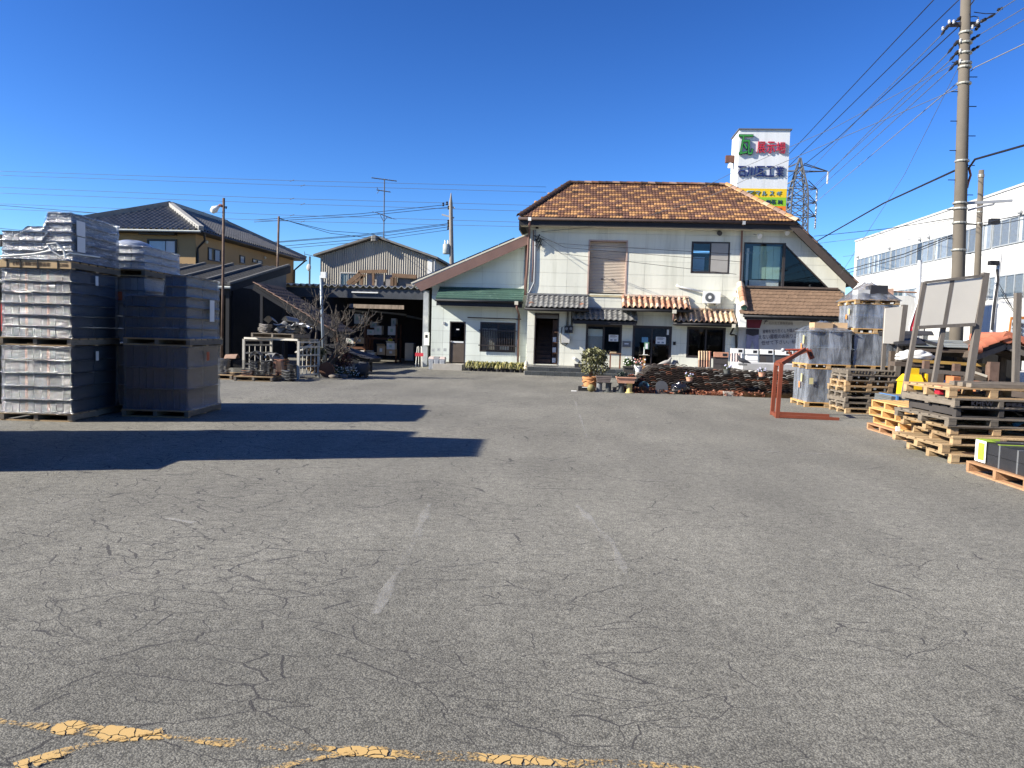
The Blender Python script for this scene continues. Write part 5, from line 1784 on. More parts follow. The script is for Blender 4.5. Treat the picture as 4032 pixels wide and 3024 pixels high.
for (u0, v0, u1, v1, w) in ((1368, 1118, 1420, 1076, 0.28), (1385, 1122, 1440, 1082, 0.14), (1426, 1078, 1424, 1125, 0.16), (1470, 1075, 1470, 1125, 0.14), (1410, 1070, 1525, 1068, 0.2), (1545, 1084, 1640, 1090, 0.25), (1546, 1092, 1545, 1130, 0.26), (1556, 1094, 1556, 1130, 0.2)):
 MB().beam(at(u0, v0, Y=GY - 0.5), at(u1, v1, Y=GY - 0.5), w, 0.12, (0, 1, 0)).build('timber', BROK, gst)
for (u0, v0, u1, v1, nm, m) in ((1446, 1076, 1510, 1130, 'pale_panel', mat('pale_board', (0.36, 0.33, 0.30))), (1520, 1082, 1544, 1130, 'grey_panel', mat('grey_board', (0.22, 0.21, 0.2))), (1566, 1094, 1650, 1135, 'plywood_panel', mat('weathered_ply', (0.20, 0.18, 0.155), var=0.3, scale=2))):
 a, b = at(u0, v0, Y=GY - 0.3), at(u1, v1, Y=GY - 0.3)
 MB().box(a.x, b.x, GY - 0.35, GY - 0.25, b.z - 1.0, a.z).build(nm, m, gst)
# television antenna on the barn roof
MAST = mat('dark_mast', (0.06, 0.06, 0.065), rough=0.5, metal=0.3)
ant = thing('television_antenna', 'tall roof antenna with three crossbars above the barn gable', 'antenna', (ga.x + 0.5, GY + 1, ga.z))
AY = GY + 0.8
MB().tube([at(1511, 945, Y=AY), at(1514, 704, Y=AY)], 0.035, 6).build('mast', MAST, ant)
for u0, v0, u1, v1 in ((1463, 700, 1562, 713), (1484, 748, 1537, 756), (1484, 838, 1543, 860)):
 MB().tube([at(u0, v0, Y=AY), at(u1, v1, Y=AY)], 0.032, 5).build('boom', MAST, ant)
 for k in range(6):
  p = at(u0 + (u1 - u0) * (k + 0.5) / 6, v0 + (v1 - v0) * (k + 0.5) / 6, Y=AY)
  L_ = 0.8 if v0 == 838 else 0.25
  MB().tube([p + Vector((-0.25 * L_, -L_, 0)), p + Vector((0.25 * L_, L_, 0))], 0.012, 4).build('element', GREYPL, ant)
MB().tube([at(1484, 738, Y=AY), at(1492, 752, Y=AY), at(1484, 762, Y=AY)], 0.02, 5).build('reflector', MAST, ant)
for u, v in ((1500, 948), (1520, 950)):
 MB().tube([at(1511, 930, Y=AY), at(u, v, Y=AY)], 0.02, 5).build('stay', MAST, ant)
for u0, v0, u1, v1 in ((1497, 846, 1510, 872), (1524, 855, 1512, 872)):
 MB().tube([at(u0, v0, Y=AY), at(u1, v1, Y=AY)], 0.02, 5).build('brace', MAST, ant)
# distant satellite dish mast
DY = 58.0
ds = thing('satellite_dish_mast', 'distant mast with round satellite dish and small antenna by the house', 'antenna', (at(1219, 1110, Y=DY).x, DY, 0))
MB().tube([(at(1219, 1120, Y=DY).x, DY, 0), at(1220, 1010, Y=DY)], 0.07, 6).build('mast', MAST, ds)
c = at(1216, 1053, Y=DY - 0.3)
MB().ball(c, 0.28, 14, 8, (0.65, 0.25, 1.0)).build('dish', mat('dish_grey', (0.42, 0.43, 0.42)), ds, True)
MB().tube([at(1200, 1000, Y=DY), at(1248, 1012, Y=DY)], 0.02, 5).build('boom', MAST, ds)
MB().tube([at(1199, 990, Y=DY), at(1201, 1015, Y=DY)], 0.02, 5).build('element', MAST, ds)
# concrete service pole with transformer
PCON = mat('pole_concrete', (0.22, 0.2, 0.175), rough=0.9, var=0.15, scale=2.0)
PY = 62.0
sp = thing('service_pole', 'tapering concrete pole with transformer can beyond the annex roof', 'utility pole', (at(1778, 1080, Y=PY).x, PY, 0))
pb = at(1779, 1080, Y=PY)
MB().tube([(pb.x + 0.05, PY, 0), pb, at(1775, 800, Y=PY), at(1776, 760, Y=PY)], [0.2, 0.19, 0.15, 0.03], 10).build('pole', PCON, sp, True)
c = at(1758, 980, Y=PY)
MB().lathe([(0.27, -0.42), (0.3, -0.36), (0.3, 0.33), (0.24, 0.40)], c, 14).build('transformer', mat('transformer_grey', (0.30, 0.33, 0.31), rough=0.5), sp, True)
for dx in (-0.12, 0.12):
 MB().lathe([(0.05, 0), (0.08, 0.1), (0.05, 0.2), (0.07, 0.3)], c + Vector((dx, 0, 0.4)), 8).build('bushing', WHITEP, sp)
MB().beam(at(1740, 845, Y=PY), at(1788, 858, Y=PY), 0.12, 0.12).build('cross_arm', GREYPL, sp)
MB().beam(at(1768, 806, Y=PY), at(1790, 820, Y=PY), 0.12, 0.12).build('cross_arm', GREYPL, sp)
for u, v in ((1745, 812), (1760, 808), (1766, 825), (1765, 880), (1766, 893), (1764, 905)):
 MB().lathe([(0.05, 0), (0.1, 0.08), (0.05, 0.16), (0.1, 0.24), (0.04, 0.3)], at(u, v, Y=PY), 8).build('insulator', BLACKW, sp)
# ------------------------------------------------------------------ sign tower
TY = 39.0
t0, t1 = at(2903, 700, Y=TY), at(3102, 700, Y=TY)
ttop = at(3000, 507, Y=TY).z
tower = thing('sign_tower', 'tall white box sign tower with Japanese lettering behind the shop roof', 'sign', ((t0.x + t1.x) / 2, TY + 0.8, 0))
WHM = mat('white_sheet_cladding', (0.58, 0.60, 0.61), rough=0.6, var=0.07, scale=1.0, stretch=(4, 1, 0.15), second=(0.46, 0.48, 0.48), mix2=(0.55, 0.8))
MB().box(t0.x, t1.x, TY, TY + 1.8, 0, ttop - 0.06).build('body', WHM, tower)
MB().box(t0.x - 0.05, t1.x + 0.08, TY - 0.06, TY + 1.85, ttop - 0.06, ttop).build('cap', mat('dark_cap', (0.1, 0.1, 0.105)), tower)
tx = lambda u, v: at(u, v, Y=TY - 0.03)
def band(v0, v1, m, k):
 za, zb = tx(3050, v1).z, tx(3050, v0).z
 MB().box(t0.x + 0.004, t1.x - 0.02, TY - 0.012, TY - 0.002, za, zb).build('colour_band', m, tower)
band(743, 777, mat('band_yellow', (0.70, 0.46, 0.02), bump=0, var=0.05), 0)
band(777, 811, mat('band_green', (0.24, 0.46, 0.03), bump=0, var=0.05), 1)
band(811, 860, mat('band_orange', (0.72, 0.19, 0.02), bump=0, var=0.05), 2)
GRN = mat('sign_green', (0.04, 0.22, 0.05), rough=0.4)
GRD = mat('sign_dark_green', (0.012, 0.045, 0.02), rough=0.4)
REDS = mat('sign_red', (0.42, 0.03, 0.055), rough=0.4)
NAVY = mat('sign_navy', (0.012, 0.022, 0.11), rough=0.4)
CYN = mat('sign_blue_grey', (0.12, 0.25, 0.36), rough=0.4)
def sign(s, u0, v0, u1, v1, m, ex=0.02, bold=0.02, y=0.0):
 a, b = tx((u0 + u1) / 2, v1), tx((u0 + u1) / 2, v0)
 xa, xb = tx(u0, (v0 + v1) / 2).x, tx(u1, (v0 + v1) / 2).x
 lettering(s, tower, m, (xa, TY - 0.02 - ex - y, a.z), xb - xa, b.z - a.z, ex, bold)
sign('瓦', 2906, 530, 2966, 612, GRD, 0.045, 0.014)
sign('瓦', 2908, 532, 2964, 610, GRN, 0.005, 0.0, 0.088)
sign('展', 2980, 558, 3014, 604, REDS, 0.03, 0.003)
sign('示', 3018, 558, 3052, 604, REDS, 0.03, 0.012)
sign('場', 3056, 560, 3093, 605, REDS, 0.03, 0.003)
for k, ch in enumerate('石川瓦工業'):
 u0 = 2903 + k * 37.5
 sign(ch, u0, 654, u0 + 34, 696, NAVY, 0.025, 0.01 if ch != '業' else 0.002)
sign('マ', 2975, 752, 2993, 770, CYN, 0.01, 0.015)
sign('ル', 2999, 752, 3018, 770, CYN, 0.01, 0.015)
sign('ス', 3029, 752, 3047, 770, CYN, 0.01, 0.015)
sign('ギ', 3057, 752, 3077, 770, CYN, 0.01, 0.015)
a = tx(2948, 762)
MB().tube([a + Vector((-0.2, -0.012, -0.02)), a + Vector((-0.05, -0.012, 0.1)), a + Vector((0.25, -0.012, 0.12)), a + Vector((0.02, -0.012, -0.02)), a + Vector((0.06, -0.012, -0.16))], 0.035, 4).build('emblem', CYN, tower)
sign('三', 2986, 786, 3007, 803, NAVY, 0.01, 0.02)
sign('州', 3014, 786, 3032, 803, NAVY, 0.01, 0.015)
sign('石', 3036, 786, 3053, 803, NAVY, 0.01, 0.015)
sign('川', 3061, 787, 3078, 803, NAVY, 0.01, 0.02)
sign('瓦', 3062, 819, 3077, 833, REDS, 0.01, 0.01)
sign('石', 3040, 820, 3056, 834, REDS, 0.01, 0.01)
c = at(2884, 626, Y=TY + 1.0)
o = MB().box(t0.x - 0.42, t0.x - 0.02, TY + 0.9, TY + 1.15, c.z - 0.18, c.z + 0.16).build('rusty_lamp_box', mat('rusted_box', (0.11, 0.05, 0.035), var=0.3), tower)
MB().tube([(t0.x - 0.2, TY + 1, c.z - 0.18), (t0.x - 0.22, TY + 1, c.z - 0.45)], 0.08, 8).build('lamp', WHITEP, tower)
# ------------------------------------------------------------------ lattice pylon far away
LY = 150.0
STL = mat('galvanised_lattice', (0.12, 0.125, 0.13), rough=0.6, metal=0.2)
py = thing('lattice_pylon', 'grey steel lattice power pylon far behind the sign tower', 'pylon', (at(3135, 850, Y=LY).x, LY, 0))
pbx = at(3137, 900, Y=LY)
ptop = at(3150, 622, Y=LY)
mid = lambda t: Vector((pbx.x * (1 - t) + ptop.x * t, LY, ptop.z * t))
def halfw(t):
 return 1.0 * (1 - t) + 1.25 if t < 0.82 else 1.4 * (1 - t) / 0.18 + 0.1
NL = 20
body = MB()
def pc(t, sx, sy):
 h = halfw(t)
 return mid(t) + Vector((sx * h, sy * h, 0))
for sx, sy in ((-1, -1), (1, -1), (1, 1), (-1, 1)):
 MB().tube([pc(k / NL, sx, sy) for k in range(NL + 1)], 0.17, 4).build('leg', STL, py)
for k in range(NL):
 a, b = k / NL, (k + 1) / NL
 for (p, q) in (((-1, -1), (1, -1)), ((1, -1), (1, 1)), ((1, 1), (-1, 1)), ((-1, 1), (-1, -1))):
  body.tube([pc(a, *p), pc(b, *q)], 0.09, 3)
  body.tube([pc(a, *q), pc(b, *p)], 0.09, 3)
  body.tube([pc(b, *p), pc(b, *q)], 0.09, 3)
ob = body.build('bracing', STL, py)
ob['kind'] = 'stuff'
for v, L_, R_x in ((675, 1, 3240), (745, 1, 3100), (800, 1, 3092), (853, 1, 3180)):
 z = at(3140, v, Y=LY).z
 t = z / ptop.z
 for s in (-1, 1):
  tip = mid(t) + Vector((s * (5.2 if v == 675 and s > 0 else 3.4), 0, 0))
  am = MB()
  for dz in (0, 1.4):
   for sy in (-1, 1):
    am.tube([mid(t) + Vector((s * halfw(t), sy * halfw(t), dz)), tip + Vector((0, 0, 0.1))], 0.1, 3)
  am.build('cross_arm', STL, py)
  MB().tube([tip, tip + Vector((0, 0, -2.2))], 0.16, 6).build('insulator_string', mat('insulator_white', (0.5, 0.5, 0.48)), py)
# ------------------------------------------------------------------ white factory across the street
WX = 22.5
wz = lambda u, v: at(u, v, X=WX).z
wy0 = at(3366, 1000, X=WX).y
fac = thing('white_factory', 'long white two storey factory with ribbon windows across the street', 'building', (WX + 6, 45, 0))
WHB = mat('white_painted_concrete', (0.52, 0.52, 0.50), rough=0.85, var=0.05, scale=0.5, stretch=(1, 3, 0.12), second=(0.36, 0.35, 0.33), mix2=(0.52, 0.8), s2=1.2)
FT = wz(3367, 953)
FZ = [wz(3376, 1022), wz(3374, 1090), wz(3401, 1162), wz(3574, 1208)]
MB().box(WX, WX + 14, 16, wy0, 0, FT).build('wall', WHB, fac)
MB().box(WX - 0.06, WX + 14, 16, wy0 + 0.06, FT + 0.0, FT + 0.12).build('parapet_cap', mat('grey_cap', (0.4, 0.4, 0.4)), fac)
GFR = mat('grey_aluminium', (0.32, 0.34, 0.35), rough=0.5, metal=0.2)
FCUR = mat('grey_office_curtain', (0.20, 0.21, 0.22), var=0.15, scale=6, rnd=0.3)
FGL = glass_mat('factory_glass', (0.93, 0.95, 0.97), 1.0, 1.25)
for (za, zb) in ((FZ[1], FZ[0]), (FZ[3], FZ[2])):
 y = wy0 - 0.7
 k = 0
 while y > 24:
  wdt = 3.3
  side_window(fac, WX - 0.002, y - wdt, y, za, zb, GFR, FGL, 4, FCUR, -1)
  y -= wdt + 0.12
  k += 1
for u in (3376, 3500, 3620, 3655, 4015):
 c = at(u, {3376: 1010, 3500: 976, 3620: 941, 3655: 932, 4015: 834}[u], X=WX - 0.1)
 MB().ball(c, 0.13).build('round_vent', GREYPL, fac)
for k in range(5):
 y = wy0 - 3.65 * k - 1.2
 MB().box(WX - 0.07, WX, y - 2.0, y, 1.2, 2.6).build('ground_window', mat('dark_window', (0.04, 0.045, 0.05), rough=0.2), fac)
zt = wz(3420, 1180)
MB().box(WX - 0.12, WX - 0.01, wy0 - 3.4, wy0 - 0.6, zt - 1.0, zt).build('teal_sign', mat('teal_panel', (0.02, 0.15, 0.22)), fac)
sma = at(3370, 1165, X=WX - 3)
ob = thing('small_white_annex', 'small white outbuilding between shop and factory', 'building', (WX - 2, 52, 0))
MB().box(at(3330, 1200, Y=52).x, WX - 0.1, 52, 56, 0, at(3360, 1160, Y=52).z).build('wall', WHB, ob)
a = at(3345, 1200, Y=52)
MB().box(a.x, a.x + 0.9, 51.93, 52, a.z - 0.8, a.z).build('window', mat('dark_window', (0.04, 0.045, 0.05), rough=0.2), ob)
# ------------------------------------------------------------------ pallets
PWOOD = mat('pale_pallet_wood', (0.40, 0.27, 0.145), rough=0.85, var=0.22, scale=5, stretch=(1, 1, 6), bump=0.3, rnd=0.2)
GWOOD = mat('weathered_pallet_wood', (0.165, 0.14, 0.11), rough=0.9, var=0.3, scale=5, stretch=(1, 1, 6), bump=0.35, rnd=0.25)
TWOOD = mat('tan_pallet_wood', (0.32, 0.225, 0.125), rough=0.9, var=0.25, scale=5, bump=0.3, rnd=0.25)
YWOOD = mat('fresh_pallet_wood', (0.50, 0.30, 0.115), rough=0.8, var=0.15, scale=5, bump=0.25, rnd=0.12)
RWOOD = mat('reddish_pallet_wood', (0.34, 0.19, 0.10), rough=0.85, var=0.2, scale=5, bump=0.3, rnd=0.15)
ORD = ['bottom', 'second from the bottom', 'third from the bottom', 'fourth from the bottom', 'fifth from the bottom', 'sixth from the bottom', 'seventh from the bottom', 'eighth from the bottom', 'ninth from the bottom', 'tenth from the bottom', 'eleventh from the bottom']
ORDW = ['first', 'second', 'third', 'fourth', 'fifth', 'sixth', 'seventh', 'eighth', 'ninth', 'tenth', 'eleventh', 'twelfth', 'last']
def kid(mb, name, m, parent, **k):
 """A part built in its thing's own coordinates."""
 o = mb.build(name, m, None, **k)
 o.parent = parent
 return o
def make_pallet(w, d, kind, m, h=0.14, m2=None, ns=3):
 t = thing('wooden_pallet', 'x', 'pallet')
 tb, nb = 0.022, 6
 bw = (d - 0.02 * (nb - 1)) / nb * 0.86
 for i in range(nb):
  y = -d / 2 + bw / 2 + (d - bw) * i / (nb - 1)
  kid(MB().box(-w / 2, w / 2, y - bw / 2, y + bw / 2, h - tb, h), 'deck_board', m, t)
 if kind == 'stringer':
  for x in [-w / 2 + 0.035 + (w - 0.07) * q / (ns - 1) for q in range(ns)]:
   kid(MB().box(x - 0.033, x + 0.033, -d / 2 + 0.002, d / 2 - 0.002, tb, h - tb - 0.001), 'stringer', m2 or m, t)
 else:
  for x in (-w / 2 + 0.06, 0.0, w / 2 - 0.06):
   for y in (-d / 2 + 0.06, 0, d / 2 - 0.06):
    kid(MB().box(x - 0.055, x + 0.055, y - 0.055, y + 0.055, tb, h - 2 * tb - 0.001), 'block', m2 or m, t)
   kid(MB().box(x - 0.055, x + 0.055, -d / 2 + 0.002, d / 2 - 0.002, h - 2 * tb, h - tb - 0.0005), 'stretcher', m, t)
 for y in (-d / 2 + 0.06, 0, d / 2 - 0.06):
  kid(MB().box(-w / 2 + 0.002, w / 2 - 0.002, y - 0.05, y + 0.05, 0, tb - 0.0005), 'bottom_board', m, t)
 return t
PROTO = {}
def pallet(key, spec, loc, rz, label, group, tilt=0.0):
 if key not in PROTO:
  t = make_pallet(*spec)
  PROTO[key] = t
 else:
  t = copy_tree(PROTO[key])
 move(t, loc, rz, tilt)
 return tag(t, label, 'pallet', group)
# ------------------------------------------------------------------ film-wrapped loads
FILM = film_mat('stretch_film', 0.03, 0.5, 0.16)
FILMW = film_mat('milky_stretch_film', 0.05, 0.25, 0.15, bump=1.0)
FILMT = film_mat('cloudy_top_film', 0.24, 0.3, 0.16, bump=1.0)
HOOD = film_mat('loose_film_hood', 0.12, 0.4, 0.12, (1, 1, 1), 0.9, 5.0)
BUNG = mat('grey_tile_bundle', (0.03, 0.037, 0.052), rough=0.6, var=0.35, scale=7, stretch=(9, 9, 1.0), rnd=0.3)
BUND = mat('navy_tile_bundle', (0.02, 0.026, 0.04), rough=0.55, var=0.35, scale=7, stretch=(9, 9, 1.0), rnd=0.3)
BUNR = mat('maroon_tile_bundle', (0.06, 0.032, 0.03), rough=0.65, var=0.35, scale=7, stretch=(9, 9, 1.0), rnd=0.3)
BUNP = mat('pinkish_edge', (0.17, 0.085, 0.07), rough=0.7, var=0.3)
BUNW = mat('pale_bundle', (0.36, 0.36, 0.35), rough=0.7, var=0.2, scale=3, rnd=0.2)
def wrapped(label, corner, rz, w, d, z, h, layers, bm, fm, group='film-wrapped pallet loads', nx=9, ny=2, steps=None, ribs=0.028, strips=True, flare=0.02, lab=None):
 """Bundles of tiles on a pallet under stretch film; corner = front right foot of the pallet."""
 R = Matrix.Rotation(rz, 3, 'Z')
 c = Vector((corner[0], corner[1], 0)) + R @ Vector((-w / 2, d / 2, 0))
 t = thing('wrapped_load', label, 'wrapped load', (0, 0, 0), 0, group)
 lh = h / layers
 w2, d2 = w - 0.08, d - 0.08
 me = MB().box(-w2 / nx / 2 + 0.004, w2 / nx / 2 - 0.004, -d2 / ny / 2 + 0.006, d2 / ny / 2 - 0.006, 0.006, lh - 0.012).mesh('tile_bundle', bm)
 def top(i):
  return steps[i] if steps else h
 for k in range(layers):
  for i in range(nx):
   if (k + 0.5) * lh > top(i):
    continue
   for j in range(ny):
    o = bpy.data.objects.new('tile_bundle', me)
    COL.objects.link(o)
    o.parent = t
    o.location = (-w2 / 2 + w2 * (i + 0.5) / nx + RNG.uniform(-.006, .006), -d2 / 2 + d2 * (j + 0.5) / ny, k * lh)
 if strips:
  for i in (nx // 3, nx * 2 // 3):
   x = -w2 / 2 + w2 * i / nx
   for k in range(layers):
    if (k + 0.5) * lh > min(top(i - 1), top(i)):
     continue
    kid(MB().box(x - 0.018, x + 0.018, -d2 / 2 - 0.004, -d2 / 2 + 0.05, k * lh + 0.02, (k + 0.8) * lh), 'edge_tile', BUNP, t)
 # film shell
 nu = 48
 nv = layers * 8
 def topx(x):
  if not steps:
   return h
  i = min(nx - 1, max(0, int((x + w2 / 2) / (w2 / nx))))
  f = (x + w2 / 2) / (w2 / nx) - i
  a = steps[i]
  b = steps[min(nx - 1, i + 1)]
  g = max(0, (f - 0.85) / 0.15)
  return a + (b - a) * g
 seed = RNG.uniform(0, 50)
 def shell(u, v):
  q4 = u * 4 % 4
  s = (q4 * w, w + (q4 - 1) * d, w + d + (q4 - 2) * w, 2 * w + d + (q4 - 3) * d)[int(q4)]
  if s < w:
   x, y, n_ = -w / 2 + s, -d / 2, Vector((0, -1, 0))
  elif s < w + d:
   x, y, n_ = w / 2, -d / 2 + (s - w), Vector((1, 0, 0))
  elif s < 2 * w + d:
   x, y, n_ = w / 2 - (s - w - d), d / 2, Vector((0, 1, 0))
  else:
   x, y, n_ = -w / 2, d / 2 - (s - 2 * w - d), Vector((-1, 0, 0))
  x, y = x * (w - 0.03) / w, y * (d - 0.03) / d
  zz = v * (topx(x) + 0.01)
  fr = (zz / lh) % 1.0
  out = ribs * max(0, 1 - min(fr, 1 - fr) / 0.2) + 0.005 * mnoise.noise(Vector((x * 2.3 + seed, y * 2.3, zz * 11)))
  out += 0.005 * mnoise.noise(Vector((x * 7 + seed, y * 7, zz * 3 + 9)))
  out += flare * max(0, 1 - zz / 0.18)
  return Vector((x, y, zz)) + n_ * out
 mb = MB()
 mb.grid(shell, nu, nv, True)
 # lid
 def lid(u, v):
  x, y = (u - 0.5) * (w - 0.01), (v - 0.5) * (d - 0.01)
  return Vector((x, y, topx(x * (w - 0.03) / w) + 0.012 + 0.018 * mnoise.noise(Vector((x * 5 + seed, y * 5, 1)))))
 mb.grid(lid, 24, 16)
 f = kid(mb, 'stretch_film', fm, t, auto=True)
 if lab:
  for (face, x, zq, ww, hh, m) in lab:
   if face == 'R':
    kid(MB().box(w / 2 + 0.035, w / 2 + 0.04, x, x + ww, zq, zq + hh), 'delivery_label', m, t)
   else:
    kid(MB().box(x, x + ww, -d / 2 - 0.04, -d / 2 - 0.035, zq, zq + hh), 'delivery_label', m, t)
 move(t, (c.x, c.y, z), rz)
 return t, c
ORL = mat('orange_label', (0.40, 0.09, 0.035), var=0.1, bump=0)
S1 = (1.1, 1.5, 'stringer', PWOOD, 0.13, TWOOD)
def pal_at(key, spec, corner, rz, z, label, group='pallets under the wrapped loads'):
 R = Matrix.Rotation(rz, 3, 'Z')
 c = Vector((corner[0], corner[1], z)) + R @ Vector((-spec[0] / 2, spec[1] / 2, 0))
 return pallet(key, spec, c, rz, label, group)
rz1 = 0.105
k1 = (-8.15, 11.85)
s15 = (1.16, 1.62, 'stringer', TWOOD, 0.13, GWOOD)
pal_at('s1', s15, k1, rz1, 0.0, 'bottom pallet under the tall wrapped stack at far left')
wrapped('lowest film-wrapped grey tile load of the tall far left stack', k1, rz1, 1.14, 1.6, 0.13, 1.09, 5, BUNG, FILMW, lab=[('R', -0.1, 0.85, 0.09, 0.16, PAPER)])
pal_at('s1', s15, k1, rz1, 1.23, 'weathered pallet between the two lower loads of the far left stack')
wrapped('middle film-wrapped grey tile load of the tall far left stack', k1, rz1, 1.12, 1.6, 1.36, 1.1, 6, BUNG, FILMW, lab=[('R', -0.1, 0.9, 0.09, 0.16, PAPER)])
p3 = pal_at('s1', s15, (k1[0] + 0.02, k1[1]), rz1, 2.475, 'lettered pale pallet under the top load of the far left stack')
t3, c3_ = wrapped('stepped topmost wrapped load of the tall far left stack, tied with white cord', (k1[0] + 0.02, k1[1]), rz1, 1.12, 1.6, 2.61, 0.76, 5, BUNG, FILMT, steps=[0.44] * 3 + [0.52] * 3 + [0.76] * 3, ribs=0.035, lab=[('R', -0.72, 0.42, 0.26, 0.24, PAPER), ('R', -0.70, 0.16, 0.24, 0.24, PAPER)])
# lettering on that pallet, cord on the load
def front_of(t, w, d):
 return t.matrix_basis
fb = kid(MB().box(-0.58, 0.58, -0.835, -0.815, 0.006, 0.128), 'face_board', mat('pale_face_board', (0.50, 0.36, 0.20), var=0.15, scale=6), p3)
BR = mat('brown_stencil', (0.06, 0.035, 0.025), bump=0)
def face_text(s, par, x, z, w, h, y, m=BR):
 o = lettering(s, None, m, (x, y, z), w, h, 0.001, 0.0)
 o.parent = par
 return o
face_text('(株)鶴弥', p3, -0.34, 0.03, 0.40, 0.07, -0.838)
face_text('要返却', p3, 0.07, 0.03, 0.17, 0.07, -0.838)
face_text('2208', p3, 0.38, 0.035, 0.15, 0.05, -0.838)
kid(MB().tube([(-0.56, -0.85, 0.03), (0.0, -0.86, 0.09), (0.28, -0.87, 0.15), (0.42, -0.86, 0.06), (0.55, -0.83, 0.12), (0.6, 0.0, 0.14)], 0.013, 6), 'white_cord', WHITEP, t3)
kid(MB().tube([(0.28, -0.87, 0.15), (0.22, -0.89, 0.25), (0.36, -0.88, 0.27), (0.47, -0.87, 0.16), (0.5, -0.87, 0.04)], 0.013, 6), 'white_cord', WHITEP, t3)
for x in (-0.43, -0.22, 0.05, 0.37):
 kid(MB().box(x - 0.008, x + 0.008, -0.842, -0.836, 0.004, 0.13), 'strap', BLACKW, p3)
# second stack, right beside it
rz2 = 0.1
k2 = (-6.75, 12.95)
pal_at('s1', s15, k2, rz2, 0.0, 'bottom pallet under the second wrapped stack')
wrapped('lower film-wrapped maroon tile load of the second stack', k2, rz2, 1.14, 1.6, 0.13, 1.12, 3, BUNR, FILM, flare=0.05, strips=False, lab=[('R', -0.05, 0.86, 0.13, 0.16, ORL)])
pal_at('s1', s15, (k2[0] + 0.03, k2[1]), rz2, 1.26, 'pallet between the two loads of the second wrapped stack')
wrapped('upper film-wrapped navy tile load of the second stack, low on the left', (k2[0] - 0.02, k2[1]), rz2, 1.12, 1.6, 1.39, 1.1, 6, BUND, FILM, steps=[0.74] * 6 + [1.1] * 3, strips=False, lab=[('R', 0.15, 0.32, 0.22, 0.40, PAPER)])
# third stack behind
k4 = (-7.93, 13.62)
pal_at('s1', s15, k4, rz1, 0.0, 'bottom pallet of the wrapped stack behind the first two')
wrapped('lower wrapped maroon load of the stack behind the first two', k4, rz1, 1.14, 1.6, 0.13, 1.1, 3, BUNR, FILM, strips=False)
wrapped('middle wrapped pale load of the stack behind the first two', k4, rz1, 1.14, 1.6, 1.3, 1.18, 5, BUNW, FILM, strips=False, lab=[('F', 0.05, 0.75, 0.12, 0.16, ORL)])
pal_at('s1', s15, k4, rz1, 2.5, 'upper pallet of the wrapped stack behind the first two')
t, c = wrapped('top wrapped load with a white plastic dome, behind the first two stacks', k4, rz1, 1.12, 1.6, 2.63, 0.42, 3, BUNW, FILMT, strips=False)
kid(MB().ball((0.1, -0.3, 0.38), 0.4, 16, 8, (1.0, 1.1, 0.5)), 'white_plastic_dome', film_mat('white_plastic', 0.6, 0.2, 0.3), t, smooth=True)
# stacks just left of the frame, whose long shadows cross the yard
for q, (cx_, cy_, zt_) in enumerate(((-7.72, 7.75, 3), (-8.95, 9.2, 3))):
 for lv in range(3):
  pal_at('s9' + str(q), (1.1, (1.77, 0.88)[q], 'block', PWOOD, 0.13, TWOOD), (cx_, cy_), 0.06, lv * 1.38, ('nearer', 'farther')[q] + ' off-frame stack pallet, ' + ORD[lv])
  wrapped(('nearer', 'farther')[q] + ' off-frame wrapped load whose shadow crosses the yard, ' + ORD[lv], (cx_, cy_), 0.06, 1.1, (1.75, 0.86)[q], lv * 1.38 + 0.13, 1.24, 3, BUNG, FILM, strips=False, nx=2, ny=2)
kq = (-6.98, 7.42)
pal_at('s8', (0.6, 1.5, 'stringer', PWOOD, 0.13, TWOOD), kq, 0.1, 0.0, 'pallet at the very left edge of the picture')
t, c = wrapped('low grey wrapped load cut off by the left picture edge', kq, 0.1, 0.6, 1.5, 0.13, 1.2, 4, BUNG, FILM, strips=False)
kid(MB().box(-0.29, 0.29, -0.74, 0.74, 1.22, 1.36), 'blue_cover', mat('blue_tarp', (0.02, 0.10, 0.2), rough=0.4), t)
# lamp post cut by the left frame edge
lp0 = at(-4, 980, Y=14)
o = thing('edge_post', 'dark post with black lamp housing cut off by the left picture edge', 'post', (lp0.x - 0.1, 14, 0))
MB().tube([(lp0.x - 0.12, 14, 0), (lp0.x - 0.12, 14, at(0, 560, Y=14).z)], 0.11, 10).build('pole', DKST, o)
MB().box(lp0.x - 0.2, at(20, 940, Y=14).x, 13.9, 14.1, at(10, 970, Y=14).z, at(10, 925, Y=14).z).build('lamp_housing', BLACKW, o)
# red container glimpsed at the left edge behind the stack
a, b = at(-40, 1190, Y=20), at(52, 1305, Y=20)
o = thing('red_container', 'red steel container glimpsed at left edge behind the wrapped stack', 'container', ((a.x + b.x) / 2, 20.5, 0))
MB().box(a.x - 1.5, b.x, 20, 21.5, b.z, a.z).build('body', mat('red_steel', (0.32, 0.035, 0.03), rough=0.6, var=0.12), o)
MB().box(a.x - 1.5, b.x + 0.02, 19.97, 21.53, a.z, a.z + 0.06).build('lid', mat('dusty_cream', (0.4, 0.36, 0.28)), o)
MB().box(a.x - 1.5, b.x - 0.02, 20.03, 21.5, 0.0, b.z - 0.005).build('base', DKST, o)
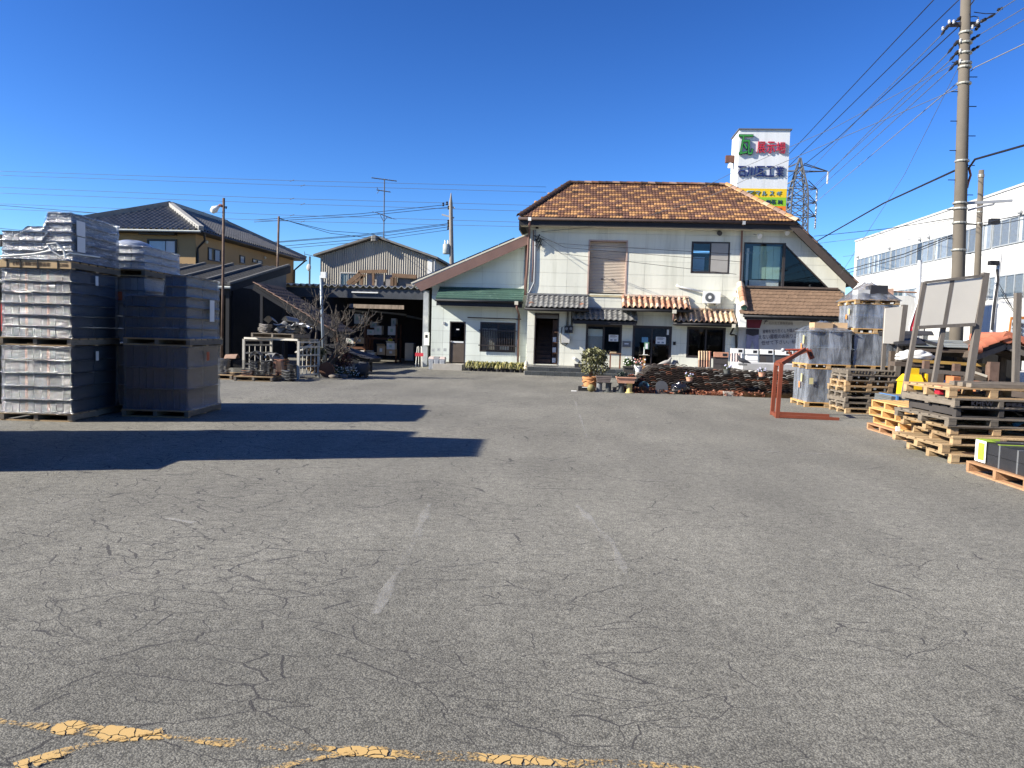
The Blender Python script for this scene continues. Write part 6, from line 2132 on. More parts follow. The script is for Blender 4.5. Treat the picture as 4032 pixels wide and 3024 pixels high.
# ------------------------------------------------------------------ tile piles and racks in the middle left
TM = {k: tile_mesh('wave', 0.30, 0.28, 0.035, 0.015, m, 'tile') for k, m in (('grey', KAWARA), ('dark', DGREY), ('orange', TERR[0]), ('brown', TERR[2]), ('pale', mat('pale_tile', (0.36, 0.33, 0.29), rnd=0.15)))}
FM = {k: tile_mesh('flat', 0.32, 0.30, 0.0, 0.012, m, 'tile') for k, m in (('grey', KAWARA), ('dark', DGREY), ('orange', TERR[0]), ('brown', TERR[2]), ('pale', mat('pale_tile', (0.36, 0.33, 0.29))))}
def tile_stack(label, loc, rz, n, key, meshes=TM, dz=0.036, edge=False, jitter=0.012, lean=0.0):
 t = thing('tile_stack', label, 'tiles', loc, rz, 'stacks of loose roof tiles')
 for k in range(n):
  kk = key if isinstance(key, str) else key[k % len(key)]
  o = bpy.data.objects.new('tile', meshes[kk])
  COL.objects.link(o)
  o.parent = t
  M_ = Matrix.Translation((RNG.uniform(-jitter, jitter) + lean * k, RNG.uniform(-jitter, jitter) - 0.15, k * dz)) @ Matrix.Rotation(RNG.uniform(-.05, .05), 4, 'Z')
  if edge:
   M_ = Matrix.Translation((k * 0.035, 0, 0)) @ Matrix.Rotation(math.radians(82), 4, 'Y') @ Matrix.Translation((-0.16, -0.15, 0))
  o.matrix_basis = M_
 return t
gp = lambda u, v: at(u, v, Z=0)
P1S = (1.15, 1.4, 'stringer', TWOOD, 0.14, GWOOD)
pal_at('p1', P1S, (-9.05, 22.4), 0.12, 0.0, 'pallet of loose tiles in front of the white steel frame', 'pallets in the tile corner')
pal_at('p1', P1S, (-10.45, 22.7), 0.02, 0.0, 'pallet of grey tiles left of the white steel frame', 'pallets in the tile corner')
for i, (lx, ly, n, key, lab, ms) in enumerate((
  (-10.85, 23.0, 12, 'grey', 'tall stack of light grey tiles on the left tile pallet', TM), (-11.25, 23.1, 11, 'grey', 'grey tile stack partly hidden by the wrapped load', TM),
  (-10.6, 23.6, 13, 'dark', 'black tile stack behind the light grey stack', FM), (-9.95, 22.75, 6, ['orange', 'dark'], 'low orange and black tile stack at front left of the pallet', FM),
  (-9.55, 22.75, 5, 'dark', 'low dark flat tile stack in the middle of the pallet', FM), (-9.55, 23.2, 11, 'dark', 'taller dark tile stack at the middle of the pallet', TM),
  (-9.2, 22.75, 3, ['dark', 'brown'], 'three dark tiles spread at the front right of the pallet', FM), (-9.2, 23.35, 12, ['orange', 'dark', 'orange'], 'orange and black tile stack at the right of the pallet', TM),
  (-9.95, 23.2, 11, ['dark', 'grey'], 'dark ridge tile stack at left of the pallet', TM))):
 tile_stack(lab, (lx, ly, 0.14), 0.12, n, key, ms, 0.034 if ms is FM else 0.040)
ridge_m = tile_mesh('barrel', 0.30, 0.42, 0.13, 0.02, KAWARA, 'ridge_tile')
for i, (x, y, z, r) in enumerate(((-9.95, 23.1, 0.62, 0.3), (-9.95, 23.25, 0.72, 0.2), (-9.65, 23.5, 0.62, -0.6), (-9.4, 23.6, 0.66, 0.9))):
 o = put('ridge_tile', ridge_m, None, (x, y, z), r)
 tag(o, ('grey ridge tile lying on the left dark stack', 'second grey ridge tile on the left dark stack', 'grey ridge tile across the middle dark stack', 'grey ridge tile tilted on the back of the pallet')[i], 'tile', 'loose ridge tiles')
ov = tile_mesh('barrel', 0.26, 0.34, 0.12, 0.02, TERR[2], 'ridge_tile')
tag(put('ridge_tile', ov, None, (-10.6, 23.45, 0.60), 1.5), 'brown ridge tile on the black stack', 'tile', 'loose ridge tiles')
for i, (lx, ly, n, key, lab) in enumerate(((-8.75, 22.9, 8, ['dark', 'grey'], 'dark tile stack on the ground before the right cage end'), (-9.6, 24.6, 15, ['orange', 'dark'], 'orange and dark tile stack under the raised pallet'), (-9.2, 24.5, 11, 'dark', 'dark tile stack under the raised pallet'), (-10.0, 24.8, 13, 'grey', 'grey tile stack under the raised pallet'), (-11.6, 23.4, 10, 'dark', 'dark tile stack behind the left tile pallet'))):
 tile_stack(lab, (lx, ly, 0.0), 0.1 * i - .2, n, key, TM, 0.04)
tile_stack('brown tiles stood on edge at the right of the tile pallet', (-9.12, 23.0, 0.28), 0.1, 5, 'brown', FM, edge=True)
# white steel cage frame with a pallet on top
WST = mat('chipped_white_steel', (0.45, 0.43, 0.37), rough=0.6, var=0.1, second=(0.22, 0.11, 0.06), mix2=(0.62, 0.72), s2=6)
cage = thing('steel_cage_frame', 'chipped white steel stillage frame with barred ends and a loaded pallet on top', 'rack', (-9.5, 25, 0))
def gate(x0, y0, x1, y1, zt):
 a, b = Vector((x0, y0, 0)), Vector((x1, y1, 0))
 d = b - a
 Z = Vector((0, 0, 1))
 for t in (0, 1):
  MB().beam(a + d * t, a + d * t + Z * zt, 0.075, 0.075, (0, 1, 0)).build('corner_post', WST, cage)
 for z in (zt - 0.04, zt - 0.2, zt * 0.62, zt * 0.32, 0.12):
  MB().beam(a + Z * z, b + Z * z, 0.045, 0.05).build('rail', WST, cage)
 for k in range(1, 5):
  p = a + d * k / 5
  MB().tube([p + Z * 0.12, p + Z * (zt - 0.2)], 0.014, 5).build('bar', WST, cage)
zt = 1.22
gate(-8.86, 24.05, -8.62, 25.3, zt)
gl_ = at(985, 1400, Y=25.2).x
gate(gl_, 24.7, gl_ + 0.45, 25.9, zt)
MB().beam((-8.9, 24.1, zt + 0.03), (gl_, 24.75, zt + 0.03), 0.06, 0.06).build('top_rail', WST, cage)
MB().beam((-8.66, 25.3, zt + 0.03), (gl_ + 0.45, 25.9, zt + 0.03), 0.06, 0.06).build('top_rail', WST, cage)
MB().beam((-8.95, 24.1, 0.85), (-8.75, 24.9, 1.1), 0.12, 0.03).build('loose_plank', WST, cage)
pallet('top', (1.5, 1.2, 'stringer', GWOOD, 0.15, GWOOD), (-9.75, 24.85, zt + 0.065), -0.12, 'grey pallet loaded with tile scraps on top of the white frame', 'pallets in the tile corner')
ZP = zt + 0.215
for i, (x, y, n, key, lab) in enumerate(((-10.2, 24.6, 7, 'pale', 'stack of pale tiles on the raised pallet'), (-9.65, 24.75, 4, 'grey', 'grey tile scraps heaped in the middle of the raised pallet'), (-9.3, 24.7, 5, ['grey', 'pale'], 'grey and pale tile heap at right of the raised pallet'))):
 tile_stack(lab, (x, y, ZP), -0.1, n, key, TM, 0.04, jitter=0.04)
for i in range(9):
 x, y, z = -9.9 + 0.11 * i, 24.7 + RNG.uniform(-.2, .3), ZP + 0.16 + RNG.uniform(0, .2)
 o = put('tile_scrap', (ridge_m, TM['grey'], TM['pale'])[i % 3], None, (x, y, z), Matrix.Rotation(RNG.uniform(0, 6), 3, 'Z') @ Matrix.Rotation(RNG.uniform(-.7, .7), 3, 'X'))
 tag(o, 'loose tile in the jumbled heap on the raised pallet', 'tile', 'jumbled tiles on the raised pallet')
o = MB().grid(lambda u, v: (-9.45 + 0.75 * u, 24.45 + 0.35 * v + 0.05 * math.sin(9 * u), ZP + 0.2 + 0.16 * math.sin(3 * u) * (1 - v * .6) + 0.05 * math.sin(17 * u + 9 * v)), 16, 8).build('white_sheet', mat('white_vinyl', (0.6, 0.62, 0.64), rough=0.3, var=0.1), None, True)
tag(o, 'crumpled white vinyl sheet on the raised tile pallet', 'sheet')
# ------------------------------------------------------------------ display roofs
def slope_display(label, top, bot, y0, y1, ncol, nrow, mats, edge_m, legs):
 """Small sample roof falling to the right: top and bot are (x, z)."""
 t = thing('display_roof', label, 'sample roof', ((top[0] + bot[0]) / 2, (y0 + y1) / 2, 0))
 n = Vector((top[1] - bot[1], 0, bot[0] - top[0])).normalized()
 T_, B_q = Vector((top[0], y0, top[1])), Vector((bot[0], y0, bot[1]))
 MB().prism([T_, B_q, B_q - n * 0.08, T_ - n * 0.08], (0, y1 - y0, 0)).build('deck', DKST, t)
 tile_plane(t, [(bot[0], y0, bot[1]), (bot[0], y1, bot[1]), (top[0], y1, top[1]), (top[0], y0, top[1])], (y1 - y0) / ncol, math.hypot(top[0] - bot[0], top[1] - bot[1]) / nrow, 'wave', mats, 0.045, 0.018, 300)
 nv = nrow
 em = tile_mesh('flat', 0.14, (T_ - B_q).length / nv, 0.0, 0.03, edge_m, 'verge_tile')
 d = (T_ - B_q).normalized()
 R = Matrix((Vector((0, -1, 0)).cross(n).cross(n) * 0 + d.cross(n), d, n)).transposed()
 for k in range(nv):
  put('verge_tile', em, t, B_q + d * ((T_ - B_q).length * k / nv) + Vector((0, -0.05, 0)) + n * 0.03, R)
 for x, y, z in legs:
  MB().box(x - 0.05, x + 0.05, y - 0.05, y + 0.05, 0, z).build('leg', DKST, t)
 MB().prism([T_ - n * 0.1 + Vector((0, 0.05, 0)), B_q - n * 0.1 + Vector((0, 0.05, 0)), B_q - n * 0.24 + Vector((0, 0.05, 0)), T_ - n * 0.24 + Vector((0, 0.05, 0))], (0, 0.05, 0)).build('rafter', DKST, t)
 return t
d0, d1 = at(1003, 1118, Y=28.0), at(1318, 1310, Y=28.0)
slope_display('dark tiled sample roof sloping down right with terracotta edge, by the shed', (d0.x, d0.z), (d1.x, d1.z), 28.0, 30.6, 9, 12, [mat('brown_black_tile', (0.05, 0.042, 0.038), rough=0.5, var=0.25, rnd=0.2)], TERR[2], [(d0.x + 0.2, 28.2, d0.z - 0.25), (d0.x + 0.2, 30.4, d0.z - 0.25), (d1.x - 0.4, 28.2, d1.z + 0.05), (d1.x - 0.4, 30.4, d1.z + 0.05)])
e0, e1 = at(1275, 1362, Y=27.8), at(1452, 1420, Y=27.8)
slope_display('low dark tiled sample roof near the ground behind the shrubs', (e0.x, e0.z), (e1.x, e1.z), 27.8, 29.6, 6, 6, [DGREY], DGREY, [(e0.x + 0.2, 28.0, e0.z - 0.2), (e1.x - 0.35, 28.0, e1.z), (e0.x + 0.2, 29.4, e0.z - 0.2), (e1.x - 0.35, 29.4, e1.z)])
# grey-blue pole with small lamp
by = 27.3
bp_ = thing('galvanised_lamp_pole', 'blue-grey galvanised pole with small white lamp behind the bare tree', 'lamp pole', (at(1277, 1440, Y=by).x, by, 0))
MB().tube([(at(1277, 1440, Y=by).x, by, 0), at(1268, 1240, Y=by), at(1264, 1085, Y=by)], 0.055, 8).build('pole', mat('blue_grey_galvanised', (0.22, 0.26, 0.30), rough=0.45, metal=0.3), bp_, True)
c = at(1270, 1082, Y=by)
MB().box(c.x - 0.05, c.x + 0.14, by - 0.08, by + 0.08, c.z - 0.12, c.z + 0.1).build('lamp', WHITEP, bp_)
# ------------------------------------------------------------------ bare tree
BARK = mat('grey_bark', (0.105, 0.09, 0.075), rough=0.9, var=0.3, scale=9)
def bare_tree(base, stems, label, seed=3):
 rg = random.Random(seed)
 t = thing('bare_tree', label, 'tree', base)
 trunk = MB()
 crown = MB()
 def grow(mb, p, d, L, r, depth):
  n = 4
  pts = [p]
  rr = [r]
  dd = d.copy()
  for k in range(n):
   dd = (dd + Vector((rg.uniform(-.22, .22), rg.uniform(-.22, .22), rg.uniform(-.1, .2)))).normalized()
   pts.append(pts[-1] + dd * L / n)
   rr.append(max(.006, r * (1 - 0.4 * (k + 1) / n)))
  mb.tube(pts, rr, 6 if depth < 2 else 4)
  if depth >= (4 if rg.random() < .45 else 3):
   return
  kids = 3 if depth < 3 else 3
  for k in range(kids + (1 if depth > 0 else 0)):
   i = rg.randrange(1, n + 1) if k else n
   q = (dd + Vector((rg.uniform(-.95, .95), rg.uniform(-.95, .95), rg.uniform(-.35, .9)))).normalized()
   grow(crown, pts[i], q, L * rg.uniform(0.5, 0.78), rr[i] * rg.uniform(0.6, 0.8), depth + 1)
 for d, L, r in stems:
  grow(trunk, Vector(base), Vector(d).normalized(), L, r, 0)
 trunk.build('trunk', BARK, t, True)
 crown.build('crown', BARK, t, True)
 return t
tb_ = at(1262, 1452, Y=26.0)
bare_tree((tb_.x, 26.0, 0.15), [((-0.4, 0, 1), 1.3, 0.075), ((0.75, 0.1, 0.75), 1.2, 0.065), ((-0.95, -0.1, 0.85), 1.0, 0.055), ((0.9, -0.1, 0.7), 1.05, 0.055), ((0.1, -0.2, 1), 1.1, 0.05)], 'leafless grey plum tree with many twigs before the warehouse', 11)
# ------------------------------------------------------------------ shrubs
def leaves(center, rad, n, size, rg, shell=0.35, droop=0.0, aspect=2.2):
 mb = MB()
 for _ in range(n):
  while True:
   p = Vector((rg.uniform(-1, 1), rg.uniform(-1, 1), rg.uniform(-1, 1)))
   if p.length <= 1 and p.length > shell * rg.random():
    break
  lump = 0.82 + 0.3 * mnoise.noise(p * 2.1 + Vector((center[0], center[1], 0)))
  c = Vector(center) + Vector((p.x * rad[0], p.y * rad[1], p.z * rad[2])) * lump
  d = Vector((rg.uniform(-1, 1), rg.uniform(-1, 1), rg.uniform(-0.6, 0.9) - droop)).normalized()
  s = d.cross(Vector((rg.uniform(-1, 1), rg.uniform(-1, 1), rg.uniform(-1, 1)))).normalized()
  L = size * rg.uniform(0.7, 1.4)
  w = L / aspect / 2
  mb.poly([c - d * L / 2, c + s * w + d * L * 0.05, c + d * L / 2, c - s * w + d * L * 0.05])
 return mb
LF_DG = leaf_mat('dark_green_leaf', (0.028, 0.045, 0.018), (0.085, 0.10, 0.035))
LF_OL = leaf_mat('olive_leaf', (0.055, 0.06, 0.028), (0.20, 0.19, 0.09))
LF_RD = leaf_mat('dark_red_leaf', (0.03, 0.012, 0.014), (0.07, 0.02, 0.025))
LF_DRY = leaf_mat('dry_brown_leaf', (0.10, 0.055, 0.025), (0.25, 0.155, 0.06))
LF_YG = leaf_mat('yellow_green_leaf', (0.10, 0.115, 0.03), (0.36, 0.31, 0.10))
LF_SUC = leaf_mat('russet_leaf', (0.13, 0.04, 0.02), (0.28, 0.11, 0.06))
rg = random.Random(5)
def shrub(label, c, rad, n, size, m, stems=4, name='shrub', droop=0.0):
 t = thing(name, label, 'shrub', (c[0], c[1], 0))
 leaves(c, rad, n, size, rg, droop=droop).build('crown', m, t)
 st = MB()
 for k in range(stems):
  a = rg.uniform(0, 6.28)
  st.tube([(c[0] + 0.05 * math.cos(a), c[1] + 0.05 * math.sin(a), 0), (c[0] + 0.3 * rad[0] * math.cos(a), c[1] + 0.3 * rad[1] * math.sin(a), c[2]), (c[0] + 0.6 * rad[0] * math.cos(a), c[1] + 0.6 * rad[1] * math.sin(a), c[2] + 0.5 * rad[2])], [0.02, 0.014, 0.006], 5)
 st.build('trunk', BARK, t)
 return t
def gpt(u, v, Y):
 return at(u, v, Y=Y)
c = gpt(1240, 1425, 25.6); shrub('yellowish wild shrub beside the white steel frame', (c.x, c.y, 0.45), (0.38, 0.3, 0.42), 700, 0.09, LF_DRY)
c = gpt(1250, 1390, 25.8); shrub('tall green leaf tuft above the wild shrub', (c.x, c.y, 0.82), (0.3, 0.25, 0.24), 260, 0.16, LF_OL)
c = gpt(1345, 1400, 26.2); shrub('dark red leaved shrub under the bare tree', (c.x, c.y, 0.62), (0.48, 0.35, 0.5), 1500, 0.07, LF_RD)
c = gpt(1330, 1460, 25.7); shrub('low ground shrub with pale blossoms at the tree foot', (c.x, c.y, 0.2), (0.6, 0.35, 0.2), 900, 0.07, LF_DG)
c = gpt(1400, 1465, 25.9); shrub('low dark shrub at the right end of the tree bed', (c.x, c.y, 0.16), (0.5, 0.3, 0.17), 600, 0.07, LF_DG)
FLW = MB()
for i in range(90):
 q = gpt(rg.uniform(1290, 1420), 1470, 25.55)
 FLW.ball((q.x, 25.5 + rg.uniform(-.15, .3), rg.uniform(0.08, 0.36)), 0.015, 5, 3)
o = FLW.build('white_blossom', WHITEP)
o['kind'] = 'stuff'
tag(o, 'tiny white blossoms scattered over the tree bed', 'blossom')
c = gpt(1430, 1455, 25.9)
dr = thing('mixing_drum', 'small dark cast drum at right end of the tree bed', 'drum', (c.x, 25.9, 0))
MB().tube([(c.x - 0.22, 25.8, 0.3), (c.x - 0.1, 25.8, 0.32), (c.x + 0.14, 25.85, 0.3), (c.x + 0.2, 25.85, 0.28)], [0.14, 0.24, 0.24, 0.16], 14).build('body', mat('dull_iron', (0.04, 0.042, 0.045), rough=0.8), dr, True)
for dx in (-0.12, 0.12):
 MB().box(c.x + dx - 0.03, c.x + dx + 0.03, 25.65, 26.0, 0, 0.12).build('foot', DKST, dr)
c = gpt(1285, 1460, 25.2)
o = MB().tube([(c.x, 25.2, 0.26), (c.x, 25.3, 0.27)], 0.26, 18).build('round_plate', mat('rusty_disc', (0.12, 0.06, 0.035)), None)
tag(o, 'round rusty disc leaning in the shrubs', 'disc')
for i, (u, v, s) in enumerate(((1395, 1482, .16), (1420, 1480, .13), (1350, 1488, .12), (1310, 1490, .14), (1372, 1486, .1), (1445, 1474, .12))):
 q = at(u, v, Z=0)
 o = MB().ball((q.x, q.y + 0.1, s * 0.4), s, 9, 6, (1.3, 1, 0.7)).build('edging_stone', mat('field_stone', (0.15, 0.13, 0.11), var=0.3, scale=8, rnd=0.2), None, True)
 tag(o, ORDW[i] + ' rounded stone edging the tree bed, counted from the drum end', 'stone', 'stones edging the tree bed')
# row of strap-leaved plants before the annex window
for i in range(13):
 u = 1852 + i * 18.3
 b0 = Vector((at(u, 1455, Y=33.1).x, 33.1 + rg.uniform(-.1, .1), 0))
 t = thing('strap_leaf_plant', ('leftmost' if i == 0 else 'rightmost' if i == 12 else ORDW[i] + ' from left') + ' yellow-green strap-leaved plant before the annex', 'plant', b0, 0, 'strap-leaved plants along the annex')
 MB().lathe([(0.09, 0), (0.12, 0.16), (0.105, 0.16)], b0, 10).build('pot', mat('black_pot', (0.025, 0.025, 0.028)), t)
 mb = MB()
 for k in range(46):
  a = rg.uniform(0, 6.28)
  L, h_ = rg.uniform(0.14, 0.34), rg.uniform(0.22, 0.46)
  d = Vector((math.cos(a), math.sin(a), 0))
  s = Vector((-d.y, d.x, 0)) * 0.014
  p0, p1, p2, p3 = b0 + Vector((0, 0, 0.13)), b0 + d * L * 0.35 + Vector((0, 0, h_)), b0 + d * L * 0.75 + Vector((0, 0, h_ * 0.85)), b0 + d * L + Vector((0, 0, h_ * 0.45))
  for p, q, w0, w1 in ((p0, p1, 1, 1.2), (p1, p2, 1.2, 1), (p2, p3, 1, 0.1)):
   mb.poly([p - s * w0, p + s * w0, q + s * w1, q - s * w1])
 mb.build('blades', LF_YG, t)
# small figurine between plants and steps
q = at(2072, 1438, Y=32.6)
fg = thing('garden_figurine', 'small cream garden figurine with pointed hat at the terrace end', 'figurine', (q.x, 32.6, 0.165))
MB().lathe([(0.09, 0), (0.11, 0.08), (0.07, 0.16), (0.09, 0.2), (0.08, 0.27), (0.03, 0.36), (0.005, 0.4)], (q.x, 32.6, 0.165), 12).build('body', CREAM, fg, True)
MB().lathe([(0.05, 0.0), (0.05, 0.03)], (q.x, 32.52, 0.28), 8).build('face', mat('tan_face', (0.4, 0.28, 0.15)), fg)
# ------------------------------------------------------------------ dry wall of old roof tiles
WT = [mat('old_tile_black', (0.06, 0.046, 0.04), rough=0.35, var=0.3, scale=8, rnd=0.3), mat('old_tile_red', (0.19, 0.085, 0.055), rough=0.75, var=0.3, scale=8, rnd=0.3),
  mat('old_tile_grey', (0.17, 0.16, 0.145), rough=0.6, var=0.3, scale=8, rnd=0.3), mat('old_tile_pale', (0.45, 0.44, 0.41), rough=0.4, var=0.2, scale=8, rnd=0.2)]
def arc_tile(m):
 mb = MB()
 N, w, th, dp, hh = 6, 0.178, 0.015, 0.26, 0.03
 for y in (0, dp):
  for zz in (0, th):
   for i in range(N + 1):
    u = i / N
    mb.v.append(((u - 0.5) * w, y, hh * math.sin(math.pi * u) ** 0.8 + zz))
 W = N + 1
 for i in range(N):
  mb.f.append((i, i + 1, W + i + 1, W + i))
  mb.f.append((2 * W + i, 3 * W + i, 3 * W + i + 1, 2 * W + i + 1))
  mb.f.append((W + i, W + i + 1, 3 * W + i + 1, 3 * W + i))
  mb.f.append((i + 1, i, 2 * W + i, 2 * W + i + 1))
 mb.f.append((0, W, 3 * W, 2 * W))
 mb.f.append((N, 2 * W + N, 3 * W + N, W + N))
 return mb.mesh('wall_tile', m)
wm = [arc_tile(m) for m in WT]
xw_l, xw_r = at(2440, 1530, Y=23.9).x, 6.75
tw_all = thing('tile_garden_wall', 'long low dry wall built of stacked old roof tiles edge-on', 'wall', ((xw_l + xw_r) / 2, 24.4, 0))
rows = 16
spots = []
for r in range(rows):
 z = r * 0.0545
 xs_ = xw_l + (0 if r < 3 else (r - 2) * 0.075) + (0.089 if r % 2 else 0)
 x = xs_
 top_dip = 0.0
 while x < xw_r:
  hgt = 0.80 + 0.06 * math.sin(x * 0.9) + (0.03 if x < 3.5 else 0)
  if z < hgt:
   spots.append((r, x + RNG.uniform(-.008, .008), 23.75 + r * 0.02 + RNG.uniform(-.016, .012), z + RNG.uniform(-.003, .003)))
  x += 0.181
spots.sort(key=lambda s: -s[0])
mb, mi = MB(), []
for k, (r, x, y, z) in enumerate(spots):
 q = RNG.random()
 m = 3 if (r > 9 and x > 3.6 and q < 0.16) else 1 if q < 0.2 else 2 if q < 0.42 else 0
 rot = Matrix.Rotation(RNG.uniform(-.03, .03), 3, 'Z') @ Matrix.Rotation(RNG.uniform(-.03, .03), 3, 'Y')
 if k < 300:
  put('wall_tile', wm[m], tw_all, (x, y, z), rot)
 else:
  i = len(mb.v)
  mb.v += [tuple(Vector((x, y, z)) + rot @ v.co) for v in wm[m].vertices]
  for f in wm[m].polygons:
   mb.f.append(tuple(i + j for j in f.vertices))
   mi.append(m)
o = mb.build('lower_tile_courses', WT[0], tw_all)
for m in WT[1:]:
 o.data.materials.append(m)
o.data.polygons.foreach_set('material_index', mi)
o['kind'] = 'stuff'
SOIL = mat('dark_soil', (0.03, 0.025, 0.02), rough=1.0, var=0.4, scale=6, bump=0.6, bscale=20)
MB().prism([(xw_l + 0.15, 24.02, 0), (xw_l + 0.3, 24.1, 0.12), (xw_l + 1.0, 24.35, 0.74), (xw_r, 24.35, 0.74), (xw_r, 24.02, 0)], (0, 1.6, 0)).build('earth_fill', SOIL, tw_all)
# russet creeper and weeds along its foot
mb = MB()
for i in range(8000):
 x = RNG.uniform(1.45, 5.6)
 dens = 0.55 + 0.5 * math.sin(x * 2.3) * math.sin(x * 5.1 + 1)
 if RNG.random() > dens:
  continue
 y = 23.68 - abs(RNG.gauss(0, 0.2))
 z = max(0.01, RNG.gauss(0.05, 0.035))
 d = Vector((RNG.uniform(-1, 1), RNG.uniform(-1, 1), RNG.uniform(-.3, 1))).normalized()
 s = d.cross(Vector((RNG.uniform(-1, 1), RNG.uniform(-1, 1), 0.2))).normalized()
 L = RNG.uniform(.025, .06)
 c = Vector((x, y, z))
 mb.poly([c - d * L, c + s * L * .5, c + d * L, c - s * L * .5])
o = mb.build('russet_creeper', LF_SUC)
o['kind'] = 'stuff'
tag(o, 'russet succulent creeper along the foot of the tile wall', 'ground cover')
mb = MB()
for i in range(1500):
 x, y = RNG.uniform(5.0, 6.6), 23.45 + RNG.uniform(-.3, .15)
 d = Vector((RNG.uniform(-.5, .5), RNG.uniform(-.5, .5), 1)).normalized()
 L = RNG.uniform(.06, .2)
 s = Vector((0.006, 0.003, 0))
 mb.poly([Vector((x, y, 0)) - s, Vector((x, y, 0)) + s, Vector((x, y, 0)) + d * L])
o = mb.build('dry_weeds', LF_DRY)
o['kind'] = 'stuff'
tag(o, 'dry weeds at the right foot of the tile wall', 'weeds')
# ------------------------------------------------------------------ pots and planters
TC = mat('terracotta_pot', (0.45, 0.215, 0.09), rough=0.8, var=0.15, scale=4)
def pot(t, c, r0, r1, h, m, rim=True, n=18):
 prof = [(r0, 0), (r1, h * 0.82), (r1 * 1.0, h * 0.84)]
 if rim:
  prof += [(r1 * 1.1, h * 0.85), (r1 * 1.12, h), (r1 * 0.96, h), (r1 * 0.9, h * 0.88)]
 o = MB().lathe(prof, c, n).build('pot', m, t, auto=True)
 return o
c = Vector((at(2322, 1540, Y=23.55).x, 23.55, 0))
tr = thing('potted_tree', 'bushy round-headed shrub in a tall terracotta pot', 'potted tree', c)
po = pot(tr, c, 0.17, 0.22, 0.42, TC)
for k in range(2):
 MB().tube([(c.x + 0.235 * math.cos(t), c.y + 0.235 * math.sin(t), 0.12 + 0.16 * k + 0.03 * math.sin(5 * t)) for t in [2 * math.pi * i / 24 for i in range(25)]], 0.012, 4).build('relief_band', TC, po)
st = MB()
for k in range(9):
 a = rg.uniform(0, 6.28)
 rr_ = rg.uniform(0.1, 0.4)
 st.tube([(c.x, c.y, 0.38), (c.x + 0.08 * math.cos(a), c.y + .08 * math.sin(a), 0.6), (c.x + rr_ * 0.6 * math.cos(a), c.y + rr_ * .6 * math.sin(a), 0.85), (c.x + rr_ * math.cos(a), c.y + rr_ * math.sin(a), 1.15)], [0.028, 0.02, 0.013, 0.006], 5)
st.build('trunk', BARK, tr)
cc = at(2342, 1418, Y=23.55)
mb = leaves((cc.x, cc.y, cc.z + 0.12), (0.5, 0.45, 0.32), 1200, 0.09, rg, droop=0.3)
m2 = leaves((cc.x, cc.y, cc.z - 0.18), (0.6, 0.5, 0.34), 750, 0.085, rg, droop=0.5)
i = len(mb.v)
mb.v += m2.v
mb.f += [tuple(i + j for j in f) for f in m2.f]
mb.build('crown', leaf_mat('grey_green_leaf', (0.045, 0.052, 0.02), (0.24, 0.235, 0.11)), tr)
def trough(label, u0, v0, u1, v1, Y, m, ribs=False, plants=None, legs=None, cat='planter', d=0.32, name='planter_trough'):
 a, b = at(u0, v1, Y=Y), at(u1, v0, Y=Y)
 w, h = b.x - a.x, b.z - a.z
 cx, z0 = (a.x + b.x) / 2, a.z
 t = thing(name, label, cat, (cx, Y, 0))
 MB().hexa([(cx - w * .43, Y, z0), (cx + w * .43, Y, z0), (cx + w * .43, Y + d * .9, z0), (cx - w * .43, Y + d * .9, z0), (cx - w * .5, Y - .03, z0 + h * .84), (cx + w * .5, Y - .03, z0 + h * .84), (cx + w * .5, Y + d, z0 + h * .84), (cx - w * .5, Y + d, z0 + h * .84)]).build('trough', m, t)
 MB().box(cx - w * .53, cx + w * .53, Y - .06, Y + d + .02, z0 + h * .84 + 0.001, z0 + h).build('rim', m, t)
 MB().box(cx - w * .48, cx + w * .48, Y - .03, Y + d - .02, z0 + h, z0 + h + 0.012).build('soil', SOIL, t)
 if ribs:
  for k in range(3):
   f = (k + 0.6) / 4
   MB().box(cx - w * (.43 + .07 * f), cx + w * (.43 + .07 * f), Y - .05 * f - .012, Y + 0.05, z0 + h * f - .012, z0 + h * f + .012).build('rib', m, t)
 if legs:
  for (u, mm) in legs:
   x = at(u, v1, Y=Y).x
   MB().lathe([(0.14, 0), (0.14, 0.02), (0.085, 0.03), (0.085, z0 - 0.03), (0.12, z0 - 0.002)], (x, Y + d / 2, 0), 14).build('pipe_leg', mm, t, auto=True)
 if plants:
  plants(t, cx, Y + d / 2, z0 + h, w)
 return t
GP = mat('grey_pipe', (0.15, 0.155, 0.16), rough=0.4)
DP = mat('charcoal_pipe', (0.06, 0.065, 0.065), rough=0.4)
YP = mat('cream_pipe', (0.50, 0.42, 0.18), rough=0.5)
trough('ribbed taupe trough planter standing on two grey pipes', 2347, 1482, 2407, 1506, 22.95, mat('taupe_plastic', (0.19, 0.155, 0.14), rough=0.5), True, None, [(2361, GP), (2397, DP)])
def succ(t, cx, y, z, w):
 leaves((cx - w * .2, y, z + .07), (w * .33, .12, .09), 260, .07, rg).build('succulent', leaf_mat('blue_green_leaf', (0.02, 0.035, 0.03), (0.06, 0.085, 0.07)), t)
 leaves((cx + w * .3, y, z + .04), (w * .25, .12, .05), 160, .05, rg).build('creeping_plant', LF_SUC, t)
trough('terracotta trough planter with succulents on a cream and a charcoal pipe', 2427, 1486, 2503, 1508, 22.95, mat('salmon_terracotta', (0.50, 0.27, 0.18), rough=0.8), False, succ, [(2448, DP), (2480, YP)])
def flowers(t, cx, y, z, w):
 leaves((cx, y, z + .14), (w * .55, .2, .17), 520, .07, rg).build('foliage', leaf_mat('fresh_green_leaf', (0.03, 0.07, 0.015), (0.10, 0.17, 0.04)), t)
 for k in range(14):
  MB().ball((cx + rg.uniform(-.5, .5) * w, y - rg.uniform(-.05, .2), z + rg.uniform(.08, .32)), 0.022, 6, 4).build('white_flower', WHITEP, t)
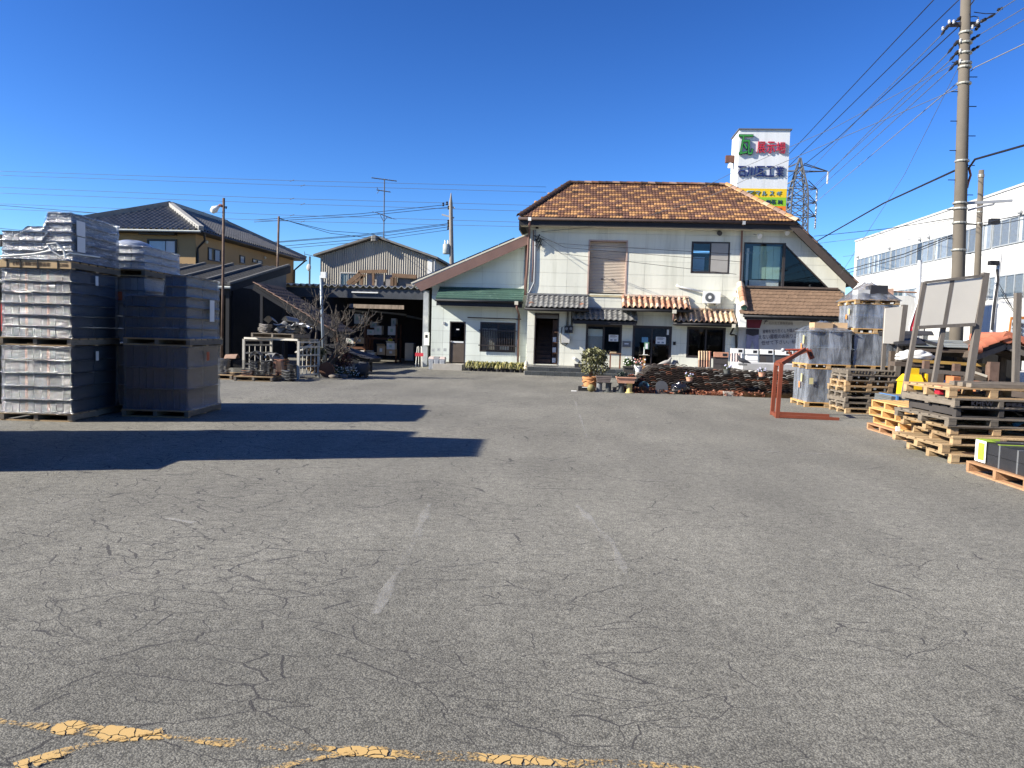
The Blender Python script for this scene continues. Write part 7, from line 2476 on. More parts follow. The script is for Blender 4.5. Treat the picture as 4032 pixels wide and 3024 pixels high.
trough('dark trough planter of white flowers on the terrace edge', 2453, 1444, 2496, 1463, 26.6, mat('dark_planter', (0.07, 0.065, 0.06)), False, flowers, [(2462, CONC), (2488, CONC)], name='flower_planter')
c = at(2514, 1462, Y=25.9)
t = thing('flower_pot', 'white pot with pink and white flowers beside the tile wall end', 'flower pot', (c.x, 25.9, 0))
MB().lathe([(0.1, 0), (0.1, c.z - 0.02)], (c.x, 25.9, 0), 10).build('stand', CONC, t)
pot(t, Vector((c.x, 25.9, c.z - 0.02)), 0.09, 0.13, 0.2, WHITEP)
leaves((c.x, 25.9, c.z + .3), (.2, .15, .14), 180, .06, rg).build('foliage', LF_DG, t)
for k in range(18):
 MB().ball((c.x + rg.uniform(-.18, .2), 25.8 - rg.uniform(0, .1), c.z + rg.uniform(.18, .45)), 0.028, 6, 4).build('flower', mat('pink_petal', (0.55, 0.25, 0.22)) if k % 2 else WHITEP, t)
def hanging_pot(label, u, v, pm, fm, Y=23.45):
 c = at(u, v, Y=Y)
 t = thing('hanging_flower_pot', label, 'flower pot', (c.x, Y, c.z), 0, 'flower pots hung on the tile wall')
 pot(t, Vector((c.x, Y, c.z - 0.1)), 0.075, 0.10, 0.17, pm, n=14)
 MB().lathe([(0.04, -0.14), (0.13, -0.1), (0.15, -0.05)], c, 14).build('bowl_bracket', BLACKW, t)
 MB().tube([c + Vector((0, 0.1, -0.1)), c + Vector((0, 0.36, -0.1))], 0.02, 5).build('bracket_arm', BLACKW, t)
 leaves((c.x, Y, c.z + .12), (.15, .12, .08), 110, .05, rg).build('foliage', LF_DG, t)
 for k in range(9):
  MB().ball((c.x + rg.uniform(-.13, .13), Y - rg.uniform(0, .1), c.z + rg.uniform(.1, .22)), 0.024, 6, 4).build('flower', fm, t)
LIL = mat('lilac_petal', (0.45, 0.45, 0.6))
hanging_pot('terracotta pot of pale flowers hung low on the tile wall', 2715, 1494, mat('salmon_terracotta', (0.50, 0.27, 0.18)), LIL)
hanging_pot('charcoal pot with lilac and yellow flowers hung on the tile wall', 2862, 1464, mat('charcoal_pot', (0.08, 0.085, 0.08)), LIL)
hanging_pot('terracotta pot with lilac flowers near the orange frame', 3000, 1476, mat('salmon_terracotta', (0.50, 0.27, 0.18)), LIL)
# small things on the ground by the pots
c = gp(2327, 1535)
o = MB().ball((at(2327, 1527, Y=23.0).x, 23.0, 0.115), 0.115, 16, 10).build('ceramic_ball', mat('mossy_ceramic', (0.20, 0.17, 0.07), rough=0.6, var=0.25, scale=14), None, True)
tag(o, 'olive ceramic ball on the ground left of the terracotta pot', 'ball')
a = at(2278, 1530, Y=23.3)
cr = thing('plastic_crate', 'small black plastic seed tray left of the ceramic ball', 'tray', (a.x + 0.15, 23.3, 0))
MB().box(a.x, a.x + 0.32, 23.25, 23.5, 0.0, 0.02).build('base', BLACKW, cr)
for (x0, x1, y0, y1) in ((0, .32, 23.235, 23.25), (0, .32, 23.5, 23.515), (-.012, 0, 23.25, 23.5), (.32, .332, 23.25, 23.5)):
 MB().box(a.x + x0, a.x + x1, y0, y1, 0, 0.13).build('side', BLACKW, cr)
MB().box(a.x + 0.1, a.x + 0.3, 23.22, 23.232, 0.105, 0.125).build('label_strip', WHITEP, cr)
for i, (u, v, w) in enumerate(((2420, 1528, .12), (2655, 1540, .15))):
 q = at(u, v, Y=23.35)
 o = MB().lathe([(w * .4, 0), (w * .55, .14), (w * .5, .14), (w * .38, .02)], (q.x, 23.35, 0), 12).build('clay_cup', mat('grey_clay', (0.22, 0.19, 0.16)), None)
 tag(o, ('small clay cup between the pipe legs', 'small grey block pot before the black bag')[i], 'cup')
q = at(2262, 1536, Y=23.0)
o = MB().box(q.x - .1, q.x + .06, 22.95, 23.0, 0, 0.025).build('white_offcut', WHITEP)
tag(o, 'thin white offcut lying beside the seed tray', 'offcut')
# arch-shaped dark tile leaning on the wall
a, b = at(2582, 1542, Y=23.3), at(2632, 1496, Y=23.3)
ap = thing('arched_ridge_end', 'large arched charcoal ridge-end tile leaning on the tile wall', 'tile', ((a.x + b.x) / 2, 23.3, 0))
w, h = b.x - a.x, 0.38
def arch(w, h, y, z0=0.0, x=(a.x + b.x) / 2):
 return [(x - w / 2, y, z0), (x + w / 2, y, z0)] + [(x + w / 2 * math.cos(t), y + (0.12 * (h * .55 + h * .45 * math.sin(t)) / h), z0 + h * .55 + h * .45 * math.sin(t)) for t in [math.pi * k / 12 for k in range(13)]]
SLATE = mat('slate_grey_tile', (0.055, 0.058, 0.065), rough=0.45, var=0.15)
MB().prism(arch(w, h, 23.3), (0, 0.07, 0)).build('plate', SLATE, ap)
for k, (s, m) in enumerate(((0.62, mat('glossy_rim', (0.11, 0.115, 0.125), rough=0.25)), (0.5, DKST))):
 MB().prism(arch(w * s, h * (s + .1), 23.285 - .012 * k, 0.0), (0, 0.012, 0)).build('inner_arch', m, ap)
# black bag, blue hose
c = at(2680, 1528, Y=23.35)
bg = thing('garbage_bag', 'crumpled shiny black plastic bag against the tile wall', 'bag', (c.x, 23.35, 0))
def bagf(u, v):
 t, p = 2 * math.pi * u, math.pi * (v * 0.94 + 0.03)
 n_ = Vector((math.sin(p) * math.cos(t), math.sin(p) * math.sin(t), -math.cos(p)))
 r = 1 + 0.3 * mnoise.noise(n_ * 2.2) + 0.14 * mnoise.noise(n_ * 6.5)
 return Vector((c.x + 0.27 * n_.x * r, 23.4 + 0.16 * n_.y * r, max(0.003, 0.17 + 0.19 * n_.z * r)))
MB().grid(bagf, 28, 18, True).build('plastic', mat('black_vinyl', (0.012, 0.012, 0.014), rough=0.14, spec=0.7), bg, True)
MB().tube([(c.x - 0.4, 23.2, 0.05), (c.x - 0.1, 23.15, 0.12), (c.x + 0.0, 23.15, 0.14)], 0.03, 6).build('black_tube', DKST, bg)
c = at(2535, 1520, Y=23.4)
hs = thing('coiled_hose', 'faded blue coiled hose in dry stems at the wall foot', 'hose', (c.x, 23.4, 0))
for k in range(4):
 MB().tube([(c.x + (.15 - .02 * k) * math.cos(t), 23.4 + .04 * math.sin(2 * t) + .02 * k, .2 + (.13 - .02 * k) * math.sin(t)) for t in [2 * math.pi * i / 20 for i in range(21)]], 0.014, 5).build('coil', mat('faded_blue_hose', (0.07, 0.15, 0.2), rough=0.5), hs)
MB().tube([(c.x, 23.42, 0), (c.x, 23.42, 0.3)], 0.02, 5).build('peg', BARK, hs)
leaves((c.x, 23.35, .1), (.3, .15, .12), 260, .06, rg).build('dry_stems', LF_DRY, hs)
a = at(2870, 1545, Y=23.3)
o = MB().box(a.x - 0.16, a.x + 0.12, 23.25, 23.45, 0, 0.13).build('concrete_block', CONC)
tag(o, 'grey concrete block at the foot of the tile wall', 'block')
# ornaments on the wall top: two doves, a ridge piece
def dove(label, u, v, Y, m, flip=1):
 c = at(u, v, Y=Y)
 t = thing('dove_ornament', label, 'ornament', (c.x, Y, c.z - .1))
 MB().tube([c + Vector((-.24 * flip, 0, -.07)), c + Vector((-.12 * flip, 0, -.03)), c + Vector((0, 0, 0)), c + Vector((.1 * flip, 0, .04)), c + Vector((.14 * flip, 0, .11)), c + Vector((.16 * flip, 0, .15)), c + Vector((.2 * flip, 0, .15))], [.012, .045, .075, .06, .036, .038, .006], 10).build('body', m, t, True)
 MB().box(c.x - .12, c.x + .12, Y - .08, Y + .08, c.z - .15, c.z - .085).build('base', KAWARA, t)
 for dy in (-.02, .02):
  MB().tube([c + Vector((.02, dy, -.05)), c + Vector((.02, dy, -.1))], .008, 4).build('leg', m, t)
dove('pale grey tile dove on the top of the wall', 2620, 1428, 24.3, mat('pale_grey_clay', (0.28, 0.27, 0.25), rough=0.5))
dove('dark grey tile dove near the white sample panels', 2925, 1420, 24.3, SLATE, -1)
c = at(2654, 1432, Y=24.4)
rt = thing('ridge_finial', 'grey curved ridge finial standing on the tile wall', 'finial', (c.x, 24.4, c.z - .15))
MB().tube([c + Vector((.02, 0, -.16)), c + Vector((-.02, 0, -.03)), c + Vector((0.02, 0, .06)), c + Vector((.09, 0, .06)), c + Vector((.14, 0, .0))], [.1, .095, .08, .05, .01], 12).build('horn', KAWARA, rt, True)
MB().lathe([(.11, 0), (.12, .04)], c + Vector((.02, 0, -.2)), 12).build('collar', KAWARA, rt)
# side table with hand gel, stand at the window
c = at(2537, 1395, Y=31.9)
dk_ = thing('greeting_stand', 'wooden post stand with sanitiser bottle before the glass door', 'stand', (c.x, 31.9, 0.345))
zt_ = at(2537, 1400, Y=31.9).z
MB().box(c.x - .05, c.x + .05, 31.85, 31.95, 0.355, zt_).build('post', mat('orange_pine', (0.36, 0.19, 0.07), var=0.15), dk_)
MB().box(c.x - .2, c.x + .2, 31.75, 32.05, zt_, zt_ + .03).build('top', GWOOD, dk_)
sb_ = thing('sanitiser_holder', 'white tall sanitiser holder with green card on the post stand', 'bottle', (c.x, 31.9, zt_ + .03))
MB().box(c.x - .035, c.x + .0, 31.87, 31.92, zt_ + .03, zt_ + .35).build('rod', WHITEP, sb_)
MB().box(c.x - .02, c.x + .17, 31.84, 31.86, zt_ + .26, zt_ + .55).build('card', mat('green_card', (0.10, 0.22, 0.14)), sb_)
MB().box(c.x + .03, c.x + .12, 31.825, 31.839, zt_ + .28, zt_ + .5).build('card_panel', PAPER, sb_)
MB().box(c.x - .06, c.x + .13, 31.8, 32.0, zt_ + .03, zt_ + .05).build('foot', WHITEP, sb_)
c = at(2440, 1400, Y=32.2)
tb2 = thing('side_table', 'small brown side table below the shop window', 'table', (c.x, 32.2, 0.345))
zt_ = at(2425, 1394, Y=32.2).z
MB().box(c.x - .42, c.x + .06, 31.95, 32.5, zt_, zt_ + .035).build('table_top', mat('brown_board', (0.13, 0.07, 0.045)), tb2)
for x in (c.x - .38, c.x + .02):
 for y in (32.0, 32.45):
  MB().box(x - .02, x + .02, y - .02, y + .02, .355, zt_).build('leg', mat('red_brown_leg', (0.17, 0.07, 0.04)), tb2)
MB().box(c.x - .4, c.x - .15, 32.0, 32.3, zt_ + .035, zt_ + .09).build('wood_block', mat('pale_block', (0.36, 0.27, 0.16)), tb2)
q = at(2282, 1440, Y=31.7)
o = MB().hexa([(q.x - .18, 31.6, .355), (q.x + .14, 31.6, .355), (q.x + .16, 31.9, .355), (q.x - .2, 31.9, .355), (q.x - .18, 31.6, .385), (q.x + .14, 31.6, .385), (q.x + .14, 31.9, .5), (q.x - .22, 31.9, .5)]).build('boot_tray', BLACKW)
tag(o, 'black tilted boot tray on the terrace edge', 'tray')
# ------------------------------------------------------------------ sample roof panels leaning behind the wall
def sample(label, u0, u1, v0, v1, Y, kind, mats, nc, nr, header=None, amp=0.05):
 a, b = at(u0, v1 + 40, Y=Y), at(u1, v0, Y=Y)
 zb, zt = max(0.3, a.z), b.z
 t = thing('tile_sample_stand', label, 'tile sample', ((a.x + b.x) / 2, Y, zb), 0, 'leaning tile sample panels')
 lean = 0.18
 L = zt - zb
 top = Vector((0, lean * L, L))
 MB().hexa([(a.x, Y, zb), (b.x - .02, Y, zb), (b.x - .02, Y + .04, zb), (a.x, Y + .04, zb), (a.x, Y + lean * L, zt), (b.x - .02, Y + lean * L, zt), (b.x - .02, Y + .04 + lean * L, zt), (a.x, Y + .04 + lean * L, zt)]).build('backing_board', GWOOD, t)
 hd = 0.16 if header else 0.0
 tile_plane(t, [(a.x, Y - .01, zb), (b.x - .02, Y - .01, zb), (b.x - .02, Y - .01 + lean * (L - hd), zt - hd), (a.x, Y - .01 + lean * (L - hd), zt - hd)], (b.x - .02 - a.x) / nc, (L - hd) / nr, kind, mats, amp, 0.012, 200, lift=0.004)
 if header:
  MB().box(a.x, b.x - .02, Y + lean * L - .1, Y + lean * L - .03, zt - .15, zt + .02).build('header_cap', header, t)
  MB().box(b.x - .02 - (b.x - a.x) * .38, b.x - .06, Y + lean * L - .105, Y + lean * L - .1005, zt - .11, zt - .02).build('name_plate', BLACKW, t)
WT_ = mat('white_glazed_tile', (0.66, 0.65, 0.62), rough=0.35, var=0.05)
PK = mat('pink_white_tile', (0.60, 0.47, 0.42), rough=0.5)
BK = mat('brown_black_flat', (0.045, 0.04, 0.038), rough=0.6, rnd=0.2)
SY = 26.4
sample('upright orange barrel tile sample panel, leftmost in the row', 2748, 2805, 1388, 1440, SY, 's', [TERR[0], TERR[3], TERR[2]], 5, 3)
sample('dark flat tile sample panel with orange top, second in the row', 2808, 2872, 1390, 1442, SY, 'flat', [BK], 2, 3, TERR[0], 0)
sample('white and pink barrel tile sample panel under a white cap', 2874, 2932, 1375, 1442, SY, 's', [WT_, PK], 5, 3, WHITEP)
sample('white flat tile sample panel beside the dark dove', 2932, 2990, 1378, 1444, SY, 'flat', [WT_], 3, 4, WHITEP, 0)
sample('charcoal flat tile sample panel under a white cap, near the banner', 2990, 3050, 1379, 1448, SY, 'flat', [BK, DGREY], 2, 3, WHITEP, 0)
sample('black flat tile sample panel, rightmost in the row', 3050, 3128, 1382, 1450, SY, 'flat', [DGREY], 3, 3, WHITEP, 0)
# ------------------------------------------------------------------ orange steel fork frame
ORG = mat('scuffed_orange_paint', (0.19, 0.05, 0.026), rough=0.55, var=0.15, scale=4, second=(0.10, 0.035, 0.02), mix2=(0.58, 0.75), s2=3.5)
ff = thing('fork_hanger_frame', 'rusty orange steel C-shaped lifting frame standing on the asphalt', 'lifting frame', (4.7, 17.4, 0))
fa, fb_ = gp(3060, 1646), gp(3040, 1633)
zp = at(3067, 1432, Y=fa.y).z
for base, L_ in ((fa, 1.3), (fb_, 1.25)):
 MB().beam((base.x, base.y, 0), (base.x + .03, base.y, zp), 0.08, 0.07, (0, 1, 0)).build('upright', ORG, ff)
 MB().beam((base.x + 0.05, base.y, 0.045), (base.x + L_, base.y, 0.03), 0.07, 0.06).build('fork', ORG, ff)
 tip = at(3188, 1376, Y=base.y)
 MB().beam((base.x + .03, base.y, zp), (tip.x - (0.02 if base is fa else 0.1), (fa.y + fb_.y) / 2 + (base.y - (fa.y + fb_.y) / 2) * .25, tip.z), 0.065, 0.08).build('arm', ORG, ff)
my = (fa.y + fb_.y) / 2
MB().beam((fa.x + .03, fa.y + .05, zp - .02), (fb_.x + .03, fb_.y - .05, zp - .02), .07, .07).build('cross_bar', ORG, ff)
MB().beam((fa.x, fa.y + .05, .05), (fb_.x, fb_.y - .05, .05), .07, .07).build('cross_bar', ORG, ff)
t0_, t1_ = at(3083, 1378, Y=my), at(3182, 1377, Y=my)
MB().tube([t0_, t1_], 0.025, 7).build('draw_bar', mat('red_rod', (0.28, 0.05, 0.03)), ff)
MB().tube([at(3105, 1384, Y=my), at(3120, 1402, Y=my)], 0.03, 6).build('strut', ORG, ff)
MB().ball(t0_, 0.045).build('knob', GREYPL, ff)
h0, h1 = at(3184, 1378, Y=my), at(3197, 1413, Y=my)
MB().beam(h0, h1, 0.07, 0.10).build('hook_plate', ORG, ff)
for q in (0.3, 0.6):
 p = h0.lerp(h1, q)
 MB().tube([p + Vector((0, -.07, 0)), p + Vector((0, .07, 0))], 0.022, 8).build('pin', BLACKW, ff)
# ------------------------------------------------------------------ wrapped stacks on the right
FILMC = film_mat('clear_stretch_film', 0.19, 0.35, 0.18, (2.2, 2.2, 0.5), 0.6, 2.5)
BUNS = mat('charcoal_slab_bundle', (0.085, 0.087, 0.09), rough=0.5, var=0.45, scale=9, stretch=(9, 9, .8), rnd=0.25)
YLAB = mat('yellow_label', (0.42, 0.38, 0.2), var=0.08, bump=0)
LABO = mat('orange_tag', (0.55, 0.2, 0.05), bump=0)
Rp = (1.1, 1.35, 'block', YWOOD, 0.13, YWOOD)
def rstack(corner_fl, rz, levels, who, w=1.1, d=1.35):
 """corner_fl = front left foot; levels = list of (kind, height)."""
 R = Matrix.Rotation(rz, 3, 'Z')
 z = 0.0
 out = []
 fr = Vector((corner_fl[0], corner_fl[1], 0)) + R @ Vector((w, 0, 0))
 n = 0
 for kind, h, lab in levels:
  if kind == 'p':
   pal_at('rp', (w, d, 'block', YWOOD, 0.13, TWOOD), fr, rz, z, lab)
   z += 0.131
  elif kind == 'l':
   t, c = wrapped(lab, fr, rz, w * .97, d * .97, z, h, 2, BUNS, FILMC, nx=12, ny=2, ribs=0.008, strips=False, flare=0.0, lab=[('F', -w * .45, h * .55, .1, .16, YLAB)] if 'lower' in lab else None)
   kid(MB().box(-w * .485 - .03, -w * .485 - .025, -.28, -.16, h * .6, h * .85), 'yellow_sheet', YLAB, t)
   kid(MB().box(-w * .485 - .031, -w * .485 - .0255, -.1, .0, h * .4, h * .6), 'orange_tag', LABO, t)
   z += h + 0.015
   out.append((t, c, z))
 return z, fr + R @ Vector((-w / 2, d / 2, 0))
zt1, c1q = rstack((5.93, 20.34), 0.0, [('p', 0, 'fresh pallet under the left clear-wrapped stack'), ('l', .84, 'lower clear-wrapped charcoal tile load beside the pallet pile'), ('p', 0, 'middle pallet of the left clear-wrapped stack'), ('l', .86, 'upper clear-wrapped charcoal tile load behind the orange frame')], 'left')
def hood(label, c, z, w, d, h, box_specs, seed):
 t = thing('film_hood', label, 'plastic cover', (c.x, c.y, z))
 def f(u, v):
  a = 2 * math.pi * u
  sx, sy = math.cos(a), math.sin(a)
  k = 1 / max(abs(sx), abs(sy))
  x, y = sx * k * w / 2, sy * k * d / 2
  s = 1 - v
  s2 = s ** 1.1
  zz = h * (1 - s ** 1.15) + 0.05 * mnoise.noise(Vector((x * 3 + seed, y * 3, v * 4))) * v
  n_ = 1 + 0.06 * mnoise.noise(Vector((a * 2, v * 3, seed))) + 0.04 * math.sin(a * 8) * (1 - v)
  return Vector((c.x + x * (0.12 + .88 * s2) * n_, c.y + y * (.12 + .88 * s2) * n_, z + zz - 0.04))
 MB().grid(f, 40, 10, True).build('plastic', HOOD, t, True)
 return t
def plain_box(label, x, y, z, w, d, h, m, rz=0.0):
 t = thing('carton', label, 'box', (x, y, z), rz, 'cartons under plastic hoods')
 kid(MB().box(-w / 2, w / 2, -d / 2, d / 2, 0, h), 'body', m, t)
 kid(MB().box(-.025, .025, -d / 2 - .002, d / 2, h, h + .003), 'tape', mat('tape_tan', (0.45, 0.36, 0.22)), t)
plain_box('left cardboard box under the plastic hood of the left stack', c1q.x - .15, c1q.y - .35, zt1, .48, .35, .19, CARD, .1)
plain_box('right cardboard box under the plastic hood of the left stack', c1q.x + .32, c1q.y - .3, zt1, .34, .32, .2, CARD, -.1)
hood('clear plastic hood over cardboard boxes on the left stack', c1q, zt1, 1.16, 1.4, 0.28, None, 3.0)
zt2, c2q = rstack((7.06, 20.4), 0.0, [('p', 0, 'pallet hidden at the foot of the right clear-wrapped stack'), ('l', .84, 'lowest clear-wrapped load behind the grey pallet pile'), ('p', 0, 'second pallet of the right clear-wrapped stack'), ('l', .80, 'second clear-wrapped load of the right stack'), ('p', 0, 'third pallet of the right clear-wrapped stack, with pale blocks'), ('l', .60, 'third clear-wrapped load of the right stack below the pointed hood')], 'right')
pal_at('rp', (1.1, 1.35, 'block', YWOOD, 0.13, TWOOD), (8.17, 20.4), 0.0, zt2, 'topmost pallet of the right clear-wrapped stack')
BLKB = mat('black_bundle', (0.03, 0.03, 0.033), rough=0.5, var=0.3)
plain_box('black tile bundle under the pointed plastic hood', c2q.x + .1, c2q.y - .3, zt2 + .14, .42, .4, .36, BLKB)
plain_box('grey bundle left of the black one under the pointed hood', c2q.x - .28, c2q.y - .3, zt2 + .14, .3, .4, .24, BUNW)
hood('pointed clear plastic hood topping the right wrapped stack', c2q, zt2 + .14, 1.2, 1.45, .5, None, 8.0)
# pallet pile in front of it
POOL = [('g', (1.15, 1.1, 'block', GWOOD, .13, GWOOD)), ('t', (1.12, 1.1, 'block', TWOOD, .13, TWOOD)), ('f', (1.12, 1.1, 'block', PWOOD, .13, PWOOD)), ('gs', (1.15, 1.1, 'stringer', GWOOD, .13, GWOOD))]
z = 0.0
for i, k in enumerate(('t', 'g', 'gs', 'g', 't', 'f', 'g')):
 spec = dict(POOL)[k]
 pallet('m' + k, spec, (6.95 + RNG.uniform(-.06, .06), 19.35 + RNG.uniform(-.05, .05), z), RNG.uniform(-.06, .06) + .03, ORD[i] + ' pallet of the pile in front of the clear-wrapped stacks', 'pallet pile by the orange frame')
 z += 0.131
tp_ = pallet('mgs', POOL[3][1], (6.98, 19.3, z), .02, 'lettered grey pallet lying on top of the pile by the orange frame', 'pallet pile by the orange frame')
face_text('KMEW', tp_, -0.3, 0.04, 0.3, 0.06, -0.556, INK)
# fresh yellow pallets
z = 0.0
YS_ = (1.85, 1.2, 'stringer', YWOOD, .15, YWOOD, 4)
for i in range(4):
 k = ('ry', (1.85, 1.2, 'stringer', RWOOD, .13, RWOOD, 4)) if i == 0 else ('yy', YS_)
 pallet(k[0], k[1], (6.42 + RNG.uniform(-.04, .04) + (-.06 if i == 0 else 0), 14.65 + RNG.uniform(-.05, .05), z), RNG.uniform(-.015, .015) + math.pi / 2, ORD[i] + ' pallet of the fresh yellow pallet pile', 'yellow pallet pile')
 z += k[1][4] + 0.001
q = at(3520, 1715, Y=13.9)
o = MB().box(5.70, 5.76, 14.05, 14.1, 0.0, 0.22).build('white_peg', WHITEP)
tag(o, 'short white plastic peg standing against the yellow pallets', 'peg')
# bundle of grey sheets behind
b0 = at(3483, 1605, Y=17.0)
sh_ = thing('sheet_bundle', 'bundle of grey ribbed sheets strapped with blue band', 'sheets', (7.0, 17.1, 0))
zt_ = at(3500, 1556, Y=16.9).z
MB().box(b0.x, b0.x + 1.3, 16.7, 17.6, 0.0, 0.12).build('skid', GWOOD, sh_)
n_s = 14
zb_ = 0.125
for k in range(n_s):
 h_ = (zt_ - zb_) / n_s
 MB().box(b0.x + RNG.uniform(-.01, .01), b0.x + 1.3, 16.7 + RNG.uniform(-.01, .01), 17.6, zb_ + k * h_, zb_ + (k + .82) * h_).build('sheet', mat('grey_green_sheet', (0.13, 0.14, 0.14), rough=0.6, rnd=0.15), sh_)
for x in (b0.x + .1, b0.x + .95):
 MB().box(x, x + .045, 16.675, 17.62, zb_, zt_ + .006).build('strap', mat('blue_strap', (0.08, 0.2, 0.42)), sh_)
mb = MB()
for k in range(7):
 a = 0.9 * k
 p0 = Vector((b0.x + .95, 16.8, zt_ + .02))
 mb.tube([p0, p0 + Vector((.15 * math.cos(a), .1, .12 + .1 * math.sin(a))), p0 + Vector((.3, .05 * k, .02 + .05 * k))], 0.018, 4)
o = mb.build('blue_rope', mat('blue_rope', (0.12, 0.27, 0.5), var=0.2))
tag(o, 'tangle of pale blue rope on the grey sheet bundle', 'rope')
# big untidy pallet pile near right
z = 0.0
spec_list = [('t', .0, .0, 0), ('f2', -.12, .12, .05), ('t2', .08, .02, -.06), ('f2', -.02, .1, .04), ('g', -.1, .1, .07), ('dark', .05, 0.1, .02), ('g2', .0, .12, .05), ('top', -.06, .1, .03)]
BIG = {'t': (1.25, 1.5, 'block', TWOOD, .13, TWOOD), 't2': (1.3, 1.6, 'block', TWOOD, .13, PWOOD), 'f2': (1.3, 1.55, 'block', TWOOD, .13, PWOOD), 'g': (1.3, 1.6, 'block', GWOOD, .13, GWOOD), 'g2': (1.3, 1.6, 'stringer', GWOOD, .13, GWOOD), 'dark': (1.25, 1.5, 'stringer', mat('blackened_wood', (0.05, 0.045, 0.042), rnd=0.2), .14, mat('blackened_wood', (0.05, 0.045, 0.042))), 'top': (1.25, 1.45, 'block', PWOOD, .15, PWOOD)}
for i, (k, dx, dy, r) in enumerate(spec_list):
 lb_ = {7: 'pale fresh pallet upside-down on the untidy pile by the signboard', 6: 'grey lettered pallet near the top of the untidy pile', 5: 'blackened pallet in the upper part of the untidy pile'}.get(i, ORD[i] + ' pallet of the untidy pile at the right')
 t = pallet('b' + k, BIG[k], (5.98 + dx, 12.05 + dy, z), r, lb_, 'untidy pallet pile at the right')
 if i == 6:
  face_text('KMEW', t, -0.42, 0.035, 0.3, 0.065, -0.806, INK)
  face_text('伊那産業', t, 0.05, 0.035, 0.32, 0.06, -0.806, INK)
  lt_ = t
 z += BIG[k][4] + 0.0012
for k in range(3):
 o = MB().beam((5.62, 11.5 + .25 * k, z + .035 + .002 * k), (7.5, 11.7 + .3 * k, z + .04 + .002 * k), .12, .06).build('loose_plank', GWOOD)
 tag(o, ('nearest', 'middle', 'farthest')[k] + ' grey plank laid across the top of the untidy pallet pile', 'plank', 'planks on the untidy pile')
z2 = 0.0
for i in range(6):
 pallet('bg', BIG['g'], (7.45 + RNG.uniform(-.05, .05), 12.75 + RNG.uniform(-.05, .05), z2), RNG.uniform(-.05, .05), ORD[i] + ' pallet of the grey pile behind the untidy one', 'grey pallet pile at far right')
 z2 += .1312
o = MB().box(5.36, 5.42, 11.8, 11.95, 0.95, 1.08).build('red_plate', mat('red_reflector', (0.42, 0.015, 0.03)))
tag(o, 'small red plate stuck in the side of the untidy pallet pile', 'plate')
# pallet with black long packages in the right corner
ps = pallet('long', (2.6, 1.2, 'stringer', RWOOD, .15, RWOOD, 5), (5.86, 9.35, 0), .02 + math.pi / 2, 'reddish long pallet in the lower right corner', 'pallet in the right corner')
PKB = mat('black_wrapped_package', (0.022, 0.023, 0.027), rough=0.3, var=0.2, spec=0.5)
for i in range(2):
 for j in range(2):
  x0 = 5.32 + .48 * i
  t = thing('black_package', ('lower', 'upper')[j] + (' left' if i == 0 else ' right') + ' long black package on the reddish pallet', 'package', (x0 + .23, 9.4, .152 + .145 * j), 0, 'black packages on the corner pallet')
  MB().box(x0, x0 + .46, 8.2, 10.55, .152 + .145 * j, .292 + .145 * j).build('body', PKB, t)
  for k in range(6):
   y = 8.4 + .4 * k
   MB().box(x0 - .004, x0 + .464, y, y + .03, .1525 + .145 * j, .2955 + .145 * j).build('band', mat('grey_band', (0.12, 0.125, 0.13)), t)
LIME = mat('lime_print', (0.30, 0.42, 0.05), rough=0.4, var=0.2, scale=12, bump=0)
t = thing('lime_label_sheet', 'white and lime green label sheet wrapped on the package end', 'label', (5.4, 10.56, .16))
MB().box(5.305, 5.6, 10.555, 10.562, .17, .46).build('end_sheet', LIME, t)
MB().box(5.298, 5.304, 10.3, 10.56, .17, .45).build('side_sheet', WHITEP, t)
MB().box(5.294, 5.2975, 10.33, 10.48, .2, .42).build('lime_mark', LIME, t)
MB().box(5.305, 5.42, 10.3, 10.56, .447, .452).build('top_sheet', LIME, t)
for q, (x, y, w, d, lab, m) in enumerate(((5.75, 9.75, .5, .25, 'wood block lying on the black packages', PWOOD), (5.9, 9.4, .3, .3, 'white paper bag on the black packages at right edge', WHITEP))):
 o = MB().hexa([(x, y, .45), (x + w, y - .05, .45), (x + w, y + d, .45), (x, y + d, .45), (x + .02, y, .52), (x + w, y - .05, .53), (x + w - .02, y + d, .52), (x, y + d, .51)]).build(('wood_block', 'paper_bag')[q], m)
 tag(o, lab, ('block', 'bag')[q])
for y in (9.3, 10.0):
 o = MB().box(5.31, 6.3, y, y + .05, .446, .451).build('lime_strap', LIME)
 tag(o, ('nearer', 'farther')[int(y > 9.5)] + ' lime green strap over the black packages', 'strap')
# ------------------------------------------------------------------ signboards on leaning posts
PST = mat('weathered_post', (0.13, 0.115, 0.10), rough=0.9, var=0.2, scale=6, stretch=(4, 4, .6))
BRD = mat('blank_cream_board', (0.56, 0.53, 0.46), rough=0.7, var=0.06, scale=1.0)
sgn = thing('blank_signboard', 'large blank cream signboard on three leaning grey timber posts', 'signboard', (7.6, 17, 0))
def post(t, u0, v0, u1, v1, Y, w=.1):
 a, b = at(u0, v0, Y=Y), at(u1, v1, Y=Y)
 k = (a.z) / (a.z - b.z)
 f = a + (b - a) * k
 MB().beam(f, a, w, w, (0, 1, 0)).build('post', PST, t)
post(sgn, 3639, 1112, 3563, 1526, 16.95, .085)
post(sgn, 3748, 1096, 3674, 1521, 16.95, .085)
post(sgn, 3880, 1074, 3811, 1526, 16.95, .125)
cs = [at(u, v, Y=16.91) for u, v in ((3614, 1284), (3838, 1272), (3872, 1090), (3640, 1118))]
MB().prism(cs, (0, .03, 0)).build('board', BRD, sgn)
MB().beam(cs[0] + Vector((0, -.03, -.03)), cs[1] + Vector((0, -.03, -.03)), .05, .07).build('bottom_rail', PST, sgn)
MB().beam(cs[3] + Vector((0, .0, .03)), cs[2] + Vector((0, .0, .03)), .05, .05).build('top_rail', PST, sgn)
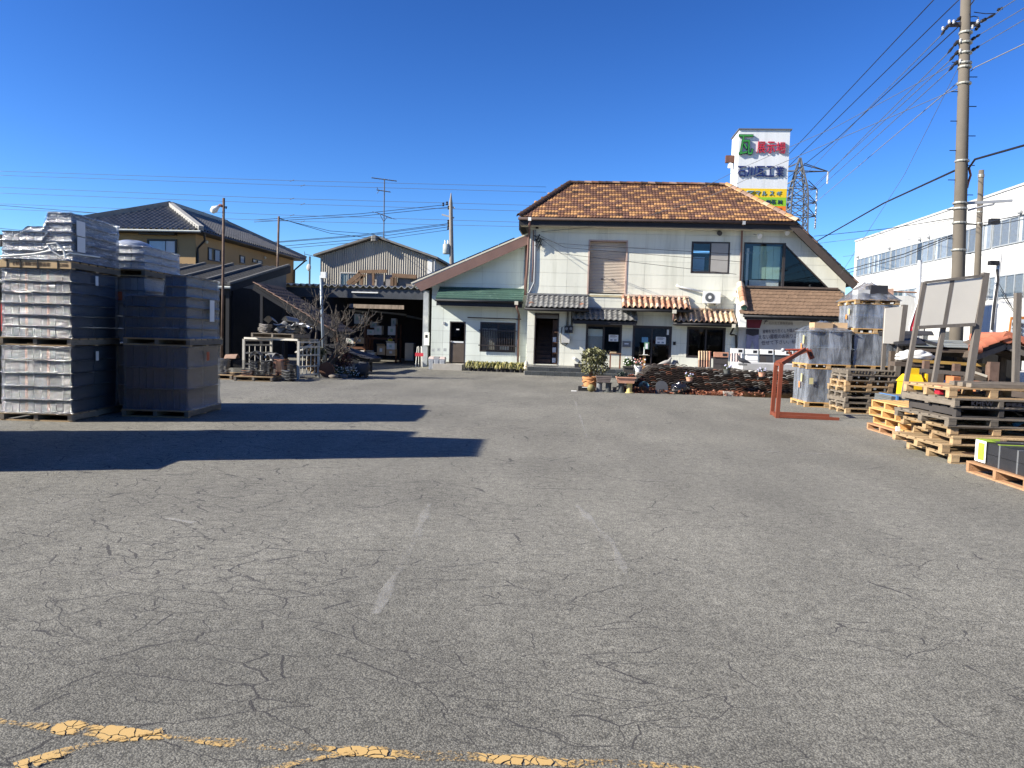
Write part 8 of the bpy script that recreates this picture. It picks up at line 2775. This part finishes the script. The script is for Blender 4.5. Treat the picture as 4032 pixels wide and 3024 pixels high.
s2_ = thing('small_blank_signboard', 'narrow blank cream signboard behind the hooded stack', 'signboard', (7.6, 19.5, 0))
post(s2_, 3562, 1200, 3521, 1552, 19.4, .12)
post(s2_, 3490, 1208, 3470, 1552, 19.4, .08)
cs = [at(u, v, Y=19.345) for u, v in ((3478, 1352), (3538, 1354), (3556, 1206), (3486, 1214))]
MB().prism(cs, (0, .03, 0)).build('board', BRD, s2_)
s3_ = thing('lone_post', 'single grey timber post right of the signboard', 'post', (9.1, 17, 0))
post(s3_, 4008, 1153, 3998, 1520, 17.0, .11)
# ------------------------------------------------------------------ open timber shed of roofing samples
sd = thing('sample_shed', 'low dark timber lean-to with tiled sample roofs behind the signboard', 'shed', (9.8, 19.3, 0))
DKT = mat('dark_timber', (0.09, 0.07, 0.055), rough=0.9, var=0.3, scale=5)
a, b = at(3600, 1400, Y=18.8), at(3900, 1400, Y=18.8)
z_e = at(3760, 1372, Y=18.8).z
z_r = at(3760, 1343, Y=20.4).z
FLG = mat('pale_green_grey_tile', (0.23, 0.25, 0.24), rough=0.45, var=0.12, rnd=0.1)
MB().prism([(a.x, 18.8, z_e - .03), (a.x, 20.4, z_r - .03), (a.x, 20.4, z_r - .1), (a.x, 18.8, z_e - .1)], (b.x + 1.6 - a.x, 0, 0)).build('roof_deck', DKT, sd)
xm1 = at(3700, 1360, Y=18.8).x
tile_plane(sd, [(a.x, 18.8, z_e), (xm1, 18.8, z_e), (xm1, 20.4, z_r), (a.x, 20.4, z_r)], .3, .3, 'flat', [FLG], 0, .016, 60)
tile_plane(sd, [(xm1 + .06, 18.8, z_e), (b.x - .1, 18.8, z_e), (b.x - .1, 20.4, z_r), (xm1 + .06, 20.4, z_r)], .6, .4, 'flat', [FLG], 0, .016, 60)
MB().beam((xm1 + .02, 18.75, z_e + .05), (xm1 + .05, 20.4, z_r + .05), .1, .06).build('roof_batten', BLACKW, sd)
rb = tile_mesh('barrel', .3, .4, .1, .02, DGREY, 'ridge_tile')
cap_row((a.x - .25, 20.45, z_r + .02), (a.x + .9, 20.45, z_r + .08), 4, [rb], sd)
MB().prism([(a.x - .35, 18.9, z_e + .02), (a.x + .3, 18.9, z_e + .06), (a.x + .55, 20.4, z_r + .12), (a.x - .1, 20.4, z_r + .02)], (0, 0, .04)).build('dark_sheet', BLACKW, sd)
# terracotta gable roof at the right of the shed
gx, gzr = at(3960, 1345, Y=18.4).x, at(3960, 1340, Y=18.4).z
gl2 = at(3790, 1392, Y=18.4)
tm2 = tile_mesh('barrel', .26, .42, .12, .02, TERR[0], 'terracotta_tile')
TO = mat('orange_barrel', (0.36, 0.12, 0.07), rough=0.7, var=0.2)
lft, rgt = Vector((at(3830, 1392, Y=18.4).x, 18.4, at(3830, 1388, Y=18.4).z)), Vector((gx + .95, 18.4, gzr - .35))
apx = Vector((gx, 18.4, gzr + .02))
for p0, p1, n in ((lft, apx, 3), (rgt, apx, 3)):
 cap_row(p0, p1, n, [tile_mesh('barrel', .3, (p1 - p0).length / n, .14, .02, TO, 'verge_tile')], sd, 'verge_tile')
MB().tube([apx + Vector((0, -.12, .04)), apx + Vector((0, 1.4, .04))], .13, 16).build('round_ridge', TO, sd)
for s, q in ((-1, lft), (1, rgt)):
 MB().prism([q, apx, apx + Vector((0, 0, -.12)), q + Vector((0, 0, -.12))], (0, 1.6, 0)).build('gable_roof_deck', DKT, sd)
 MB().beam(q + Vector((0, -.02, -.14)), apx + Vector((0, -.02, -.16)), .05, .12).build('barge_board', PST, sd)
MB().tube([lft + Vector((-.1, -.1, .05)), lft + Vector((.12, -.1, .08))], .09, 12).build('round_end_tile', TO, sd)
for x, y in ((a.x + .1, 18.95), (xm1, 18.95), (b.x - .2, 18.95), (gx + .8, 18.6), (a.x + .1, 20.3), (b.x, 20.3), (gx + .8, 20.0)):
 MB().box(x - .07, x + .07, y - .07, y + .07, 0, z_e - .12).build('post', DKT, sd)
MB().box(a.x - .6, gx + 1.6, 20.9, 21.0, 0, z_e + .1).build('rear_boarding', mat('black_board', (0.02, 0.019, 0.018)), sd)
MB().beam(at(3590, 1420, Y=18.6), at(3882, 1438, Y=18.6), .06, .07).build('yellow_beam', mat('honey_timber', (0.36, 0.22, 0.06), var=0.2), sd)
MB().beam(at(3585, 1455, Y=18.2), at(3800, 1472, Y=18.2), .08, .09).build('grey_beam', PST, sd)
for (u, v0, v1, w) in ((3640, 1420, 1520, .12), (3760, 1432, 1520, .13), (3905, 1425, 1530, .2)):
 p, q = at(u, v0, Y=18.3), at(u - 3, v1, Y=18.3)
 MB().box(q.x - w / 2, q.x + w / 2, 18.2, 18.2 + w, 0, p.z).build('stub_post', mat('red_brown_timber', (0.13, 0.085, 0.065), var=0.3, scale=6), sd)
MB().beam(at(3595, 1462, Y=18.4), at(3700, 1500, Y=18.4), .06, .08).build('brace', DKT, sd)
MB().beam(at(3825, 1462, Y=18.1), at(3885, 1482, Y=18.1), .05, .05).build('pale_stick', CREAM, sd)
OBR = mat('orange_hollow_brick', (0.46, 0.17, 0.07), rough=0.8, var=0.12, rnd=0.1)
def bricks(label, u0, v0, u1, v1, Y, nz):
 p, q = at(u0, v1, Y=Y), at(u1, v0, Y=Y)
 h = q.z / nz
 t = thing('brick_pile', label, 'bricks', ((p.x + q.x) / 2, Y, 0), 0, 'orange brick piles under the shed')
 for k in range(nz):
  o = MB().box(p.x, q.x, Y, Y + .4, k * h, (k + .96) * h).build('brick', OBR, t)
  for j in range(4):
   xx = p.x + (q.x - p.x) * (j + .5) / 4
   MB().box(xx - .02, xx + .02, Y - .004, Y, k * h + .02, (k + .9) * h).build('groove', mat('brick_shadow', (0.30, 0.1, 0.04)), o)
bricks('narrow orange brick pile in the middle of the sample shed', 3753, 1482, 3782, 1525, 17.7, 5)
bricks('wide orange brick pile at the right of the sample shed', 3843, 1502, 3886, 1530, 17.7, 4)
for k, (u0, v0, u1, v1) in enumerate(((3655, 1472, 3722, 1525), (3784, 1484, 3812, 1528), (3832, 1483, 3890, 1500))):
 p, q = at(u0, v1, Y=18.0 + .1 * k), at(u1, v0, Y=18.0 + .1 * k)
 o = MB().box(p.x, q.x, 18.05 + .1 * k, 18.45 + .1 * k, 0, q.z).build('tile_crate', mat('dusty_crate', (0.09, 0.075, 0.06), var=0.3, scale=5, rnd=0.3))
 tag(o, ('dusty brown crate left under the sample shed', 'dusty crate between the orange brick piles', 'grey crate behind the wide brick pile')[k], 'crate', 'crates under the sample shed')
# yellow plastic tank
yb_ = at(3560, 1530, Y=17.6)
yt = thing('yellow_road_barrier', 'yellow plastic water barrier behind the leaning posts', 'barrier', (yb_.x + .2, 17.6, 0))
YEP = mat('yellow_barrier_plastic', (0.66, 0.42, 0.015), rough=0.4, var=0.08)
x0, x1 = at(3552, 1500, Y=17.6).x, at(3630, 1500, Y=17.6).x
z1_, z2_ = at(3590, 1505, Y=17.6).z, at(3590, 1474, Y=17.6).z
MB().hexa([(x0, 17.5, 0), (x1, 17.5, 0), (x1, 17.95, 0), (x0, 17.95, 0), (x0 + .02, 17.55, z1_), (x1 - .01, 17.55, z1_), (x1 - .01, 17.9, z1_), (x0 + .02, 17.9, z1_)]).build('lower_half', YEP, yt)
MB().hexa([(x0, 17.5, z1_ + .01), (x1, 17.5, z1_ + .01), (x1, 17.95, z1_ + .01), (x0, 17.95, z1_ + .01), (x0 + .1, 17.6, z2_), (x1 - .02, 17.6, z2_), (x1 - .02, 17.85, z2_), (x0 + .1, 17.85, z2_)]).build('upper_half', YEP, yt)
MB().box(x0 + .16, x0 + .36, 17.62, 17.8, z2_, at(3600, 1450, Y=17.6).z).build('cap', YEP, yt)
p = at(3650, 1490, Y=17.6)
MB().box(p.x - .02, p.x + .02, 17.6, 17.75, p.z - .1, p.z + .1).build('handle', YEP, yt)
# white bag and truck cab glimpsed
c = at(3592, 1402, Y=18.9)
wb_ = thing('white_sack', 'crumpled white sack on the left end of the sample shed', 'sack', (c.x, 18.9, c.z - .15))
def sackf(u, v):
 t, p_ = 2 * math.pi * u, math.pi * (v * .94 + .03)
 n_ = Vector((math.sin(p_) * math.cos(t), math.sin(p_) * math.sin(t), -math.cos(p_)))
 r = 1 + .35 * mnoise.noise(n_ * 2.6 + Vector((4, 1, 2))) + .12 * mnoise.noise(n_ * 7)
 return Vector((c.x + .42 * n_.x * r, 18.75 + .18 * n_.y * r, c.z + .13 * n_.z * r))
MB().grid(sackf, 26, 16, True).build('sack', mat('white_sacking', (0.66, 0.66, 0.64), rough=0.6, var=0.08), wb_, True)
o = MB().box(c.x - .5, c.x + .6, 18.6, 19.0, c.z - .24, c.z - .14).build('shelf_board', DKT, sd)
cab = thing('parked_truck', 'dark blue truck cab glimpsed behind the wrapped stacks', 'truck', (10.5, 26, 0))
ca, cb = at(3482, 1372, Y=24.5), at(3580, 1500, Y=24.5)
BLU = mat('dark_blue_truck', (0.02, 0.035, 0.075), rough=0.3)
MB().box(ca.x, cb.x + .6, 24.5, 26.3, .5, ca.z).build('cab', BLU, cab)
MB().box(ca.x + .1, ca.x + .75, 24.48, 24.5, ca.z - .75, ca.z - .15).build('window', mat('dark_window', (0.04, 0.045, 0.05), rough=0.2), cab)
for x in (ca.x + .4, cb.x + .3):
 MB().tube([(x, 24.5, .42), (x, 24.75, .42)], .42, 18).build('wheel', BLACKW, cab)
MB().box(ca.x - 4.2, ca.x - .02, 24.6, 26.3, .75, .95).build('flat_bed', mat('pale_bed', (0.4, 0.4, 0.4)), cab)
# ledge in front of the factory, banner flag
o = MB().box(12.6, 13.2, 14, 40, 0, 1.0).build('street_wall', mat('white_low_wall', (0.5, 0.5, 0.48)))
tag(o, 'low white block wall along the street', 'wall')
nb = thing('banner_flag', 'red and white vertical banner flag before the factory', 'flag', (12, 26, 0))
NY = 26.0
fp = [at(u, v, Y=NY) for u, v in ((3612, 1202), (3622, 1200), (3600, 1300), (3594, 1385), (3576, 1385), (3584, 1290))]
MB().prism([fp[0], fp[1], fp[2], fp[3], fp[4], fp[5]], (0, .01, 0)).build('cloth', mat('red_flag_cloth', (0.50, 0.02, 0.045), rough=0.8, var=0.1), nb)
wpan = [at(u, v, Y=NY - .012) for u, v in ((3609, 1235), (3616, 1235), (3602, 1300), (3597, 1350), (3588, 1350), (3594, 1290))]
MB().prism(wpan, (0, .008, 0)).build('white_panel', WHITEP, nb)
for k in range(6):
 p = at(3606 - k * 2.6, 1250 + k * 17, Y=NY - .03)
 MB().box(p.x - .04, p.x + .03, NY - .03, NY - .02, p.z - .05, p.z + .04).build('red_glyph', REDS, nb)
pf = at(3623, 1196, Y=NY)
pg = at(3578, 1395, Y=NY)
MB().tube([Vector((pg.x - .2, NY, 0)), pg + Vector((-.02, 0, 0)), fp[5] + Vector((-.03, 0, 0)), fp[0] + Vector((-.02, 0, .02))], .02, 6).build('pole', WHITEP, nb)
# upright terracotta-framed reform sign at right edge
ry = 24.0
rs = thing('framed_street_sign', 'orange framed white vertical shop sign at the right edge', 'sign', (14, ry, 0))
cs = [at(u, v, Y=ry) for u, v in ((3966, 1365), (4040, 1365), (4050, 1245), (3982, 1248))]
MB().prism(cs, (0, .06, 0)).build('frame', mat('orange_frame', (0.42, 0.15, 0.04)), rs)
ci = [at(u, v, Y=ry - .012) for u, v in ((3974, 1362), (4032, 1362), (4040, 1257), (3986, 1259))]
MB().prism(ci, (0, .01, 0)).build('face', mat('pale_blue_face', (0.5, 0.56, 0.6)), rs)
for k, ch in enumerate('リフォ'):
 p = at(3985 - k * 2.5, 1290 + k * 23, Y=ry - .04)
 lettering(ch, rs, INK, (p.x, ry - .03, p.z), .13, .15, .004, .01)
for k, ch in enumerate('増改築'):
 p = at(4014 - k * 2, 1288 + k * 20, Y=ry - .04)
 lettering(ch, rs, INK, (p.x, ry - .03, p.z), .12, .13, .004, .005)
for u in (3985, 4025):
 p = at(u, 1365, Y=ry)
 MB().box(p.x - .03, p.x + .03, ry + .01, ry + .05, 0, p.z).build('leg', DKST, rs)
# brown sample roof sheet and grey tiles at the right border
a = at(3905, 1600, Y=13.6)
br_ = thing('brown_sample_roof', 'brown metal sample roof sheet at the right edge', 'sample roof', (8.2, 13.6, 0))
cs = [at(3940, 1590, Y=13.5), at(4060, 1610, Y=13.5), at(4060, 1500, Y=14.8), at(3990, 1518, Y=14.8)]
MB().prism(cs, (0, 0, -.05)).build('sheet', mat('brown_metal_sheet', (0.075, 0.055, 0.055), rough=0.5, var=0.12), br_)
MB().box(cs[0].x + .2, cs[0].x + .3, 13.7, 13.8, 0, cs[0].z - .02).build('leg', DKT, br_)
MB().box(cs[1].x + .2, cs[1].x + .3, 13.7, 13.8, 0, cs[1].z - .02).build('leg', DKT, br_)
gm = tile_mesh('wave', .3, .32, .06, .022, mat('weathered_grey_tile', (0.24, 0.23, 0.21), rough=0.7, var=0.2), 'tile')
gt = thing('grey_sample_roof', 'weathered grey wave tile sample roof at the right border', 'sample roof', (7.4, 12.3, 0))
p = at(4005, 1640, Y=11.9)
for r in range(2):
 for c_ in range(4):
  put('tile', gm, gt, (p.x + .3 * c_, p.y + .0 + .28 * r, p.z + .08 * r), Matrix.Rotation(.27, 3, 'X'))
MB().box(p.x + .05, p.x + .12, p.y + .5, p.y + .57, 0, p.z + .2).build('leg', DKT, gt)
MB().prism([(p.x - .14, p.y + .02, p.z - .02), (p.x - .14, p.y + .8, p.z + .34), (p.x - .14, p.y + .8, p.z + .28), (p.x - .14, p.y + .02, p.z - .08)], (1.25, 0, 0)).build('deck', DKT, gt)
bb = at(4022, 1660, Y=11.6)
o = MB().tube([(bb.x - .1, 11.6, bb.z - .06), (bb.x + .05, 11.6, bb.z + .03), (bb.x + .2, 11.6, bb.z + .03)], .04, 8).build('blue_bottle', mat('blue_bottle_plastic', (0.08, 0.25, 0.42), rough=0.3))
tag(o, 'small pale blue plastic bottle at the right edge on the pallets', 'bottle')
# ------------------------------------------------------------------ utility poles and wires
UY = 22.0
PC2 = mat('pole_concrete_brown', (0.115, 0.10, 0.08), rough=0.9, var=0.12, scale=2.0)
up_ = thing('utility_pole', 'thick concrete utility pole with insulators and steps at the right', 'utility pole', (10.3, UY, 0))
def PU(u, v, Y=UY):
 return at(u, v, Y=Y)
foot = PU(3766, 1300)
tp1 = PU(3804, -60)
MB().tube([(foot.x + .04, UY, 0), foot, PU(3785, 700), tp1], [.19, .17, .155, .12], 16).build('pole', PC2, up_, True)
BANDM = mat('zinc_band', (0.3, 0.3, 0.27), rough=0.5, metal=0.4)
def ucx(v):
 return 3803 + (3766 - 3803) * v / 1300 + (3 if v < 700 else 0)
for v in (130, 170, 210, 250, 266, 330, 635, 800, 822, 878, 985):
 c = PU(ucx(v), v)
 MB().lathe([(.165 + .02 * v / 1000, -.025), (.172 + .02 * v / 1000, 0), (.165 + .02 * v / 1000, .025)], c, 16).build('band', BANDM, up_)
for k in range(14):
 v = 245 + k * 58
 s = 1 if k % 2 else -1
 c = PU(ucx(v), v)
 MB().tube([c + Vector((s * .14, 0, 0)), c + Vector((s * .33, 0, 0))], .012, 6).build('step_bolt', DKST, up_)
MB().beam(PU(3736, 97), PU(3856, 95), .1, .1).build('cross_arm', mat('dark_arm', (0.06, 0.05, 0.05)), up_)
INSB = mat('black_insulator', (0.02, 0.018, 0.018), rough=0.4)
for (u0, v0, u1, v1, nm) in ((3740, 92, 3705, 140, 'strain_insulator'), (3762, 84, 3810, 50, 'strain_insulator'), (3850, 92, 3920, 55, 'strain_insulator'), (3838, 120, 3860, 100, 'strain_insulator'), (3782, 150, 3730, 212, 'strain_insulator'), (3782, 192, 3738, 240, 'strain_insulator'), (3780, 232, 3735, 280, 'strain_insulator'), (3820, 160, 3860, 135, 'strain_insulator'), (3822, 202, 3858, 180, 'strain_insulator'), (3925, 42, 3950, 30, 'strain_insulator')):
 a, b = PU(u0, v0), PU(u1, v1)
 MB().tube([a.lerp(b, t) for t in (0, .15, .2, .45, .5, .8, 1)], [.015, .02, .045, .045, .02, .04, .012], 8).build(nm, INSB, up_)
WINS = mat('white_porcelain', (0.5, 0.5, 0.5), rough=0.25)
for u, v in ((3738, 86), (3755, 86), (3713, 112), (3829, 106), (3813, 152), (3814, 207), (3782, 160), (3781, 200), (3781, 240), (3850, 85)):
 MB().lathe([(.02, -.05), (.04, -.025), (.026, 0), (.04, .025), (.018, .05)], PU(u, v, UY - .08), 10).build('insulator', WINS, up_)
MB().tube([PU(3800, 60), PU(3812, 70), PU(3835, 64), PU(3853, 68), PU(3850, 90)], .014, 5).build('jumper_wire', INSB, up_)
MB().tube([PU(3835, 48), PU(3880, 54), PU(3920, 53)], .012, 5).build('jumper_wire', INSB, up_)
MB().beam(PU(3810, 800), PU(3985, 790), .07, .07).build('side_arm', GREYPL, up_)
MB().tube([PU(3812, 828), PU(3870, 812), PU(3912, 805), PU(3916, 796)], .03, 6).build('arm_brace', GREYPL, up_)
MB().tube([PU(3815, 660), PU(3822, 690), PU(3812, 720), PU(3808, 740)], .03, 6).build('red_cable', mat('red_brown_cable', (0.28, 0.1, 0.06)), up_)
# second, farther pole
SY2 = 34.0
up2 = thing('slim_concrete_pole', 'slimmer concrete pole right behind the thick utility pole', 'utility pole', (at(3860, 1100, Y=SY2).x, SY2, 0))
b2 = at(3848, 1085, Y=SY2)
MB().tube([(b2.x, SY2, 0), b2, at(3864, 670, Y=SY2)], [.14, .13, .10], 12).build('pole', PC2, up2, True)
for v in (690, 696, 835, 880):
 c = at(3864 - (v - 670) * .037, v, Y=SY2)
 MB().lathe([(.12, -.03), (.13, 0), (.12, .03)], c, 12).build('band', BANDM, up2)
MB().beam(at(3800, 880, Y=SY2), at(3880, 887, Y=SY2), .05, .05).build('cable_arm', BLACKW, up2)
MB().box(at(3895, 880, Y=SY2).x, at(3930, 880, Y=SY2).x, SY2 - .15, SY2 + .1, at(3910, 884, Y=SY2).z, at(3910, 862, Y=SY2).z).build('splice_box', BLACKW, up2)
# slim steel poles of the street
def steel_pole(label, u0, v0, u1, v1, Y, r, m, parts):
 a, b = at(u0, v0, Y=Y), at(u1, v1, Y=Y)
 k = a.z / (a.z - b.z)
 f = a + (b - a) * k
 t = thing('steel_pole', label, 'pole', (f.x, Y, 0))
 MB().tube([f, a], r, 8).build('pole', m, t, True)
 return t
GALV = mat('bright_galvanised', (0.45, 0.47, 0.49), rough=0.5, metal=0.3)
stp = steel_pole('thin galvanised street light pole before the factory', 3622, 1025, 3612, 1300, 27.0, .075, GALV, None)
MB().tube([at(3618, 1152, Y=27), at(3560, 1150, Y=27), at(3500, 1148, Y=27)], .03, 6).build('lamp_arm', mat('rusty_arm', (0.3, 0.17, 0.11)), stp)
MB().tube([at(3606, 1195, Y=27), at(3603, 1170, Y=27), at(3570, 1156, Y=27)], .03, 6).build('curved_arm', GALV, stp)
a, b = at(3430, 1152, Y=27), at(3512, 1142, Y=27)
MB().hexa([(a.x, 26.85, a.z - .04), (b.x, 26.85, a.z - .06), (b.x, 27.15, a.z - .06), (a.x, 27.15, a.z - .04), (a.x + .1, 26.85, b.z), (b.x, 26.85, b.z + .05), (b.x, 27.15, b.z + .05), (a.x + .1, 27.15, b.z)]).build('lamp_head', mat('rusty_lamp', (0.45, 0.28, 0.2), var=0.3, scale=5), stp)
stp2 = steel_pole('white banded steel pole carrying black cable at right', 3938, 995, 3905, 1320, 24.0, .065, mat('white_pole', (0.55, 0.55, 0.53)), None)
MB().tube([at(3926, 1060, Y=23.9), at(3930, 1100, Y=23.9), at(3915, 1200, Y=23.9), at(3905, 1300, Y=23.9)], .035, 6).build('black_cable', BLACKW, stp2)
MB().box(at(3892, 1035, Y=24).x, at(3925, 1035, Y=24).x, 23.85, 24.05, at(3900, 1044, Y=24).z, at(3900, 1028, Y=24).z).build('splice_box', BLACKW, stp2)
WIREB = mat('black_wire', (0.012, 0.012, 0.014), rough=0.5, bump=0)
WIREG = mat('grey_wire', (0.10, 0.105, 0.115), rough=0.5, bump=0)
def W(label, pts, r=.012, m=WIREB, sag=0.0, g='overhead wires'):
 wire('overhead_wire', [at(u, v, Y=Y) for u, v, Y in pts], r, m, label, 'wire', g, sag)
W('thick black wire, outermost of the fan slanting down to the sign tower', [(3690, -15, 24), (3100, 614, 44), (2990, 725, 52)], .016)
W('thick black wire, second of the fan slanting to the sign tower', [(3790, -15, 24), (3098, 662, 44), (3000, 735, 52)], .016)
W('thick black wire from behind the pole top to the tower side', [(3790, 90, 22.2), (3300, 543, 38), (3097, 704, 46)], .016)
W('short black wire from the pole top to the upper frame edge', [(3818, 25, 22), (3850, -20, 21)], .016)
W('grey wire from the cross arm down to the pylon side, upper of the pair', [(3705, 140, 22), (3450, 395, 34), (3170, 690, 60)], .013, WIREG)
W('grey wire from the second insulator down behind the tower', [(3730, 212, 22), (3420, 520, 34), (3120, 830, 60)], .013, WIREG)
W('grey wire from the third insulator toward the shop roof', [(3738, 240, 22), (3390, 560, 34), (3130, 800, 60)], .012, WIREG)
W('grey wire from the fourth insulator, lowest of the close set', [(3735, 280, 22), (3400, 585, 34), (3160, 800, 60)], .012, WIREG)
W('thin wire crossing before the sign tower to the roof ridge', [(3760, 250, 22), (3290, 500, 28), (2920, 662, 34), (2690, 778, 34.2), (2150, 890, 32.95)], .009, WIREG)
W('second thin wire crossing the lower part of the sign tower', [(3780, 345, 22), (3060, 650, 31), (2780, 780, 32.8), (2440, 884, 32.6), (2132, 912, 32.9)], .010, WIREG)
W('pale messenger wire running from the pole to the pylon foot', [(3780, 318, 22), (3480, 570, 34), (3170, 832, 60)], .014, mat('pale_wire', (0.2, 0.19, 0.17), bump=0))
W('guy wire dropping steeply from the pole to the shop verge', [(3775, 262, 22), (3560, 690, 26), (3310, 1080, 31)], .007, WIREG)
W('thick telephone cable from the shop right eave up to the pole', [(3212, 952, 44), (3480, 800, 31), (3768, 668, 22)], .03)
W('thick telephone cable from the pole out of the right frame edge', [(3810, 668, 22), (3838, 628, 21.7), (4060, 565, 19)], .03)
W('twisted cable from the pole side to the shop eave', [(3760, 858, 22), (3500, 900, 32), (3205, 930, 44)], .014)
W('thin cable just below the twisted one toward the shop', [(3760, 862, 22), (3450, 930, 33), (3225, 958, 44)], .009, WIREG)
W('black cable low across the factory windows', [(3770, 918, 22), (3560, 1000, 28), (3300, 1072, 36)], .016)
W('second black cable low across the factory windows', [(3770, 924, 22), (3560, 1012, 28), (3300, 1085, 36)], .012)
W('cable from the slim pole to the right frame edge', [(3855, 882, 34), (3930, 865, 30), (4060, 840, 26)], .018)
W('lower cable from the slim pole to the right frame edge', [(3855, 886, 34), (3950, 880, 30), (4060, 858, 26)], .014)
W('wire from the right frame edge to the pole, uppermost', [(4060, -40, 18), (3950, 30, 20), (3920, 55, 22)], .010, WIREG)
W('wire from the right frame edge to the middle insulator', [(4060, 15, 18), (3860, 135, 22)], .010, WIREG)
W('wire from the right frame edge to the lower insulator', [(4060, 62, 18), (3858, 180, 22)], .010, WIREG)
W('pale wire from the right frame edge to below the insulators', [(4060, 160, 18), (3840, 265, 21.8), (3822, 280, 22)], .013, mat('pale_wire', (0.2, 0.19, 0.17), bump=0))
for k in range(3):
 W(('upper', 'middle', 'lower')[k] + ' thin stay wire beside the white banded pole', [(3935 + 4 * k, 1120 + 20 * k, 24), (3990 + 25 * k, 1220 + 40 * k, 24)], .009)
W('wavy lashed cable across the upper factory wall', [(3770, 870, 22), (3560, 945, 30), (3320, 1010, 40)], .008, WIREG, .1)
# wires of the service pole and high-voltage lines far left
for i, (v0, v1) in enumerate(((862, 805), (870, 816), (955, 880), (958, 885), (975, 893), (985, 905))):
 W(('first', 'second', 'third', 'fourth', 'fifth', 'sixth')[i] + ' wire from the top, running left from the service pole', [(1766, v1, 62), (1420, (v0 + v1) / 2 + 8, 62), (1000, v0 + 4, 62)], .022 if i < 5 else .018)
for i, (v0, v1) in enumerate(((860, 945), (862, 925))):
 W(('lower', 'upper')[i] + ' dropping wire from the conduit mast to the barn roof', [(1100, v0, 34.6), (1300, (v0 + v1) / 2 + 16, 42), (1520, v1, 49.5)], .014)
for i, (v0, v1, v2) in enumerate(((672, 710, 736), (688, 728, 757), (735, 781, 810), (758, 801, 834), (800, 846, 878), (820, 870, 895))):
 W(('first', 'second', 'third', 'fourth', 'fifth', 'sixth')[i] + ' far high-voltage line from the top across the left sky', [(-60, v0, 170), (1100, v1, 170), (2150, v2, 170)], .04, WIREG, 0, 'far high-voltage lines')
 for k, u in enumerate((1150 + 42 * (i % 2),)):
  p = at(u, v1 + (v2 - v1) * (u - 1100) / 1050, Y=170)
  o = MB().tube([p + Vector((-.5, 0, -.2)), p, p + Vector((.5, 0, .2))], .06, 5).build('line_damper', WIREG)
  tag(o, 'small spacer clamp on a far high-voltage line', 'clamp', 'clamps on the far lines')
W('upper wire crossing above the left wrapped stack', [(-40, 805, 60), (420, 842, 60), (560, 850, 60)], .02)
W('lower wire crossing behind the left wrapped stack', [(-40, 895, 60), (60, 905, 60), (420, 930, 60)], .02)
# tangle of service drops at the shop's left corner and short cables across its wall
for i, (u1, v1) in enumerate(((2330, 992), (2300, 1040), (2280, 960))):
 W(('upper', 'lower', 'top')[i] + ' slack service wire near the upper left corner of the shop wall', [(2120, 925 + 6 * i, 32.92), ((2120 + u1) / 2, (930 + v1) / 2 + 14, 32.4), (u1 + 600, v1 + 40, 30)], .009)
mb = MB()
for k in range(9):
 p = at(2104 + RNG.uniform(-4, 10), 915 + RNG.uniform(0, 50), Y=YF - .12)
 mb.tube([p, p + Vector((.12, -.06, -.1 + .05 * k % .2)), p + Vector((.25, -.05, .05)), p + Vector((.1, -.02, -.25))], .012, 4)
mb.build('cable_tangle', BLACKW, shop)
# unseen building added behind the camera to darken what the shop windows mirror
rd = thing('unseen_reflection_building', 'long grey unseen building added behind the camera for the shop window reflections', 'building', (2, -30, 0))
MB().box(-45, 40, -40, -30, 0, 9.0).build('wall', mat('road_grey_wall', (0.13, 0.13, 0.125)), rd)
MB().box(-12, -2, -29.98, -29.9, 0.5, 3.2).build('reflected_white_band', WHITEP, rd)  # pale bands added for the window panes to mirror
MB().box(6, 13, -29.98, -29.9, 0.5, 3.0).build('reflected_white_band', WHITEP, rd)
